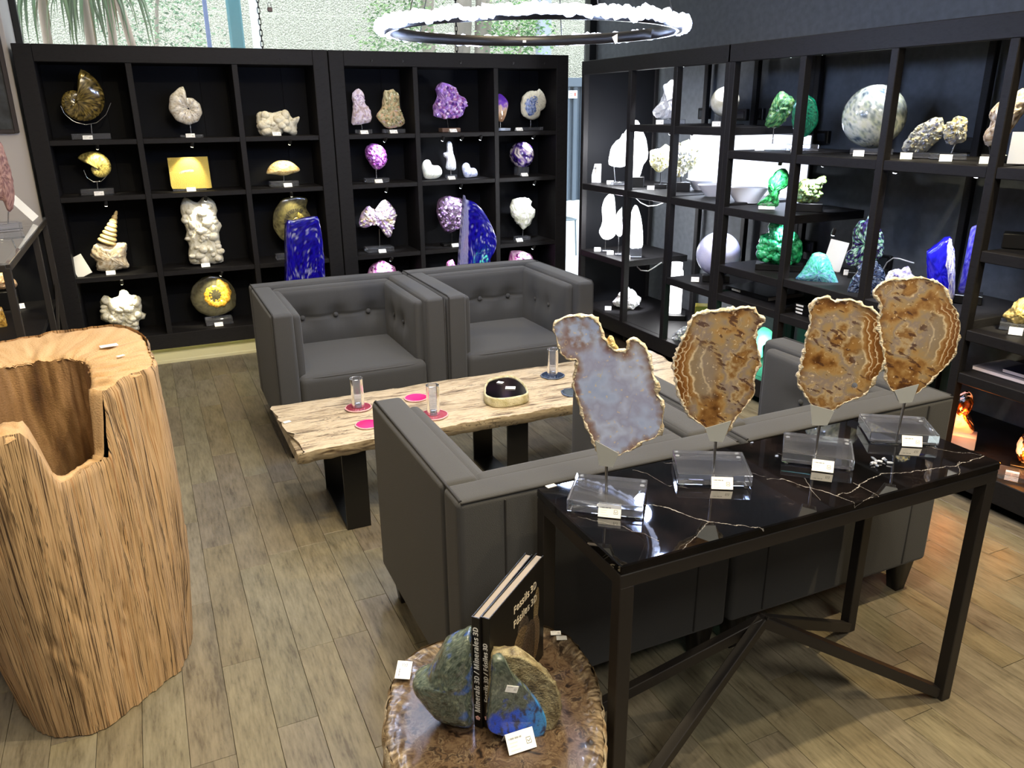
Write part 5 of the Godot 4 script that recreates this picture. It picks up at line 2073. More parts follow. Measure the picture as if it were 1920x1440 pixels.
func shell(called: String, label: String, short: String, t: Transform3D, a: Array, pal: Array, energy: float, ceil_y: float, pf := 40.0) -> void:
	var o := thing(called, label, "fossil", t.origin, "fossils on the window shelves")
	o.basis = t.basis
	var b := MB.new()
	ammonite(b, t, a[0], a[1], a[2], a[3], a[4], a[5], a[6], a[7], a[8], a[9])
	paint(b, 0, pal, pf, a[0], 1.4)
	part("coil", b, M.gloss, o)
	var c := flat_on(t, [a[0], a[1]])[0]
	spot_for(o, short, t * Vector3(c.x, c.y, 0), ceil_y, energy, true)


func back_specimens() -> void:

	var cards := []
	# --- unit of fossils
	var t := bs(173, 262, 0)
	shell("ammonite", "large dark olive ammonite with a tall horn, on the top left shelf", "the large dark ammonite", t, [144, 190, 147, 126, -1.0, 0.19, 0.56, 0.42, 0.0, 0.0], hx(["1c180e", "3a3218", "6a5a2a", "8a773e", "2c2616", "75652f", "a8935a"]), 0.42, 1.985, 52.0)
	rod("clear stand with a curved steel cradle under the large dark ammonite", t, 171, 234, 0.23, 0.10, 0.036, "clear", [114, 199, 121, 214, 138, 228, 160, 234, 182, 230, 199, 215, 208, 193])
	cards.append(["the large dark ammonite", 165, 262, 0])
	t = bs(360, 259, 0)
	shell("ammonite", "pale pearly ammonite with a ribbed coil, on the middle top shelf", "the pearly ammonite", t, [353, 204, 346, 162, 1.0, 0.11, 0.42, 0.6, 9.0, 0.05], hx(["8c8478", "d8d2c4", "f0ece0", "b9a98c", "e6e2da"]), 0.42, 1.985, 60.0)
	rod("clear stand with a curved cradle under the pearly ammonite", t, 356, 231, 0.15, 0.08, 0.016, "clear", [323, 206, 328, 219, 343, 230, 358, 231, 371, 221, 378, 206])
	cards.append(["the pearly ammonite", 358, 260, 0])
	t = bs(520, 256, 0)
	specimen("shell_cluster", "cream cluster of fossil shells lying on the right top shelf of ammonites", "fossil", "the cream shell cluster", t, c1([1445, 520, 1445, 460, 1480, 448, 1530, 455, 1580, 445, 1625, 460, 1650, 490, 1685, 475, 1668, 530, 1670, 570, 1640, 580, 1600, 560, 1560, 590, 1490, 590, 1460, 570]), 0.06, hx(["c8bfa0", "ece6cf", "f6f3e6"]), {"rough": 0.01, "lumps": [16, 0.018, 0.038, hx(["d6cba6", "f2ecd6", "e8dfc0"])], "spot": [0.45, 1.985], "warm": true, "group": "fossils on the window shelves"})
	cards.append(["the cream shell cluster", 520, 257, 0])
	t = bs(184, 364, 1)
	shell("ammonite", "small golden ammonite with a pointed horn, on the second shelf", "the small golden ammonite", t, [184, 316, 143, 298, -1.0, 0.20, 0.54, 0.5, 0.0, 0.0], hx(["3a341e", "857840", "b3a564", "6a6034", "9c8f50"]), 0.4, 1.45, 36.0)
	rod("clear stand with a curved cradle under the small golden ammonite", t, 182, 341, 0.2, 0.09, 0.036, "clear", [157, 319, 163, 333, 175, 341, 190, 340, 200, 330, 205, 319])
	cards.append(["the small golden ammonite", 186, 366, 1])
	t = bs(356, 358, 1)
	var o := thing("fossil_plate", "flat yellow stone plate with a fossil fish, on the second shelf", "fossil", t.origin, "fossils on the window shelves")
	o.basis = t.basis
	var b := MB.new()
	b.plate(dense(flat_on(t, c1([940, 708, 1166, 700, 1192, 878, 965, 882])), 40, 0.0005, 4.0, false), -0.012, 0.008)
	paint(b, 0, hx(["d2b850", "e2c964", "c8ac48"]), 14.0, 2.0, 0.8)
	part("plate", b, M.stone, o)
	b = MB.new()
	blob(b, flat_on(t, c1([985, 795, 1020, 778, 1060, 770, 1095, 768, 1112, 776, 1100, 788, 1060, 792, 1030, 798, 1000, 806])), 0.011, 0.002, 3.0, 24, 60.0)
	paint(b, 0, hx(["b8a878", "e6dcb4", "d0bf8a"]), 60.0, 1.0)
	part("fish", b, M.stone, o)
	spot_for(o, "the yellow fish plate", t * Vector3(0.0, 0.08, 0), 1.45, 0.5, true)
	rod("narrow clear foot under the yellow fish plate", t, -100, 0, 0.22, 0.07, 0.012)
	cards.append(["the yellow fish plate", 359, 357, 1])
	t = bs(533, 351, 1)
	specimen("bivalve_fossil", "smooth golden bivalve fossil on a thin rod, on the second shelf", "fossil", "the golden bivalve", t, c1([1498, 795, 1515, 755, 1545, 732, 1580, 722, 1625, 726, 1660, 745, 1686, 770, 1680, 785, 1650, 795, 1600, 808, 1550, 803, 1520, 800]), 0.04, hx(["a8803c", "d8b878", "f0dcac", "c49a58"]), {"rough": 0.002, "mat": "gloss", "stretch": Vector3(1, 3, 1), "spot": [0.4, 1.45], "warm": true, "group": "fossils on the window shelves"})
	rod("dark clear stand under the golden bivalve", t, 532, 328, 0.2, 0.09, 0.036)
	cards.append(["the golden bivalve", 541, 352, 1])
	t = bs(207, 507, 2)
	o = specimen("turret_shell", "golden spiral turret shell standing on a rough white rock, on the third shelf", "fossil", "the turret shell", t, c1([510, 1250, 530, 1200, 560, 1190, 620, 1195, 705, 1185, 712, 1240, 705, 1270, 728, 1320, 690, 1330, 620, 1345, 550, 1338, 540, 1290]), 0.06, hx(["9a7d58", "d8c4a0", "efe4cc", "fbf6e8"]), {"rough": 0.012, "core": "matrix", "spot": [0.55, 1.09], "warm": true, "group": "fossils on the window shelves"})
	b = MB.new()
	var p0 := flat_on(t, c1([600, 1190]))[0]
	var p1 := flat_on(t, c1([656, 1006]))[0]
	var ax := Vector3(p1.x - p0.x, p1.y - p0.y, 0)
	var prof := []
	for i in 57:
		var s := i / 56.0
		var w := fmod(s * 8.0, 1.0)
		prof.append(Vector2((0.062 * (1.0 - s * 0.9)) * (0.72 + 0.33 * sqrt(maxf(sin(PI * w), 0.0))), s * ax.length()))
	var zx := Vector3(0, 0, 1)
	b.lathe(prof, 22, Transform3D(Basis(ax.normalized().cross(zx), ax.normalized(), zx), Vector3(p0.x, p0.y, 0.0)))
	paint(b, 0, hx(["c89a44", "eccb84", "f6e2b0", "d8ae60"]), 30.0, 1.0, 1.0, Vector3(1, 2.5, 1))
	part("spiral", b, M.stone, o)
	cards.append(["the turret shell", 207, 509, 2])
	b = MB.new()
	b.box(Transform3D(Basis(Vector3(0, 0, 1), 0.42) * Basis(Vector3.RIGHT, -0.5), Vector3(0, 0.065, -0.03)), Vector3(0.095, 0.15, 0.004), 0.0005)
	single("info_sheet", "white information sheet leaning beside the turret shell", "paper", b, M.paper, bs(152, 515, 2, -6.03))
	t = bs(386, 497, 2)
	specimen("shell_column", "tall white column of fossil shells on the third shelf", "fossil", "the white shell column", t, c1([1015, 980, 1040, 930, 1075, 945, 1110, 960, 1140, 930, 1165, 925, 1200, 950, 1222, 1000, 1215, 1040, 1242, 1090, 1230, 1140, 1255, 1270, 1245, 1295, 1150, 1305, 1080, 1305, 1060, 1270, 1062, 1190, 1040, 1160, 1050, 1120, 1030, 1060]), 0.07, hx(["cfc8a8", "f0ecd8", "faf8ec"]), {"rough": 0.012, "lumps": [44, 0.016, 0.036, hx(["d8cfaa", "f4f0de", "fbf9f0"])], "spot": [0.75, 1.09], "warm": true, "group": "fossils on the window shelves"})
	cards.append(["the white shell column", 386, 498, 2])
	t = bs(540, 488, 2)
	o = specimen("sliced_ammonite", "sliced olive ammonite showing a ring of dark chambers, behind the blue slab", "fossil", "the sliced ammonite", t, c1([1535, 1090, 1538, 1020, 1560, 975, 1590, 940, 1650, 925, 1726, 935, 1722, 990, 1745, 1030, 1750, 1080, 1725, 1130, 1680, 1170, 1600, 1175, 1560, 1140]), 0.02, hx(["2e2a1c", "4c4832", "66603f", "3a3624"]), {"rough": 0.002, "mat": "gloss", "power": 0.25, "core": "slice", "spot": [0.3, 1.09], "warm": true, "group": "fossils on the window shelves"})
	b = MB.new()
	var cc := flat_on(t, c1([1670, 1065]))[0]
	var rr := cc.distance_to(flat_on(t, c1([1595, 1065]))[0])
	for k in 26:
		var a := PI * 0.35 + TAU * 0.72 * k / 26
		var d := Vector3(cos(a), sin(a), 0)
		b.beam(Vector3(cc.x, cc.y, 0.0195) + d * rr * 0.72, Vector3(cc.x, cc.y, 0.0195) + d * rr, 0.007, 0.006)
	part("chamber", b, mat(Color(0.03, 0.03, 0.02), 0.5), o)
	b = MB.new()
	ammonite(b, t, 556.7, 415, 556.7, 397, -1.0, 0.12, 0.3, 0.8, 14.0, 0.06)
	paint(b, 0, hx(["6a5a24", "a89a50", "4a4222"]), 60.0, 3.0)
	part("coil", b, M.gloss, o, Transform3D(Basis(), Vector3(0, 0, 0.014)))
	rod("clear stand under the sliced ammonite", t, 553, 450, 0.17, 0.1, 0.036)
	t = bs(231, 621, 3)
	specimen("coral_cluster", "bright white cluster of curled fossil shells on the bottom shelf", "fossil", "the white shell cluster", t, cr(60, 460, 8, [1040, 1100, 1035, 1000, 1050, 940, 1035, 850, 1070, 780, 1120, 755, 1150, 800, 1220, 790, 1300, 760, 1320, 680, 1370, 665, 1430, 700, 1460, 760, 1540, 740, 1600, 760, 1640, 830, 1640, 930, 1650, 1010, 1710, 1025, 1680, 1090, 1610, 1120, 1600, 1200, 1615, 1270, 1520, 1300, 1440, 1240, 1300, 1200, 1160, 1160]), 0.07, hx(["d8d0a8", "f4f0d8", "fcfae8"]), {"rough": 0.016, "freq": 24.0, "lumps": [38, 0.014, 0.034, hx(["e0d8b0", "f6f2de", "fdfbf0"])], "spot": [0.8, 0.56], "warm": true, "group": "fossils on the window shelves"})
	t = bs(412, 612, 3)
	o = specimen("sliced_ammonite", "round grey slice with a golden ammonite inside, on a three pronged clear stand", "fossil", "the golden ammonite disc", t, [357, 560, 360, 540, 372, 526, 389, 516, 410, 518, 428, 527, 440, 543, 443, 562, 440, 577, 424, 587, 412, 591, 396, 593, 377, 587, 364, 576], 0.022, hx(["34322a", "55523f", "46432f"]), {"rough": 0.003, "mat": "gloss", "power": 0.3, "core": "slice", "spot": [0.5, 0.56], "warm": true, "group": "fossils on the window shelves"})
	b = MB.new()
	ammonite(b, t, 404, 552, 406, 521, -1.0, 0.085, 0.25, 0.45, 11.0, 0.12)
	paint(b, 0, hx(["8a5a18", "d8a030", "f0cc60", "a8701c"]), 50.0, 3.0, 1.2)
	part("coil", b, M.gloss, o, Transform3D(Basis(), Vector3(0, 0, 0.016)))
	rod("clear three pronged stand under the golden ammonite disc", t, 396, 590, 0.19, 0.11, 0.045)
	cards.append(["the golden ammonite disc", 411, 611, 3])
	# --- unit of amethysts
	t = bs(682, 246, 0)
	specimen("quartz_cluster", "slim pale lilac quartz cluster on the top shelf of amethysts", "mineral", "the slim lilac quartz", t, c2([170, 490, 178, 400, 172, 345, 190, 315, 215, 310, 235, 330, 245, 390, 265, 410, 278, 455, 268, 485, 235, 495, 200, 502]), 0.03, hx(["8a7060", "c8b4b8", "e8dcec", "cdb9d8"]), {"rough": 0.008, "points": [60, 0.009, 0.014, hx(["d8c8dc", "f0e8f4", "b8a0c0"])], "spot": [0.4, 1.985], "group": "crystals on the window shelves"})
	rod("clear stand under the slim lilac quartz", t, 677, 232, 0.11, 0.08, 0.03)
	cards.append(["the slim lilac quartz", 684, 247, 0])
	t = bs(738, 246, 0)
	specimen("quartz_cluster", "pointed sage green quartz cluster beside the slim lilac quartz", "mineral", "the sage green quartz", t, c2([305, 455, 335, 400, 345, 320, 365, 315, 395, 308, 425, 340, 430, 400, 440, 440, 460, 480, 455, 500, 420, 515, 370, 522, 340, 500]), 0.04, hx(["6a5a3c", "a89a70", "c9c29c", "d8a878", "d0b8c8"]), {"rough": 0.01, "points": [100, 0.01, 0.016, hx(["a8a880", "d0cca8", "8a8860", "c0b898"])], "spot": [0.4, 1.985], "lift": -0.4, "group": "crystals on the window shelves"})
	rod("clear stand under the sage green quartz", t, 734, 238, 0.16, 0.09, 0.03)
	cards.append(["the sage green quartz", 739, 246, 0])
	var vio := hx(["3c1c66", "6a3a9c", "9a6cc8", "c8a8e0", "7a4a9a", "a070b0"])
	var viop := hx(["4a2478", "7a4ab0", "a880d8", "d8c0ec", "8a4a98", "b884b8"])
	t = bs(843, 247, 0)
	specimen("amethyst", "large violet amethyst on a brown wooden base, centre of the top shelf", "mineral", "the large violet amethyst", t, c2([615, 450, 612, 400, 635, 350, 625, 310, 655, 272, 700, 285, 735, 305, 745, 335, 790, 365, 785, 410, 760, 455, 720, 465, 660, 465]), 0.06, vio, {"rough": 0.012, "points": [110, 0.016, 0.028, viop], "spot": [0.55, 1.985], "group": "crystals on the window shelves"})
	rod("brown wooden block stand under the large violet amethyst", t, 838, 222, 0.15, 0.09, 0.03, "wood")
	cards.append(["the large violet amethyst", 851, 247, 0])
	t = bs(938, 246, 0)
	specimen("amethyst_point", "polished amethyst point, violet above and brown below, half behind the divider", "mineral", "the polished amethyst point", t, c2([935, 430, 930, 380, 940, 350, 970, 333, 1000, 355, 1016, 385, 1010, 420, 1000, 460, 985, 485, 965, 482, 945, 460]), 0.03, hx(["8a6a50", "b89878", "c8b0a0", "7a50b8", "5a30a0"]), {"rough": 0.001, "mat": "gloss", "lift": 1.5, "contrast": 0.5, "spot": [0.35, 1.985], "group": "crystals on the window shelves"})
	rod("clear stand under the polished amethyst point", t, 938, 226, 0.15, 0.08, 0.025)
	t = bs(995, 245, 0)
	specimen("geode", "white rimmed geode with a blue crystal hollow on a thin rod", "mineral", "the blue hollow geode", t, c2([1090, 440, 1086, 390, 1098, 345, 1130, 320, 1170, 318, 1185, 308, 1205, 330, 1220, 370, 1212, 410, 1190, 430, 1180, 460, 1140, 475, 1110, 462]), 0.045, hx(["c8c4a8", "f0ecd8", "e0dcc4"]), {"rough": 0.006, "spot": [0.42, 1.985], "group": "crystals on the window shelves"})
	o = get_node("geode")
	b = MB.new()
	var gp := flat_on(t, c2([1098, 420, 1100, 370, 1125, 345, 1165, 335, 1180, 370, 1170, 410, 1160, 445, 1130, 460, 1110, 445]))
	blob(b, gp, 0.049, 0.004, 7.0, 30, 60.0, 0.3)
	paint(b, 0, hx(["1c2a58", "4a62a8", "8aa0d8", "c8d4f0", "5a6a78"]), 50.0, 3.0, 1.3)
	part("hollow", b, M.gloss, o)
	rod("clear stand with a thin rod under the blue hollow geode", t, 995, 225, 0.19, 0.08, 0.025)
	cards.append(["the blue hollow geode", 975, 246, 0])
	t = bs(706, 340, 1)
	specimen("amethyst", "small magenta amethyst on a clear stand, on the second shelf", "mineral", "the small magenta amethyst", t, c2([245, 660, 250, 620, 280, 602, 320, 610, 350, 640, 360, 690, 345, 725, 310, 742, 280, 725, 258, 695]), 0.045, hx(["4a1c58", "8a4a98", "b87ac0", "d8a8d8"]), {"rough": 0.008, "points": [80, 0.013, 0.02, hx(["6a2a80", "a860b8", "d8a0e0", "8a3a90"])], "spot": [0.5, 1.45], "group": "crystals on the window shelves"})
	rod("clear stand under the small magenta amethyst", t, 705, 317, 0.18, 0.09, 0.03)
	cards.append(["the small magenta amethyst", 711, 341, 1])
	t = bs(811, 336, 1)
	specimen("stone_heart", "larger white stone heart lying against the back of the second shelf", "mineral", "the larger white heart", t, c2([570, 792, 555, 760, 550, 720, 565, 693, 590, 692, 606, 718, 640, 722, 658, 745, 655, 772, 625, 792]), 0.03, hx(["d8dcc8", "f4f6ec", "c8d0c8", "fafaf4"]), {"rough": 0.001, "mat": "gloss", "spot": [0.55, 1.45], "group": "crystals on the window shelves"})
	t = bs(880, 333, 1)
	specimen("stone_heart", "smaller blue white stone heart right of the thin grey crystal", "mineral", "the smaller blue heart", t, c2([785, 785, 770, 755, 768, 722, 785, 706, 803, 712, 812, 732, 835, 735, 850, 755, 848, 778, 820, 784]), 0.025, hx(["8a98d0", "b8c4ec", "e8ecfa", "98a8dc"]), {"rough": 0.001, "mat": "gloss", "spot": [0.45, 1.45], "group": "crystals on the window shelves"})
	t = bs(846, 333, 1)
	specimen("quartz_point", "thin upright grey crystal between the two stone hearts", "mineral", "the thin grey crystal", t, c2([680, 735, 684, 690, 668, 670, 668, 652, 684, 645, 684, 605, 694, 590, 710, 600, 718, 650, 732, 700, 732, 742, 700, 745]), 0.02, hx(["8a8c90", "c0c4cc", "e4e6ec"]), {"rough": 0.003, "stretch": Vector3(1, 0.3, 1), "spot": [0.35, 1.45], "group": "crystals on the window shelves"})
	rod("clear stand under the thin grey crystal", t, 845, 318, 0.08, 0.06, 0.03)
	cards.append(["the thin grey crystal", 848, 335, 1])
	t = bs(978, 331, 1)
	o = thing("stone_sphere", "purple and white banded stone sphere on a clear block", "mineral", t.origin, "crystals on the window shelves")
	o.basis = t.basis
	b = MB.new()
	var sc := flat_on(t, [978.5, 290])[0]
	var sr := sc.distance_to(flat_on(t, [999.5, 290])[0])
	b.ball(Vector3(sc.x, sc.y, 0), Vector3.ONE * sr, 22)
	paint(b, 0, hx(["1c1038", "3a2470", "5a3c98", "d8ccc8", "f0e8dc", "2a1850"]), 16.0, 8.0, 1.6, Vector3(1.2, 0.7, 1))
	part("sphere", b, M.gloss, o)
	spot_for(o, "the banded purple sphere", t * Vector3(sc.x, sc.y, 0), 1.45, 0.42)
	o = thing("specimen_stand", "clear acrylic cube under the banded purple sphere", "stand", t.origin, "specimen stands")
	b = MB.new()
	b.at(Vector3(0, (sc.y - sr * 0.93) * 0.5, 0), Vector3(0.095, sc.y - sr * 0.93, 0.09), 0.003)
	part("base", b, M.acrylic, o)
	cards.append(["the banded purple sphere", 985, 331, 1])
	t = bs(711, 471, 2)
	specimen("quartz_cluster", "winged cluster of citrine and lilac quartz on a rod, on the third shelf", "mineral", "the winged quartz cluster", t, c2([215, 1050, 222, 985, 258, 938, 290, 960, 305, 950, 345, 905, 385, 935, 412, 985, 395, 1060, 378, 1110, 350, 1095, 330, 1060, 295, 1040, 250, 1055]), 0.04, hx(["7a6848", "b8a888", "c8b0d8", "9878c8", "dcd4c8"]), {"rough": 0.01, "points": [100, 0.012, 0.03, hx(["e8e0d8", "b898dc", "c8b890", "f4f0ec", "d8c8e8"])], "spot": [0.62, 1.09], "group": "crystals on the window shelves"})
	rod("wide clear stand under the winged quartz cluster", t, 711, 430, 0.21, 0.13, 0.035)
	cards.append(["the winged quartz cluster", 718, 474, 2])
	t = bs(846, 464, 2)
	specimen("amethyst", "dark amethyst geode half behind the blue fan slab", "mineral", "the dark amethyst geode", t, c2([630, 970, 640, 910, 675, 888, 720, 890, 770, 905, 785, 980, 770, 1050, 740, 1065, 700, 1085, 660, 1060, 640, 1010]), 0.055, hx(["1c1220", "3c2c40", "6a5070", "9a80a8"]), {"rough": 0.01, "points": [110, 0.014, 0.02, hx(["4a3858", "8a6aa8", "b898d0", "2c2030", "d8c8e8"])], "spot": [0.5, 1.09], "group": "crystals on the window shelves"})
	rod("black stand under the dark amethyst geode", t, 847, 438, 0.16, 0.1, 0.02, "black")
	cards.append(["the dark amethyst geode", 855, 465, 2])
	t = bs(979, 451, 2)
	specimen("quartz_cluster", "pale green white crystal tapering to a thin rod, on the third shelf", "mineral", "the pale green crystal", t, c2([1030, 980, 1028, 930, 1045, 902, 1080, 895, 1120, 895, 1140, 915, 1140, 940, 1162, 965, 1150, 1010, 1125, 1045, 1098, 1062, 1070, 1040]), 0.045, hx(["a8a888", "d8dcc4", "f0f2e4", "e8e0f0"]), {"rough": 0.012, "freq": 20.0, "spot": [0.5, 1.09], "group": "crystals on the window shelves"})
	rod("clear stand under the pale green crystal", t, 981, 428, 0.12, 0.09, 0.03)
	cards.append(["the pale green crystal", 975, 443, 2])
	for q in [[[260, 1400, 265, 1280, 300, 1245, 335, 1230, 375, 1255, 405, 1275, 412, 1400], 720, "the pink violet amethyst", "pink violet amethyst peeking over the left armchair back"], [[680, 1400, 682, 1260, 700, 1235, 722, 1242, 728, 1400], 847, "the brown tipped crystal", "small brown tipped crystal just above the right armchair back"], [[1015, 1400, 1022, 1210, 1040, 1180, 1085, 1180, 1125, 1195, 1150, 1225, 1150, 1400], 978, "the magenta white amethyst", "magenta and white amethyst behind the right armchair corner"]]:
		t = bs(q[1], 585, 3)
		var px := c2(q[0])
		specimen("amethyst", q[3], "mineral", q[2], t, px, 0.05, hx(["5a1c50", "a83c88", "d888c0", "e8c8d8", "7a2a60"]), {"rough": 0.008, "points": [60, 0.01, 0.016, hx(["8a2a78", "c860a8", "e8b0d8", "5a1850"])], "spot": [0.7, 0.56], "group": "crystals on the window shelves"})
		rod("black block stand under " + q[2], t, -100, 0, 0.14, 0.1, maxf(flat_on(t, [px[0], px[1] + 4])[0].y, 0.03), "black")
	for c in cards:
		var p := on_z(c[1], c[2], -6.005)
		lean_card("small white label card in front of " + c[0], Vector3(p.x, ROWS[c[3]] + 0.0012, -6.005), 0.058, 0.033, 0.0, 42.0)
	# two standing slabs of lapis between the seats and the shelves
	t = upright(Vector3(on_z(575, 640, -5.35).x, 0.0, -5.35), 5.0)
	lapis("tall deep blue lapis slab with white veins, in front of the ammonite shelves", t, cr(560, 400, 8, [-195, 180, -60, 100, 230, 38, 270, 55, 295, 95, 340, 350, 360, 560, 380, 900, 400, 2260, -250, 2260, -200, 950]), 0.04, 1)
	t = upright(Vector3(on_z(895, 620, -5.35).x, 0.0, -5.35), 5.0)
	lapis("fan shaped deep blue lapis slab with a grey banded edge, before the amethyst shelves", t, c2([748, 2300, 748, 1245, 775, 905, 785, 905, 830, 918, 880, 970, 925, 1050, 948, 1120, 940, 1180, 915, 1225, 960, 2300]), 0.03, 2)


func lapis(label: String, t: Transform3D, px: Array, dz: float, kind: int) -> void:
	var o := thing("lapis_slab", label, "mineral", t.origin, "standing lapis slabs")
	o.basis = t.basis
	var poly := flat_on(t, px)
	for i in poly.size():
		poly[i].y = maxf(poly[i].y, 0.002)
	var b := MB.new()
	blob_steps = 40
	blob(b, poly, dz, 0.004, 3.0 * kind, 140, 16.0, 0.12)
	blob_steps = 16
	paint(b, 0, hx(["0a0648", "140c78", "1c1496", "100a60", "1a1288"]), 14.0, kind * 7.0, 1.2)
	for i in b.v.size():
		var p := b.v[i]
		var v := absf(nz.get_noise_3dv(p * Vector3(9, 5, 9) + Vector3(kind * 3.0, 0, 0)))
		var f := smoothstep(0.03, 0.0, v) * 0.9 + 0.10 * smoothstep(0.25, 0.5, nz.get_noise_3dv(p * 40))
		if kind == 2 and p.x < lerpf(-0.105, -0.055, clampf(p.y / 1.1, 0, 1)) - 0.03 * 0:
			f = 0.55 + 0.4 * sin(p.x * 900.0)
		b.c[i] = b.c[i].lerp(Color.html("a8aac8").srgb_to_linear(), clampf(f, 0, 0.8))
	part("stone", b, M.gloss, o)


func side_specimens() -> void:
	var white := hx(["d8dce0", "f2f4f6", "fcfcfc"])
	var t := ss(1262, 231, 1.55)
	specimen("quartz_crystal", "jagged white crystal leaning right on the top side shelf", "mineral", "the jagged white crystal", t, c3([630, 650, 690, 570, 720, 500, 712, 450, 725, 432, 785, 392, 820, 425, 845, 455, 840, 520, 790, 620, 790, 690, 700, 710, 660, 700]), 0.05, white, {"rough": 0.012, "ridges": true, "freq": 14.0, "spot": [1.2, 1.93], "out": 0.1, "group": "crystals on the side shelves"})
	rod("clear stand under the jagged white crystal", t, 1250, 222, 0.16, 0.1, 0.03)
	t = ss(1358, 229, 1.545)
	sphere("stone_sphere", "cream stone sphere on the top side shelf, half behind a post", "the cream sphere", t, 1359.5, 190.5, 27.5, hx(["d0c8a8", "efe9d0", "f8f4e4"]), 12.0, [0.9, 1.93])
	rod("black stand ring under the cream sphere", t, -100, 0, 0.07, 0.07, 0.05, "black")
	# green stones
	t = ss(1448, 280, 1.421)
	specimen("malachite", "folded green malachite on a thin rod, on the shelf above the light panel", "mineral", "the folded green malachite", t, c3([1560, 780, 1545, 750, 1580, 660, 1610, 580, 1650, 510, 1690, 485, 1730, 512, 1785, 560, 1770, 640, 1740, 690, 1680, 760, 1620, 785]), 0.04, hx(["0c2418", "1e5030", "3a7a44", "7a9a50", "8a98a8"]), {"rough": 0.012, "ridges": true, "freq": 22.0, "spot": [0.7, 1.93], "out": 0.1, "group": "green stones on the side shelves"})
	rod("clear stand under the folded green malachite", t, 1451, 238, 0.2, 0.12, 0.035)
	t = ss(1503, 284, 1.421)
	specimen("malachite", "polished emerald green malachite slice with a pale rim, half behind a post", "mineral", "the polished malachite slice", t, c4([20, 690, 40, 580, 95, 520, 150, 512, 210, 560, 235, 650, 235, 740, 190, 810, 120, 862, 50, 820, 22, 750]), 0.016, hx(["06281c", "0c5038", "1a7a54", "0a3a2a", "2c9a6c"]), {"rough": 0.002, "mat": "gloss", "power": 0.25, "spot": [0.5, 1.93], "out": 0.1, "group": "green stones on the side shelves"})
	rod("clear stand under the polished malachite slice", t, 1503, 256, 0.17, 0.11, 0.035)
	t = ss(1633, 290, 1.421, 3.42)
	sphere("stone_sphere", "very large grey and white marbled stone sphere on the upper side shelf", "the very large marbled sphere", t, 1639, 218.5, 62.5, hx(["56626c", "98a29c", "c4c8b8", "d8dacc", "c8cca8", "7a8680", "cfd2c4"]), 15.0, [0.6, 1.93])
	rod("clear cradle under the very large marbled sphere", t, -100, 0, 0.2, 0.14, 0.03)
	t = ss(1722, 296, 1.421)
	var kya := hx(["5f6676", "8e949c", "b4b6ae", "c0b894", "8288a8", "c6c8c4"])
	specimen("kyanite", "blue grey bladed mineral cluster right of the very large sphere", "mineral", "the bladed blue grey cluster", t, c4([920, 950, 960, 880, 1000, 830, 1060, 770, 1130, 730, 1180, 710, 1255, 708, 1255, 760, 1300, 780, 1230, 860, 1190, 910, 1130, 960, 1060, 975, 960, 975]), 0.06, kya, {"rough": 0.016, "ridges": true, "freq": 20.0, "points": [70, 0.007, 0.03, kya, 0.95, 0.5], "spot": [0.8, 1.93], "warm": true, "out": 0.1, "group": "crystals on the side shelves"})
	rod("clear stand under the bladed blue grey cluster", t, 1745, 277, 0.16, 0.1, 0.025)
	t = ss(1776, 301, 1.421)
	specimen("kyanite", "yellow tipped mineral piece on a rod beside the bladed cluster", "mineral", "the yellow tipped piece", t, c4([1265, 770, 1310, 745, 1360, 700, 1410, 695, 1452, 730, 1452, 820, 1445, 870, 1390, 900, 1310, 915, 1270, 880]), 0.05, hx(["74788c", "a8aab0", "c4bea0", "c8b060", "d4ccb4"]), {"rough": 0.014, "points": [40, 0.007, 0.022, kya, 0.95, 0.5], "spot": [0.7, 1.93], "warm": true, "out": 0.1, "lift": 0.6, "group": "crystals on the side shelves"})
	rod("clear stand under the yellow tipped piece", t, 1791, 270, 0.15, 0.1, 0.025)
	t = ss(1862, 303, 1.421)
	specimen("fossil_bone", "twisted brown and white fossil at the right edge of the upper shelf", "fossil", "the twisted brown fossil", t, c4([1585, 890, 1600, 820, 1650, 750, 1640, 680, 1690, 610, 1740, 550, 1800, 560, 1840, 500, 1930, 470, 1980, 560, 1900, 680, 1840, 760, 1790, 840, 1730, 880, 1660, 935, 1610, 920]), 0.06, hx(["4a3424", "9a7a5a", "d8c4a8", "e8e0d8", "c09a4a"]), {"rough": 0.014, "ridges": true, "freq": 16.0, "stretch": Vector3(2, 0.7, 1), "spot": [0.9, 1.93], "warm": true, "out": 0.1, "group": "crystals on the side shelves"})
	rod("black stand under the twisted brown fossil", t, 1855, 272, 0.1, 0.1, 0.03, "black")
	var b := MB.new()
	b.box(Transform3D(Basis(Vector3.RIGHT, -0.3), Vector3(0, 0.065, 0)), Vector3(0.1, 0.13, 0.004), 0.0005)
	single("info_sheet", "pale information sheet leaning at the right end of the upper shelf", "paper", b, M.paper, ss(1913, 312, 1.42, 3.3))
	# glowing selenites of the window end
	t = ss(1160, 346, 1.11)
	lit("glowing white selenite on clear posts nearest the shelf end panel", "the left glowing selenite", t, c3([275, 1088, 283, 970, 320, 900, 360, 870, 385, 830, 405, 900, 410, 1088]), 0.05, 2.2, 0.25)
	rod("clear double post stand under the left glowing selenite", t, 1150, 306, 0.12, 0.1, 0.02)
	t = ss(1190, 350, 1.11)
	lit("tall glowing white selenite in front of a black slab, second shelf", "the tall glowing selenite", t, c3([380, 870, 410, 800, 446, 740, 455, 722, 500, 720, 520, 750, 555, 830, 580, 910, 586, 1030, 550, 1090, 520, 1180, 470, 1182, 430, 1120, 400, 1000]), 0.05, 2.4, 0.3)
	rod("black block under the tall glowing selenite", t, -100, 0, 0.13, 0.12, flat_on(t, [1190, 331])[0].y, "black")
	t = ss(1238, 353, 1.11)
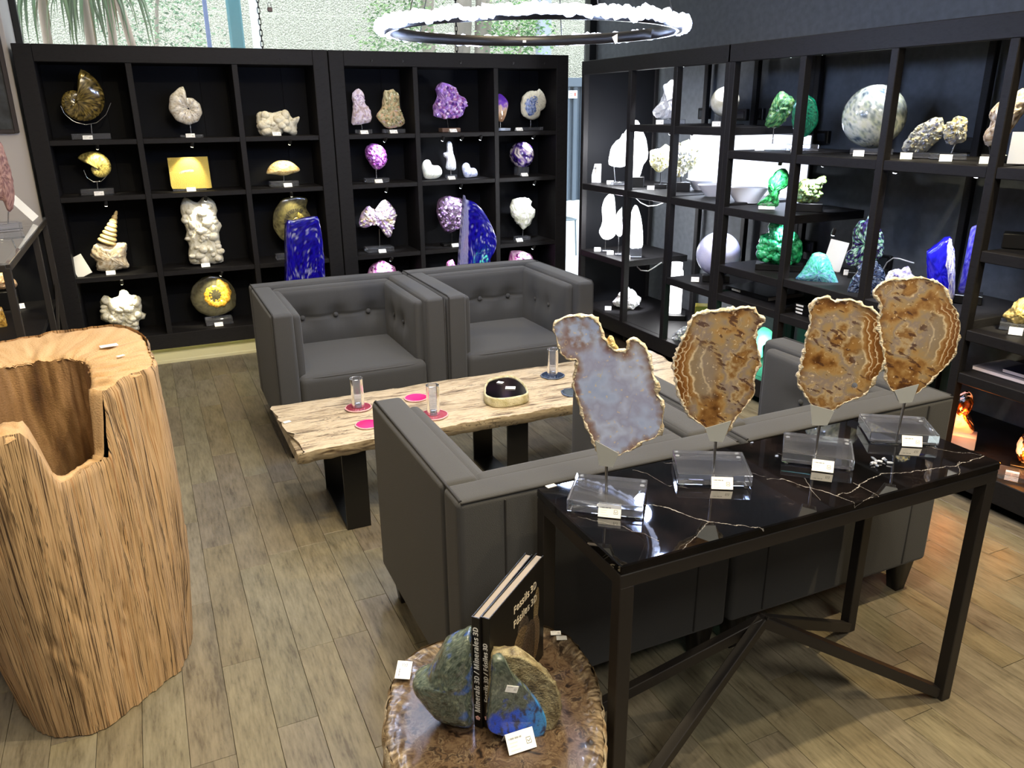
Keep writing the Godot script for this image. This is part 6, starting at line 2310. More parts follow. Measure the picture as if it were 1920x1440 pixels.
	specimen("quartz_cluster", "pale yellow quartz cluster on a rod, second side shelf", "mineral", "the pale yellow cluster", t, c3([608, 985, 640, 960, 690, 955, 730, 925, 765, 945, 770, 1050, 740, 1110, 690, 1145, 640, 1125, 610, 1080]), 0.045, hx(["b8a84c", "e0d88c", "f4f2d8", "f8f8f0"]), {"rough": 0.012, "points": [90, 0.007, 0.015, hx(["f0ecc8", "fcfcf0", "d8cf7c"])], "spot": [1.1, 1.5], "group": "crystals on the side shelves"})
	rod("black rod stand under the pale yellow cluster", t, 1239, 322, 0.09, 0.09, 0.03, "black")
	t = ss(1277, 358, 1.11)
	specimen("quartz_cluster", "spiky white and yellow crystal fan on a black block", "mineral", "the spiky white crystal fan", t, c3([805, 1180, 830, 1100, 805, 1060, 830, 1000, 812, 900, 860, 905, 915, 880, 950, 920, 1000, 960, 1018, 1010, 990, 1080, 950, 1130, 880, 1165, 840, 1190]), 0.05, hx(["c8bc70", "ece8c0", "f8f8f4"]), {"rough": 0.01, "points": [110, 0.009, 0.03, hx(["f0ecd0", "fcfcfa", "dcd490", "e8ecf4"])], "spot": [1.2, 1.5], "group": "crystals on the side shelves"})
	rod("black block stand under the spiky white crystal fan", t, 1277, 332, 0.12, 0.1, 0.06, "black")
	# white stone bowls before the light panel
	for q in [[1315, 371, 0.085, 0.07, "left white angular stone bowl in front of the light panel", 0.4], [1338, 374, 0.085, 0.075, "middle white angular stone bowl in front of the light panel", 0.1], [1400, 384, 0.10, 0.09, "right and largest white angular stone bowl in front of the light panel", -0.15]]:
		var p := ss(q[0], q[1], 1.111 if q[0] < 1350 else 1.101, 3.56 if q[0] < 1320 else 3.36)
		b = MB.new()
		var rings := []
		for k in [[0.45, 0.0], [0.5, 0.004], [1.0, 1.0], [0.97, 1.02], [0.9, 0.98], [0.42, 0.14]]:
			var ring := PackedVector3Array()
			for i in 24:
				var a := TAU * i / 24
				var s := pow(absf(cos(a)), 4) + pow(absf(sin(a)), 4)
				var r: float = q[2] * k[0] * pow(s, -0.25) * (1.0 + 0.05 * nz.get_noise_2d(cos(a) * 2 + q[0], sin(a) * 2))
				ring.append(Vector3(cos(a) * r * 1.25, q[3] * k[1] * (1.0 + 0.06 * cos(a * 1.0 + q[0])), sin(a) * r))
			rings.append(ring)
		b.skin(rings, true, true)
		single("stone_bowl", q[4], "bowl", b, mat(Color(0.9, 0.9, 0.92), 0.3), Transform3D(Basis(Vector3.UP, q[5]) * p.basis, p.origin), "white stone bowls")
	t = ss(1437, 392, 1.101)
	specimen("malachite", "green crystal lump standing on a darker green one, before the light panel", "mineral", "the stacked green lump", t, c3([1570, 1290, 1572, 1230, 1600, 1180, 1640, 1140, 1690, 1110, 1730, 1150, 1745, 1220, 1720, 1270, 1670, 1300, 1660, 1350, 1655, 1420, 1600, 1425, 1540, 1420, 1478, 1418, 1500, 1390, 1560, 1350, 1580, 1320]), 0.04, hx(["082414", "12582c", "2c9a4c", "5ac070", "0c3c28"]), {"rough": 0.012, "mat": "gloss", "spot": [0.7, 1.37], "group": "green stones on the side shelves"})
	rod("small white block under the stacked green lump", t, -100, 0, 0.09, 0.07, maxf(flat_on(t, [1437, 386.5])[0].y, 0.01), "white")
	t = ss(1516, 396, 1.101)
	specimen("malachite", "rough yellow green mineral on a small black base", "mineral", "the rough yellow green mineral", t, c4([62, 1370, 65, 1300, 90, 1240, 130, 1200, 200, 1215, 250, 1185, 300, 1178, 300, 1210, 265, 1260, 262, 1340, 230, 1385, 150, 1400, 90, 1395]), 0.05, hx(["24482c", "5a8a48", "a8b860", "c8c488", "7ab898"]), {"rough": 0.016, "lumps": [30, 0.008, 0.018, hx(["4a7a40", "a0b45c", "88b88c", "c0b078"])], "spot": [0.7, 1.37], "group": "green stones on the side shelves"})
	rod("black block stand under the rough yellow green mineral", t, 1512, 381, 0.14, 0.1, 0.045, "black")
	# lower shelves at the window end
	t = ss(1136, 472, 0.601)
	lit("tall glowing selenite log on thin steel legs, third shelf", "the selenite log by the end panel", t, c5([190, 372, 215, 290, 212, 175, 240, 90, 285, 55, 312, 80, 322, 180, 322, 390, 238, 432]), 0.035, 2.4, 0.22)
	rod("thin steel legged stand under the selenite log by the end panel", t, 1135, 447, 0.08, 0.06, 0.012)
	t = ss(1160, 478, 0.601)
	lit("slim glowing selenite wand half behind the post, third shelf", "the slim selenite wand", t, c5([330, 385, 332, 230, 372, 175, 376, 180, 376, 388]), 0.02, 2.2, 0.08)
	rod("thin steel stand under the slim selenite wand", t, 1160, 437, 0.06, 0.05, 0.012)
	t = ss(1190, 482, 0.601)
	lit("wide glowing selenite tower right of the slim wand", "the wide selenite tower", t, c5([435, 485, 436, 320, 445, 240, 470, 165, 490, 150, 515, 190, 540, 310, 546, 480, 500, 497]), 0.045, 2.4, 0.25)
	rod("clear low stand under the wide selenite tower", t, -100, 0, 0.1, 0.08, maxf(flat_on(t, [1190, 463.5])[0].y, 0.01))
	t = ss(1175, 579, 0.156)
	specimen("quartz_cluster", "bright white quartz lump on the lowest side shelf near the window", "mineral", "the white quartz lump", t, c5([302, 940, 330, 910, 360, 870, 395, 830, 415, 805, 440, 840, 480, 850, 500, 890, 532, 905, 520, 950, 480, 995, 410, 1000, 360, 980, 320, 970]), 0.06, white, {"rough": 0.014, "spot": [1.4, 0.55], "points": [30, 0.014, 0.03, white], "group": "crystals on the side shelves"})
	var lp := ss(1263, 596, 0.156)
	var o := thing("selenite_lamp", "tall glowing white cylinder lamp of selenite on a black base", "lamp", lp.origin, "glowing selenites")
	o.basis = lp.basis
	b = MB.new()
	b.at(Vector3(0, 0.02, 0), Vector3(0.17, 0.04, 0.17), 0.004)
	part("base", b, M.black_plastic, o)
	b = MB.new()
	var h1 := flat_on(lp, [1263, 492])[0].y
	b.lathe([Vector2(0.0, 0.042), Vector2(0.052, 0.042), Vector2(0.053, h1 * 0.8), Vector2(0.05, h1 * 0.86), Vector2(0.043, h1 * 0.88), Vector2(0.044, h1), Vector2(0, h1 + 0.002)], 14)
	part("shade", b, glow(Color(0.98, 0.99, 1.0), 2.0), o)
	var ol := OmniLight3D.new()
	ol.name = "lamp_light"
	ol.position = Vector3(0, 0.2, 0.09)
	ol.light_energy = 0.1
	ol.light_size = 0.04
	ol.omni_range = 5
	ol.omni_attenuation = 2.0
	ol.shadow_enabled = true
	o.add_child(ol)
	t = ss(1342, 527, 0.586)
	sphere("stone_sphere", "large glossy lilac white sphere on a dark stand, lower side shelf", "the large lilac white sphere", t, 1347, 476, 42.5, hx(["b8bcec", "d0d4f8", "e0e2fc"]), 3.0, [0.9, 1.07])
	rod("dark low stand under the large lilac white sphere", t, -100, 0, 0.17, 0.1, 0.04, "black")
	t = ss(1460, 505, 0.761)
	specimen("malachite", "large glossy green botryoidal stone on a dark wooden base", "mineral", "the large green botryoidal stone", t, c5([1485, 590, 1480, 520, 1500, 450, 1510, 400, 1570, 370, 1570, 310, 1610, 290, 1700, 295, 1720, 340, 1780, 370, 1830, 420, 1850, 500, 1840, 590, 1800, 630, 1700, 640, 1580, 620]), 0.07, hx(["06301c", "0c6438", "1ca058", "48d084", "0a4428"]), {"rough": 0.01, "mat": "gloss", "lumps": [70, 0.012, 0.026, hx(["0a5c34", "20a85c", "60e0a0", "0c4028"])], "spot": [0.9, 1.05], "group": "green stones on the side shelves"})
	rod("dark carved wooden base under the large green botryoidal stone", t, -100, 0, 0.26, 0.12, maxf(flat_on(t, [1460, 494])[0].y, 0.02), "black")
	t = ss(1532, 535, 0.773)
	specimen("fluorite", "translucent sea green fluorite mountain slab with wavy white base", "mineral", "the sea green fluorite slab", t, c6([52, 750, 100, 690, 150, 610, 190, 550, 235, 535, 290, 550, 330, 600, 360, 680, 400, 770, 408, 825, 350, 825, 280, 800, 200, 790, 100, 775]), 0.03, hx(["2c5078", "7aa8bc", "4a9a90", "2c8068", "5ab494"]), {"rough": 0.003, "mat": "gloss", "lift": 0.9, "contrast": 1.2, "pf": 50.0, "n": 90, "stretch": Vector3(1, 1.8, 1), "spot": [0.5, 1.05], "out": 0.1, "group": "green stones on the side shelves"})
	b = MB.new()
	b.box(Transform3D(Basis(Vector3(0, 0, 1), -0.2) * Basis(Vector3.RIGHT, -0.25), Vector3(0, 0.085, 0)), Vector3(0.10, 0.17, 0.004), 0.0005)
	single("info_sheet", "pale information sheet leaning behind the sea green fluorite slab", "paper", b, M.paper, ss(1562, 512, 0.773, 3.5))
	t = ss(1620, 515, 0.773, 3.5)
	specimen("fluorite", "tall slice of violet and green fluorite with a pale rim", "mineral", "the violet green fluorite slice", t, c6([462, 610, 470, 540, 512, 500, 515, 400, 530, 345, 575, 280, 625, 275, 645, 240, 675, 228, 710, 270, 735, 330, 768, 390, 775, 490, 765, 560, 720, 600, 650, 620, 560, 640, 500, 650]), 0.02, hx(["0e0a1c", "2a1c48", "5a489a", "1c2c24", "6ab880", "c8e4d0"]), {"rough": 0.003, "mat": "gloss", "power": 0.25, "contrast": 1.8, "pf": 55.0, "n": 110, "spot": [0.7, 1.38], "out": 0.1, "group": "crystals on the side shelves"})
	rod("black base under the violet green fluorite slice", t, 1600, 497, 0.16, 0.09, 0.03, "black")
	t = ss(1624, 553, 0.773)
	specimen("fluorite", "dark blue fluorite slice with pale zigzag bands, low on the long shelf", "mineral", "the dark zigzag slice", t, c6([478, 860, 490, 810, 520, 740, 560, 690, 560, 650, 620, 610, 700, 600, 740, 640, 778, 700, 780, 760, 750, 840, 690, 890, 600, 880, 520, 885]), 0.03, hx(["0c1020", "28324e", "5a6c90", "1a2238", "a8b8cc", "141a2c"]), {"rough": 0.004, "mat": "gloss", "power": 0.3, "contrast": 1.8, "pf": 55.0, "n": 110, "spot": [0.6, 1.38], "out": 0.1, "group": "crystals on the side shelves"})
	t = ss(1690, 532, 0.773)
	specimen("fluorite", "violet and white fluorite lump right of the dark zigzag slice", "mineral", "the violet white lump", t, c6([785, 800, 800, 720, 840, 690, 890, 665, 910, 680, 960, 655, 985, 665, 1020, 740, 1030, 800]), 0.04, hx(["3c2c70", "8a7cb8", "d8d4e8", "f4f2f8", "a8a070"]), {"rough": 0.012, "freq": 18.0, "spot": [0.6, 1.38], "out": 0.1, "group": "crystals on the side shelves"})
	t = ss(1765, 570, 0.773)
	o = specimen("lapis_block", "vivid blue lapis block with white bands down its right side", "mineral", "the vivid blue lapis block", t, c6([1122, 540, 1150, 510, 1200, 470, 1260, 425, 1310, 412, 1330, 440, 1330, 500, 1350, 520, 1355, 680, 1350, 890, 1300, 960, 1140, 960, 1130, 760]), 0.06, hx(["0c0c98", "1a18c8", "2420dc", "1410b0"]), {"rough": 0.004, "mat": "gloss", "power": 0.2, "pf": 20.0, "n": 64, "spot": [1.1, 1.38], "out": 0.12, "group": "standing lapis slabs"})
	b = MB.new()
	blob(b, flat_on(t, c6([1255, 590, 1275, 560, 1280, 470, 1310, 415, 1330, 440, 1332, 500, 1350, 520, 1356, 680, 1350, 890, 1300, 960, 1300, 800, 1280, 640])), 0.064, 0.004, 4.0, 44, 20.0, 0.2)
	paint(b, 0, hx(["d8d8f0", "f4f4fc", "3430c0", "c8ccec", "f0f0fa"]), 26.0, 2.0, 1.8, Vector3(3, 0.25, 1))
	part("white_band", b, M.stone, o)
	t = ss(1804, 565, 0.773)
	specimen("lapis_pillar", "slim speckled blue lapis pillar beside the corner post", "mineral", "the slim lapis pillar", t, c6([1380, 868, 1400, 750, 1430, 600, 1450, 500, 1470, 400, 1485, 340, 1515, 318, 1550, 322, 1535, 400, 1510, 520, 1480, 680, 1450, 860]), 0.025, hx(["1c1878", "3430a8", "6a68b8", "241c90"]), {"rough": 0.003, "mat": "gloss", "power": 0.3, "spot": [0.6, 1.38], "out": 0.1, "group": "standing lapis slabs"})
	rod("black block under the slim lapis pillar", t, -100, 0, 0.16, 0.12, maxf(flat_on(t, [1804, 549])[0].y, 0.015), "black")
	# books and odds on the low shelves
	t = ss(1428, 572, 0.584, 3.34)
	var bk := thing("book", "large black book lying flat on the low shelf under the green botryoidal stone", "book", t.origin)
	bk.basis = Basis(Vector3.UP, -PI * 0.5)
	b = MB.new()
	b.span(Vector3(-0.19, 0, -0.15), Vector3(0.19, 0.003, 0.13), 0.0008)
	b.span(Vector3(-0.19, 0.025, -0.15), Vector3(0.19, 0.028, 0.13), 0.0008)
	b.span(Vector3(-0.19, 0, 0.127), Vector3(0.19, 0.028, 0.131), 0.0008)
	part("cover", b, mat(Color(0.03, 0.03, 0.032), 0.25), bk)
	b = MB.new()
	b.span(Vector3(-0.186, 0.003, -0.146), Vector3(0.186, 0.025, 0.127))
	part("pages", b, mat(Color(0.5, 0.48, 0.45), 0.8), bk)
	text("spine_title", "MINERALS", 0.012, M.white_paint, bk, Transform3D(Basis(), Vector3(-0.09, 0.014, 0.1312)), true)
	for k in 3:
		var p := ss(1520, 606, 0.576 + 0.021 * k, 3.28)
		bk = thing("book", ["lowest thin black book of the stack under the dark zigzag slice", "middle thin black book of the stack under the dark zigzag slice", "top thin black book of the stack under the dark zigzag slice"][k], "book", p.origin + Vector3(0, 0, 0.1), "stacked thin black books")
		bk.basis = Basis(Vector3.UP, -PI * 0.5 + 0.04 * k)
		b = MB.new()
		b.span(Vector3(-0.13, 0, -0.1), Vector3(0.13, 0.0025, 0.1), 0.0006)
		b.span(Vector3(-0.13, 0.0175, -0.1), Vector3(0.13, 0.02, 0.1), 0.0006)
		b.span(Vector3(-0.13, 0, 0.098), Vector3(0.13, 0.02, 0.101), 0.0006)
		part("cover", b, mat(Color(0.035, 0.035, 0.04), 0.3), bk)
		b = MB.new()
		b.span(Vector3(-0.127, 0.0025, -0.097), Vector3(0.127, 0.0175, 0.098))
		part("pages", b, mat(Color(0.6, 0.58, 0.55), 0.8), bk)
		b = MB.new()
		b.span(Vector3(-0.12, 0.005, 0.101), Vector3(-0.07, 0.015, 0.1014))
		part("spine_label", b, M.white_paint, bk)
	t = ss(1320, 590, 0.156, 3.5)
	b = MB.new()
	b.at(Vector3(0, 0.09, 0), Vector3(0.13, 0.18, 0.1), 0.004)
	o = thing("calcite_block", "yellowish translucent block at the back of the lowest shelf", "mineral", t.origin)
	o.basis = t.basis
	paint(b, 0, hx(["8a8030", "c8b850", "a89a48"]), 20.0, 2.0)
	part("stone", b, M.gloss, o)
	t = ss(1276, 644, 0.156)
	specimen("quartz_cluster", "small clear quartz cluster low behind the brown agate slice", "mineral", "the small clear quartz", t, c5([780, 1270, 800, 1215, 850, 1165, 890, 1145, 925, 1155, 930, 1220, 900, 1275, 840, 1292]), 0.04, hx(["6a7078", "a8b0b8", "dce0e4"]), {"rough": 0.01, "mat": "gloss", "points": [40, 0.012, 0.025, hx(["98a0a8", "d8dce0", "7a8088"])], "group": "crystals on the side shelves"})
	t = ss(1432, 676, 0.156, 3.45)
	lit("glowing green and white crystal lamp on the lowest shelf behind the armchair", "the glowing green lamp", t, c5([1440, 1430, 1462, 1330, 1468, 1240, 1490, 1180, 1530, 1150, 1580, 1165, 1620, 1210, 1600, 1240, 1560, 1250, 1530, 1300, 1520, 1430]), 0.05, 0.9, 0.05, Color(0.4, 1.0, 0.78))
	# the last unit on the right
	t = ss(1905, 612, 0.751, 3.3)
	specimen("citrine", "honey brown crystal on a clear stand at the right edge, middle shelf", "mineral", "the honey brown crystal", t, c6([1748, 1050, 1790, 1010, 1860, 940, 1940, 900, 2010, 960, 2000, 1080, 1940, 1120, 1860, 1140, 1800, 1105]), 0.05, hx(["5a4a28", "98844a", "c8b478", "786440"]), {"rough": 0.008, "mat": "gloss", "spot": [0.7, 1.05], "warm": true, "group": "crystals on the side shelves"})
	rod("clear stand under the honey brown crystal", t, 1895, 606, 0.12, 0.1, 0.03)
	t = ss(1908, 478, 1.088, 3.3)
	b = MB.new()
	b.at(Vector3(0, 0.03, 0), Vector3(0.13, 0.06, 0.1), 0.003)
	single("black_box", "small black box on the shelf at the right edge", "box", b, M.black_plastic, t)
	t = ss(1890, 720, 0.561, 3.3)
	for k in 2:
		bk = thing("book", ["pale grey art book lying on the low right shelf", "navy book with white letters lying on the pale grey book"][k], "book", t.origin + Vector3(0.02 * k, 0.0185 * k, 0.05 - 0.0 * k + 0.12 * k))
		bk.basis = Basis(Vector3.UP, -PI * 0.5)
		b = MB.new()
		b.span(Vector3(-0.15, 0.0155, -0.11), Vector3(0.15, 0.018, 0.11), 0.0006)
		b.span(Vector3(-0.15, 0.0, -0.11), Vector3(0.15, 0.0025, 0.11), 0.0006)
		part("cover", b, mat([Color(0.5, 0.48, 0.5), Color(0.06, 0.06, 0.16)][k], 0.35), bk)
		b = MB.new()
		b.span(Vector3(-0.149, 0.0025, -0.108), Vector3(0.149, 0.0155, 0.109))
		part("pages", b, mat(Color(0.9, 0.85, 0.86), 0.7), bk)
		if k:
			text("cover_title", "Y C", 0.06, M.white_paint, bk, Transform3D(Basis(Vector3.RIGHT, -PI / 2), Vector3(-0.05, 0.0182, 0.0)), true)
	t = ss(1800, 834, 0.156, 3.3)
	lit("smoky brown crystal lit orange from below, lowest right shelf", "the orange lit crystal", t, cr(1700, 760, 4.8, [395, 240, 400, 130, 425, 60, 430, 0, 450, -60, 500, -110, 560, -120, 600, -60, 590, 20, 545, 90, 600, 180, 600, 230, 570, 252, 480, 240]), 0.05, 0.5, 0.05, Color(1.0, 0.5, 0.12), true)
	rod("grey green block under the orange lit crystal", t, -100, 0, 0.12, 0.1, maxf(flat_on(t, [1800, 811])[0].y, 0.02), "grey")
	t = ss(1918, 880, 0.156, 3.3)
	lit("amber crystal lit from below at the right edge of the lowest shelf", "the amber lit crystal", t, cr(1700, 760, 4.8, [985, 400, 1000, 330, 1040, 280, 1100, 260, 1150, 330, 1150, 460, 1090, 520, 1030, 500, 1000, 440]), 0.05, 0.35, 0.03, Color(1.0, 0.6, 0.2), true)
	rod("black block under the amber lit crystal", t, -100, 0, 0.1, 0.1, maxf(flat_on(t, [1918, 868])[0].y, 0.02), "black")
	t = ss(1900, 915, 0.156, 3.2)
	b = MB.new()
	b.at(Vector3(0, 0.012, 0), Vector3(0.22, 0.022, 0.11), 0.002)
	single("specimen_stand", "empty clear acrylic block at the front of the lowest right shelf", "stand", b, M.acrylic, t)
	for q in [[1237, 230, 1.55, "in front of the jagged white crystal", 3.2], [1343, 234, 1.545, "in front of the cream sphere", 3.2], [1424, 280, 1.421, "beside the folded green malachite", 3.2], [1492, 284, 1.421, "under the polished malachite slice", 3.2], [1609, 294, 1.421, "in front of the very large marbled sphere", 3.2],
			[1698, 300, 1.421, "in front of the bladed blue grey cluster", 3.2], [1772, 305, 1.421, "in front of the yellow tipped piece", 3.2], [1848, 307, 1.421, "in front of the twisted brown fossil", 3.2], [1144, 344, 1.111, "under the left glowing selenite", 3.22], [1220, 356, 1.111, "left of the black rod stand", 3.24], [1120, 472, 0.601, "under the selenite log by the end panel", 0.0],
			[1144, 478, 0.601, "under the slim selenite wand", 0.0], [1175, 487, 0.601, "left of the wide selenite tower", 0.0], [1140, 582, 0.156, "in front of the white quartz lump", 0.0], [1303, 529, 0.586, "left of the large lilac white sphere", 0.0], [1437, 505, 0.761, "in front of the large green botryoidal stone", 0.0], [1590, 517, 0.773, "on the black base of the violet slice", 0.0],
			[1903, 629, 0.751, "in front of the honey brown crystal", 3.2], [1890, 925, 0.156, "in front of the empty clear block", 3.17], [1118, 342, 1.111, "tall", 3.22]]:
		var p := on_x(q[0], q[1], clampf(on_y(q[0], q[1], q[2]).x, 3.16, 3.5) if q[4] == 0.0 else q[4])
		if q[3] == "tall":
			lean_card("tall white information card at the window end of the second side shelf", Vector3(p.x, q[2] + 0.001, p.z), 0.07, 0.14, 999.0, 8.0, "information cards")
		else:
			lean_card("small white label card " + q[3], Vector3(p.x, q[2] + 0.001, p.z), 0.05, 0.034)
	# black socket boxes along the wall
	for q in [[1321, 213, "behind the cream sphere, left"], [1391, 215, "left of the folded malachite"], [1421, 214, "touching the folded malachite"], [1541, 257, "left of the very large sphere"], [1812, 272, "behind the yellow tipped piece"], [1515, 462, "behind the sea green fluorite"], [1655, 490, "behind the violet green slice"]]:
		var p := on_x(q[0], q[1], 3.785)
		o = thing("wall_socket", "black socket box on the dark wall " + q[2], "socket", p, "black socket boxes")
		b = MB.new()
		b.at(Vector3.ZERO, Vector3(0.03, 0.075, 0.12), 0.004)
		part("housing", b, M.black_plastic, o)
		b = MB.new()
		b.at(Vector3(-0.016, 0, 0), Vector3(0.004, 0.045, 0.08), 0.001)
		part("face", b, mat(Color(0.16, 0.17, 0.18), 0.2), o)
	# loose lamp leads
	for q in [["loop of pale lamp lead under the second side shelf", [[490, 92], [530, 130], [590, 158], [660, 152], [725, 125]], 3.4], ["pale lamp lead curving behind the corner post, lowest shelf", [[500, 655], [530, 685], [590, 690], [640, 660], [700, 620]], 3.3]]:
		var pts := []
		for k in q[1]:
			var px := c5(k)
			pts.append(on_x(px[0], px[1], q[2]))
		b = MB.new()
		b.tube(pts, 0.004, 6)
		single("lamp_lead", q[0], "cable", b, M.white_wire)
	b = MB.new()
	var pts2 := []
	for k in [[762, 690], [800, 620], [850, 585], [900, 590], [970, 612], [1020, 625]]:
		var px := c6(k)
		pts2.append(on_x(px[0], px[1], 3.68))
	b.tube(pts2, 0.004, 6)
	single("lamp_lead", "grey lead curving along the dark wall behind the violet white lump", "cable", b, M.white_wire)


func sphere(called: String, label: String, short: String, t: Transform3D, cx: float, cy: float, r: float, pal: Array, pf: float, spot: Array) -> void:
	var o := thing(called, label, "mineral", t.origin, "stone spheres")
	o.basis = t.basis
	var c := flat_on(t, [cx, cy])[0]
	var rad := c.distance_to(flat_on(t, [cx + r, cy])[0])
	var b := MB.new()
	b.ball(Vector3(c.x, c.y, 0), Vector3.ONE * rad, 40)
	paint(b, 0, pal, pf, cx, 1.3)
	part("sphere", b, M.gloss, o)
	spot_for(o, short, t * Vector3(c.x, c.y, 0), spot[1], spot[0], false, 0.06, 0.14)


func lit(label: String, short: String, t: Transform3D, px: Array, dz: float, e: float, light_e: float, col := Color(0.97, 0.98, 1.0), brown := false) -> void:
	var o := specimen("selenite_lamp", label, "lamp", short, t, px, dz, hx(["f0f0f0", "ffffff"]), {"rough": 0.004, "glow": [col, e], "core": "shade", "group": "glowing crystals"})
	if brown:
		var b := MB.new()
		blob(b, flat_on(t, px.slice(4, 24)), dz * 1.08, 0.01, 3.0, 30, 30.0)
		paint(b, 0, hx(["1c0e06", "4a2a12", "a86420", "2a160a"]), 30.0, 2.0, 1.4, Vector3.ONE, -1.0)
		part("stone", b, M.gloss, o)
	var poly := flat_on(t, px)
	var c := Vector2.ZERO
	for p in poly:
		c += p / poly.size()
	var ol := OmniLight3D.new()
	ol.name = "lamp_light"
	ol.position = Vector3(c.x, c.y, dz + 0.03)
	ol.light_energy = light_e
	ol.light_color = col
	ol.light_size = 0.03
	ol.omni_range = 5
	ol.omni_attenuation = 2.0
	ol.shadow_enabled = true
	o.add_child(ol)


func small_spots() -> void:
	for s in spots:  # one placed for each lit specimen; many are hidden from view
		var col := Color(1.0, 0.95, 0.80) if s[3] else Color(0.93, 0.95, 1.0)
		lamp_spot("shelf_spotlight", s[0], s[1], s[2] * 0.38, 34.0, col, 0.011, 0.035, "tiny black spotlight placed to light " + s[4], "tiny shelf spotlights")


# ------------------------------------------------------------------ the four agate slices
func console_agates() -> void:
	var names := ["lilac grey", "left brown", "right brown", "rightmost brown"]
	var outl := [[1039, 618, 1042, 606, 1049, 600, 1064, 594, 1086, 592, 1112, 597, 1126, 612, 1129, 627, 1139, 640, 1152, 656, 1165, 658, 1176, 659, 1181, 640, 1186, 635, 1204, 646, 1216, 664, 1221, 685, 1225, 707, 1232, 722, 1230, 738, 1240, 752, 1244, 775, 1240, 805, 1225, 820, 1202, 827, 1187, 839, 1161, 851, 1142, 848, 1122, 846, 1109, 816, 1097, 790, 1088, 760, 1079, 730, 1077, 713, 1081, 689, 1083, 672, 1069, 672, 1056, 664, 1047, 644],
		[1300, 593, 1306, 589, 1330, 584, 1356, 582, 1375, 580, 1394, 576, 1409, 578, 1424, 591, 1433, 601, 1420, 612, 1416, 632, 1420, 655, 1424, 681, 1414, 700, 1412, 715, 1414, 734, 1403, 752, 1390, 767, 1375, 788, 1369, 800, 1356, 818, 1338, 818, 1321, 799, 1300, 784, 1285, 767, 1277, 749, 1268, 726, 1266, 707, 1262, 689, 1268, 666, 1276, 644, 1287, 621, 1296, 602],
		[1530, 562, 1551, 557, 1568, 564, 1593, 562, 1607, 566, 1627, 576, 1645, 590, 1648, 618, 1653, 646, 1657, 667, 1652, 694, 1640, 708, 1631, 726, 1617, 741, 1596, 748, 1579, 755, 1563, 767, 1541, 770, 1521, 757, 1513, 743, 1502, 726, 1497, 708, 1501, 689, 1504, 674, 1509, 649, 1513, 628, 1520, 608, 1519, 583],
		[1655, 531, 1669, 524, 1690, 524, 1718, 521, 1739, 523, 1763, 533, 1773, 545, 1780, 566, 1791, 583, 1798, 608, 1796, 635, 1787, 667, 1773, 684, 1752, 705, 1735, 722, 1716, 736, 1694, 742, 1676, 733, 1662, 715, 1661, 694, 1653, 674, 1653, 653, 1650, 628, 1647, 604, 1652, 583, 1648, 562, 1638, 552, 1641, 540]]
	var grip := [[1117, 823, 1161, 847, 1150, 873, 1124, 869], [1321, 800, 1370, 786, 1354, 826, 1330, 824], [1519, 756, 1564, 768, 1551, 795, 1523, 795], [1675, 730, 1721, 718, 1708, 752, 1685, 754]]
	var feet := [[1137, 871, 1137, 925], [1342, 826, 1338, 882], [1535, 795, 1529, 852], [1696, 753, 1683, 812]]
	var front_edge := [[1062, 960, 1205, 975], [1270, 910, 1410, 915], [1465, 868, 1600, 885], [1630, 830, 1760, 838]]
	var y0 := 0.7655
	for k in 4:
		var f = front_edge[k]
		var fa := on_y(f[0], f[1], y0)
		var fb := on_y(f[2], f[3], y0)
		var u := Vector3(fb.x - fa.x, 0, fb.z - fa.z)
		var w := u.length()
		u = u.normalized()
		var n := u.cross(Vector3.UP)
		var dd := 0.145
		var h := 0.03
		var pc := (fa + fb) * 0.5 - n * dd * 0.5
		# stand
		var st := thing("agate_stand", "clear acrylic block stand holding the %s agate slice" % names[k], "stand", pc, "agate stands on the marble table")
		st.basis = Basis(u, Vector3.UP, n)
		var b := MB.new()
		b.at(Vector3(0, h * 0.5 + 0.003, 0), Vector3(w, h, dd), 0.0018)
		part("base", b, M.acrylic, st)
		for s in [[-1, -1], [1, -1], [-1, 1], [1, 1]]:
			b = MB.new()
			b.lathe([Vector2(0, 0), Vector2(0.0055, 0), Vector2(0.0055, 0.0028), Vector2(0, 0.0029)], 14, Transform3D(Basis(), Vector3(s[0] * (w * 0.5 - 0.012), 0, s[1] * (dd * 0.5 - 0.012))))
			part("foot", b, mat(Color(0.85, 0.85, 0.82), 0.4), st)
		var base_top := on_y(feet[k][2], feet[k][3], y0 + h + 0.003)
		var t := Transform3D(st.basis, Vector3(base_top.x, y0, base_top.z))
		var inv := st.transform.affine_inverse()
		var g := flat_on(t, grip[k])
		var mid := (g[2] + g[3]) * 0.5
		b = MB.new()
		b.tube([inv * (t * Vector3(0, 0.006, 0)), inv * (t * Vector3(mid.x * 0.2, 0.034, 0)), inv * (t * Vector3(mid.x, mid.y + 0.01, 0))], 0.0036, 10)
		part("rod", b, M.steel, st)
		var cl := inv * t
		b = MB.new()
		b.plate(g, 0.0085, 0.0105, cl)
		b.plate(g, -0.0105, -0.0085, cl)
		var q0 := cl * Vector3((g[2].x + g[3].x) * 0.5, mid.y + 0.003, 0)
		b.at(q0, Vector3(g[2].distance_to(g[3]) * 0.8, 0.006, 0.02), 0.001)
		part("clamp", b, M.chrome, st)
		# slice
		var o := thing("agate_slice", ["lilac grey agate slice with a small lobe at its upper left, on the marble table", "brown banded agate slice second from the left on the marble table", "brown agate slice with a small round hole low on its right side", "brown agate slice at the right end of the marble table, tallest of the four"][k], "agate", t.origin, "standing agate slices")
		o.basis = t.basis
		var poly := dense(flat_on(t, outl[k]), 150, 0.0035, k * 13.0)
		b = MB.new()
		var holes := []
		if k == 2:
			holes = flat_on(t, [1602, 722])
		var face := poly
		if holes:
			face = keyhole(poly, holes[0], 0.007)
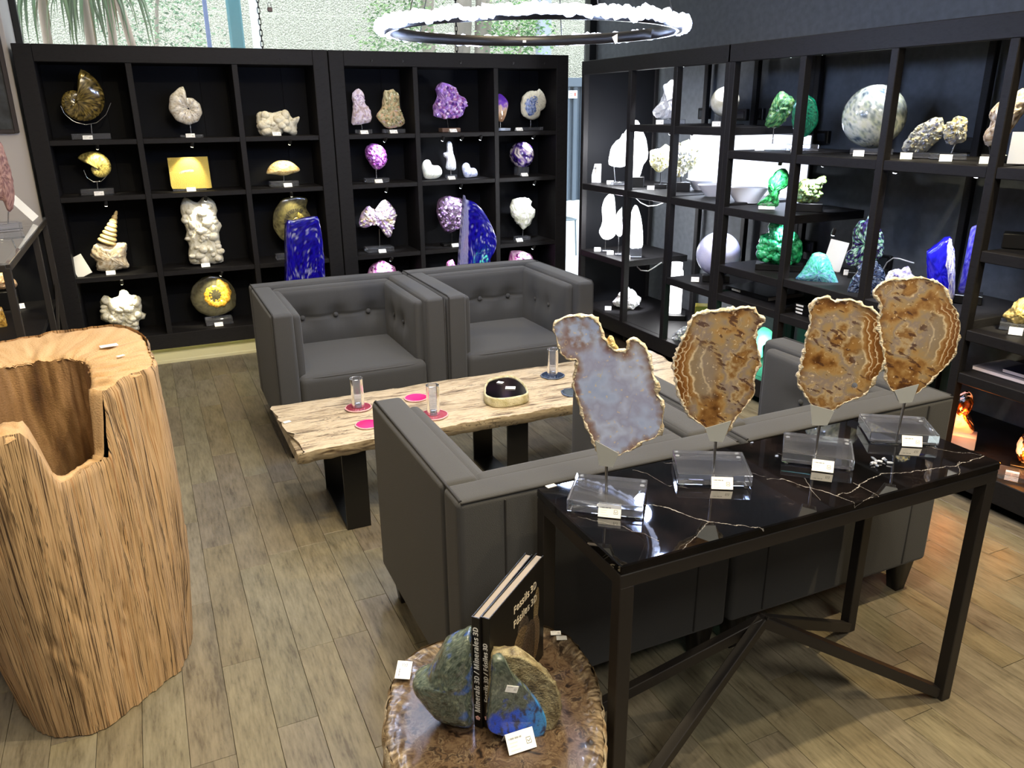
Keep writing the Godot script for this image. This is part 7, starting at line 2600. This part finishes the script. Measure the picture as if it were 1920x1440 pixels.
		b.plate(face, -0.006, 0.006)
		part("slice", b, agate_mat(k, poly, t), o)
		# rough cream crust round the edge
		b = MB.new()
		var rings := []
		var m := poly.size()
		for i in m:
			var p := poly[i]
			var tg := (poly[(i + 1) % m] - poly[(i - 1 + m) % m]).normalized()
			var nr := tg.orthogonal()
			var r := 0.0038 * clampf(1.0 + 1.9 * nz.get_noise_2d(i * 0.22, k * 9.0) + 1.0 * nz.get_noise_2d(i * 1.1, k * 5.0), 0.35, 2.2)
			var ring := PackedVector3Array()
			for j in 8:
				var a := TAU * j / 8
				var e := 1.0 + 0.35 * nz.get_noise_3d(p.x * 90, p.y * 90, j * 1.7 + k)
				ring.append(Vector3(p.x, p.y, 0) + Vector3(nr.x, nr.y, 0) * cos(a) * r * e + Vector3(0, 0, 1) * sin(a) * 0.0078 * e)
			rings.append(ring)
		rings.append(rings[0])
		b.skin(rings, false, false)
		paint(b, 0, hx(["86745a", "b8a888", "d6ccb4", "e4dccb", "a8957a"]), 70.0, k * 3.0, 1.3)
		part("rind", b, M.stone, o)
		if k == 0: # small folded lip of crust at the upper notch
			b = MB.new()
			blob(b, flat_on(t, [1136, 640, 1144, 630, 1150, 632, 1155, 645, 1160, 657, 1150, 660, 1142, 652]), 0.008, 0.003, 2.0, 20, 60.0)
			paint(b, 0, hx(["b8954e", "e8d29c", "d8bb7c"]), 70.0, 5.0)
			part("rind_lip", b, M.stone, o)
		# card before the block
		var cx = [[1142, 971], [1354, 918], [1542, 885], [1710, 838]][k]
		lean_card("white label card in front of the %s agate stand" % names[k], on_y(cx[0], cx[1], y0 + 0.001), 0.052, 0.03, rad_to_deg(atan2(n.x, n.z)), 26.0)
	single("price_sticker", "small white sticker on the far left corner of the marble table", "sticker", flat_card(0.026, 0.014), M.paper, Transform3D(Basis(Vector3.UP, 0.1), on_y(1033, 911, 0.7658)))
	# a few clear chips lying between the right-hand stands
	var tp := upright(on_y(1648, 868, y0))
	var cp := thing("quartz_chips", "small clear crystal chip lying between the right brown agate stands", "mineral", tp.origin)
	var cb := MB.new()
	for k in 9:
		cb.col = Color.html(["b8c0d0", "8a94a8", "e0e4f0"][k % 3]).srgb_to_linear()
		cb.point(Vector3(-0.03 + 0.0075 * k, 0.003, 0.012 * sin(k * 1.3)), Vector3(cos(k * 2.0), 0.15, sin(k * 2.4)), 0.0035, 0.016)
	part("stone", cb, M.gloss, cp)


func keyhole(poly: PackedVector2Array, c: Vector2, r: float) -> PackedVector2Array:
	var near := 0
	for i in poly.size():
		if poly[i].distance_to(c) < poly[near].distance_to(c):
			near = i
	var area := 0.0
	for i in poly.size():
		area += poly[i].cross(poly[(i + 1) % poly.size()])
	var a0 := (poly[near] - c).angle()
	var out := PackedVector2Array()
	for i in poly.size() + 1:
		out.append(poly[(near + i) % poly.size()] + (Vector2(0.00002, 0.00002) if i == poly.size() else Vector2.ZERO))
	for i in 15:
		var a := a0 - signf(area) * TAU * i / 14.0
		out.append(c + Vector2(cos(a) * r, sin(a) * r * 1.25) + (Vector2(0.00002, 0.00002) if i == 0 else Vector2.ZERO))
	return out


func agate_mat(k: int, poly: PackedVector2Array, t: Transform3D) -> StandardMaterial3D:
	var box2 := Rect2(poly[0], Vector2.ZERO)
	for p in poly:
		box2 = box2.expand(p)
	var w := 300
	var h := int(w * box2.size.y / box2.size.x)
	var im := Image.create(w, h, false, Image.FORMAT_RGB8)
	var few := PackedVector2Array()
	for i in range(0, poly.size(), 3):
		few.append(poly[i])
	var banded := flat_on(t, [[1235, 700], [1272, 690], [1660, 640], [1800, 625]][k])[0] # where the bands run along the edge
	var warm := hx(["4e321a", "74502a", "8e6a3c", "a5875a", "988566", "8a7d76", "b09c7a", "805f38", "947040"])
	var lilac := hx(["8c98c4", "9fb0dc", "b0c0e6", "a2a8cc", "bccaec", "a4a8c8"])
	# the banding inward from the edge: distance in metres and colour
	var at_d := [0.0, 0.009, 0.0115, 0.0135, 0.021, 0.0235, 0.026, 0.034, 0.038, 0.043, 0.060, 0.064, 0.069, 1.0]
	var cols := hx(["64401e", "754a22", "d8c8a8", "6e4520", "8a5e30", "dccdb0", "7e5428", "98754a", "d0c0a0", "8a7a64", "8e8272", "c2b49c", "8c8074", "8c8074"])
	for y in h:
		for x in w:
			var p := box2.position + Vector2(float(x) / w, 1.0 - float(y) / h) * box2.size
			var d := 9.0
			for i in few.size():
				d = minf(d, p.distance_squared_to(few[i]))
			d = sqrt(d)
			var a := nz.get_noise_3d(p.x * 7, p.y * 7, k * 7.0)
			var s := nz.get_noise_3d(p.x * 24, p.y * 24, k * 7.0 + 3)
			var f := nz.get_noise_3d(p.x * 90, p.y * 90, k * 3.0)
			var pal := warm if k else lilac
			var v := clampf(0.5 + 0.8 * a + (0.28 * s + 0.06 * f) * (1.0 if k else 0.4), 0, 0.999) * (pal.size() - 1)
			var c: Color = pal[int(v)].lerp(pal[int(v) + 1], v - int(v))
			if k == 0: # brown only near the crust and in the lobe
				var lobe := smoothstep(0.05, 0.02, p.distance_to(box2.position + box2.size * Vector2(0.22, 0.86)))
				var br := clampf(1.0 - d / (0.016 + 0.02 * a) + 0.5 * s, 0, 1)
				c = c.lerp(Color.html("8e6a3c").lerp(Color.html("74493a"), clampf(0.5 + s, 0, 1)), clampf(br * 0.8 + lobe * clampf(0.3 + s * 1.5, 0, 0.6), 0, 0.9))
			else:
				c = c.lerp(Color.html("653f1a"), clampf(1.0 - d / 0.018 + 0.6 * s, 0, 1) * 0.6)
				var near := p.distance_to(banded)
				var zone := smoothstep(0.105, 0.06, near + 0.05 * a)
				var e := maxf(d + 0.012 * nz.get_noise_3d(p.x * 11 + 3, p.y * 11, k) + 0.006 * nz.get_noise_3d(p.x * 34, p.y * 34, k + 4.0), 0.0)
				var q := 0
				while e > at_d[q + 1]:
					q += 1
				var bc: Color = cols[q].lerp(cols[q + 1], smoothstep(0.0, 1.0, (e - at_d[q]) / (at_d[q + 1] - at_d[q])))
				c = c.lerp(bc, zone * 0.92)
				var hollow := smoothstep(0.26, 0.4, nz.get_noise_3d(p.x * 22 + 20, p.y * 48 + p.x * 20, k * 5.0))
				c = c.lerp(Color.html("3a2420"), hollow * 0.65 * (1.0 - zone))
			var fleck := smoothstep(0.44, 0.52, nz.get_noise_3d(p.x * 80, p.y * 80, k * 11.0 + 50))
			c = c.lerp(Color.html("e0cdb0"), fleck * 0.7)
			if absf(nz.get_noise_3d(p.x * 6 + 5, p.y * 6, k * 13.0)) < 0.004 and s > 0.05:
				c = c.lerp(Color.html("dcc8a0"), 0.5)
			im.set_pixel(x, y, c)
	var m := mat(Color(1, 1, 1), 0.12)
	m.albedo_texture = ImageTexture.create_from_image(im)
	m.backlight_enabled = true
	m.backlight = Color(0.35, 0.3, 0.25)
	m.clearcoat_enabled = true
	m.clearcoat = 0.6
	m.clearcoat_roughness = 0.05
	return m
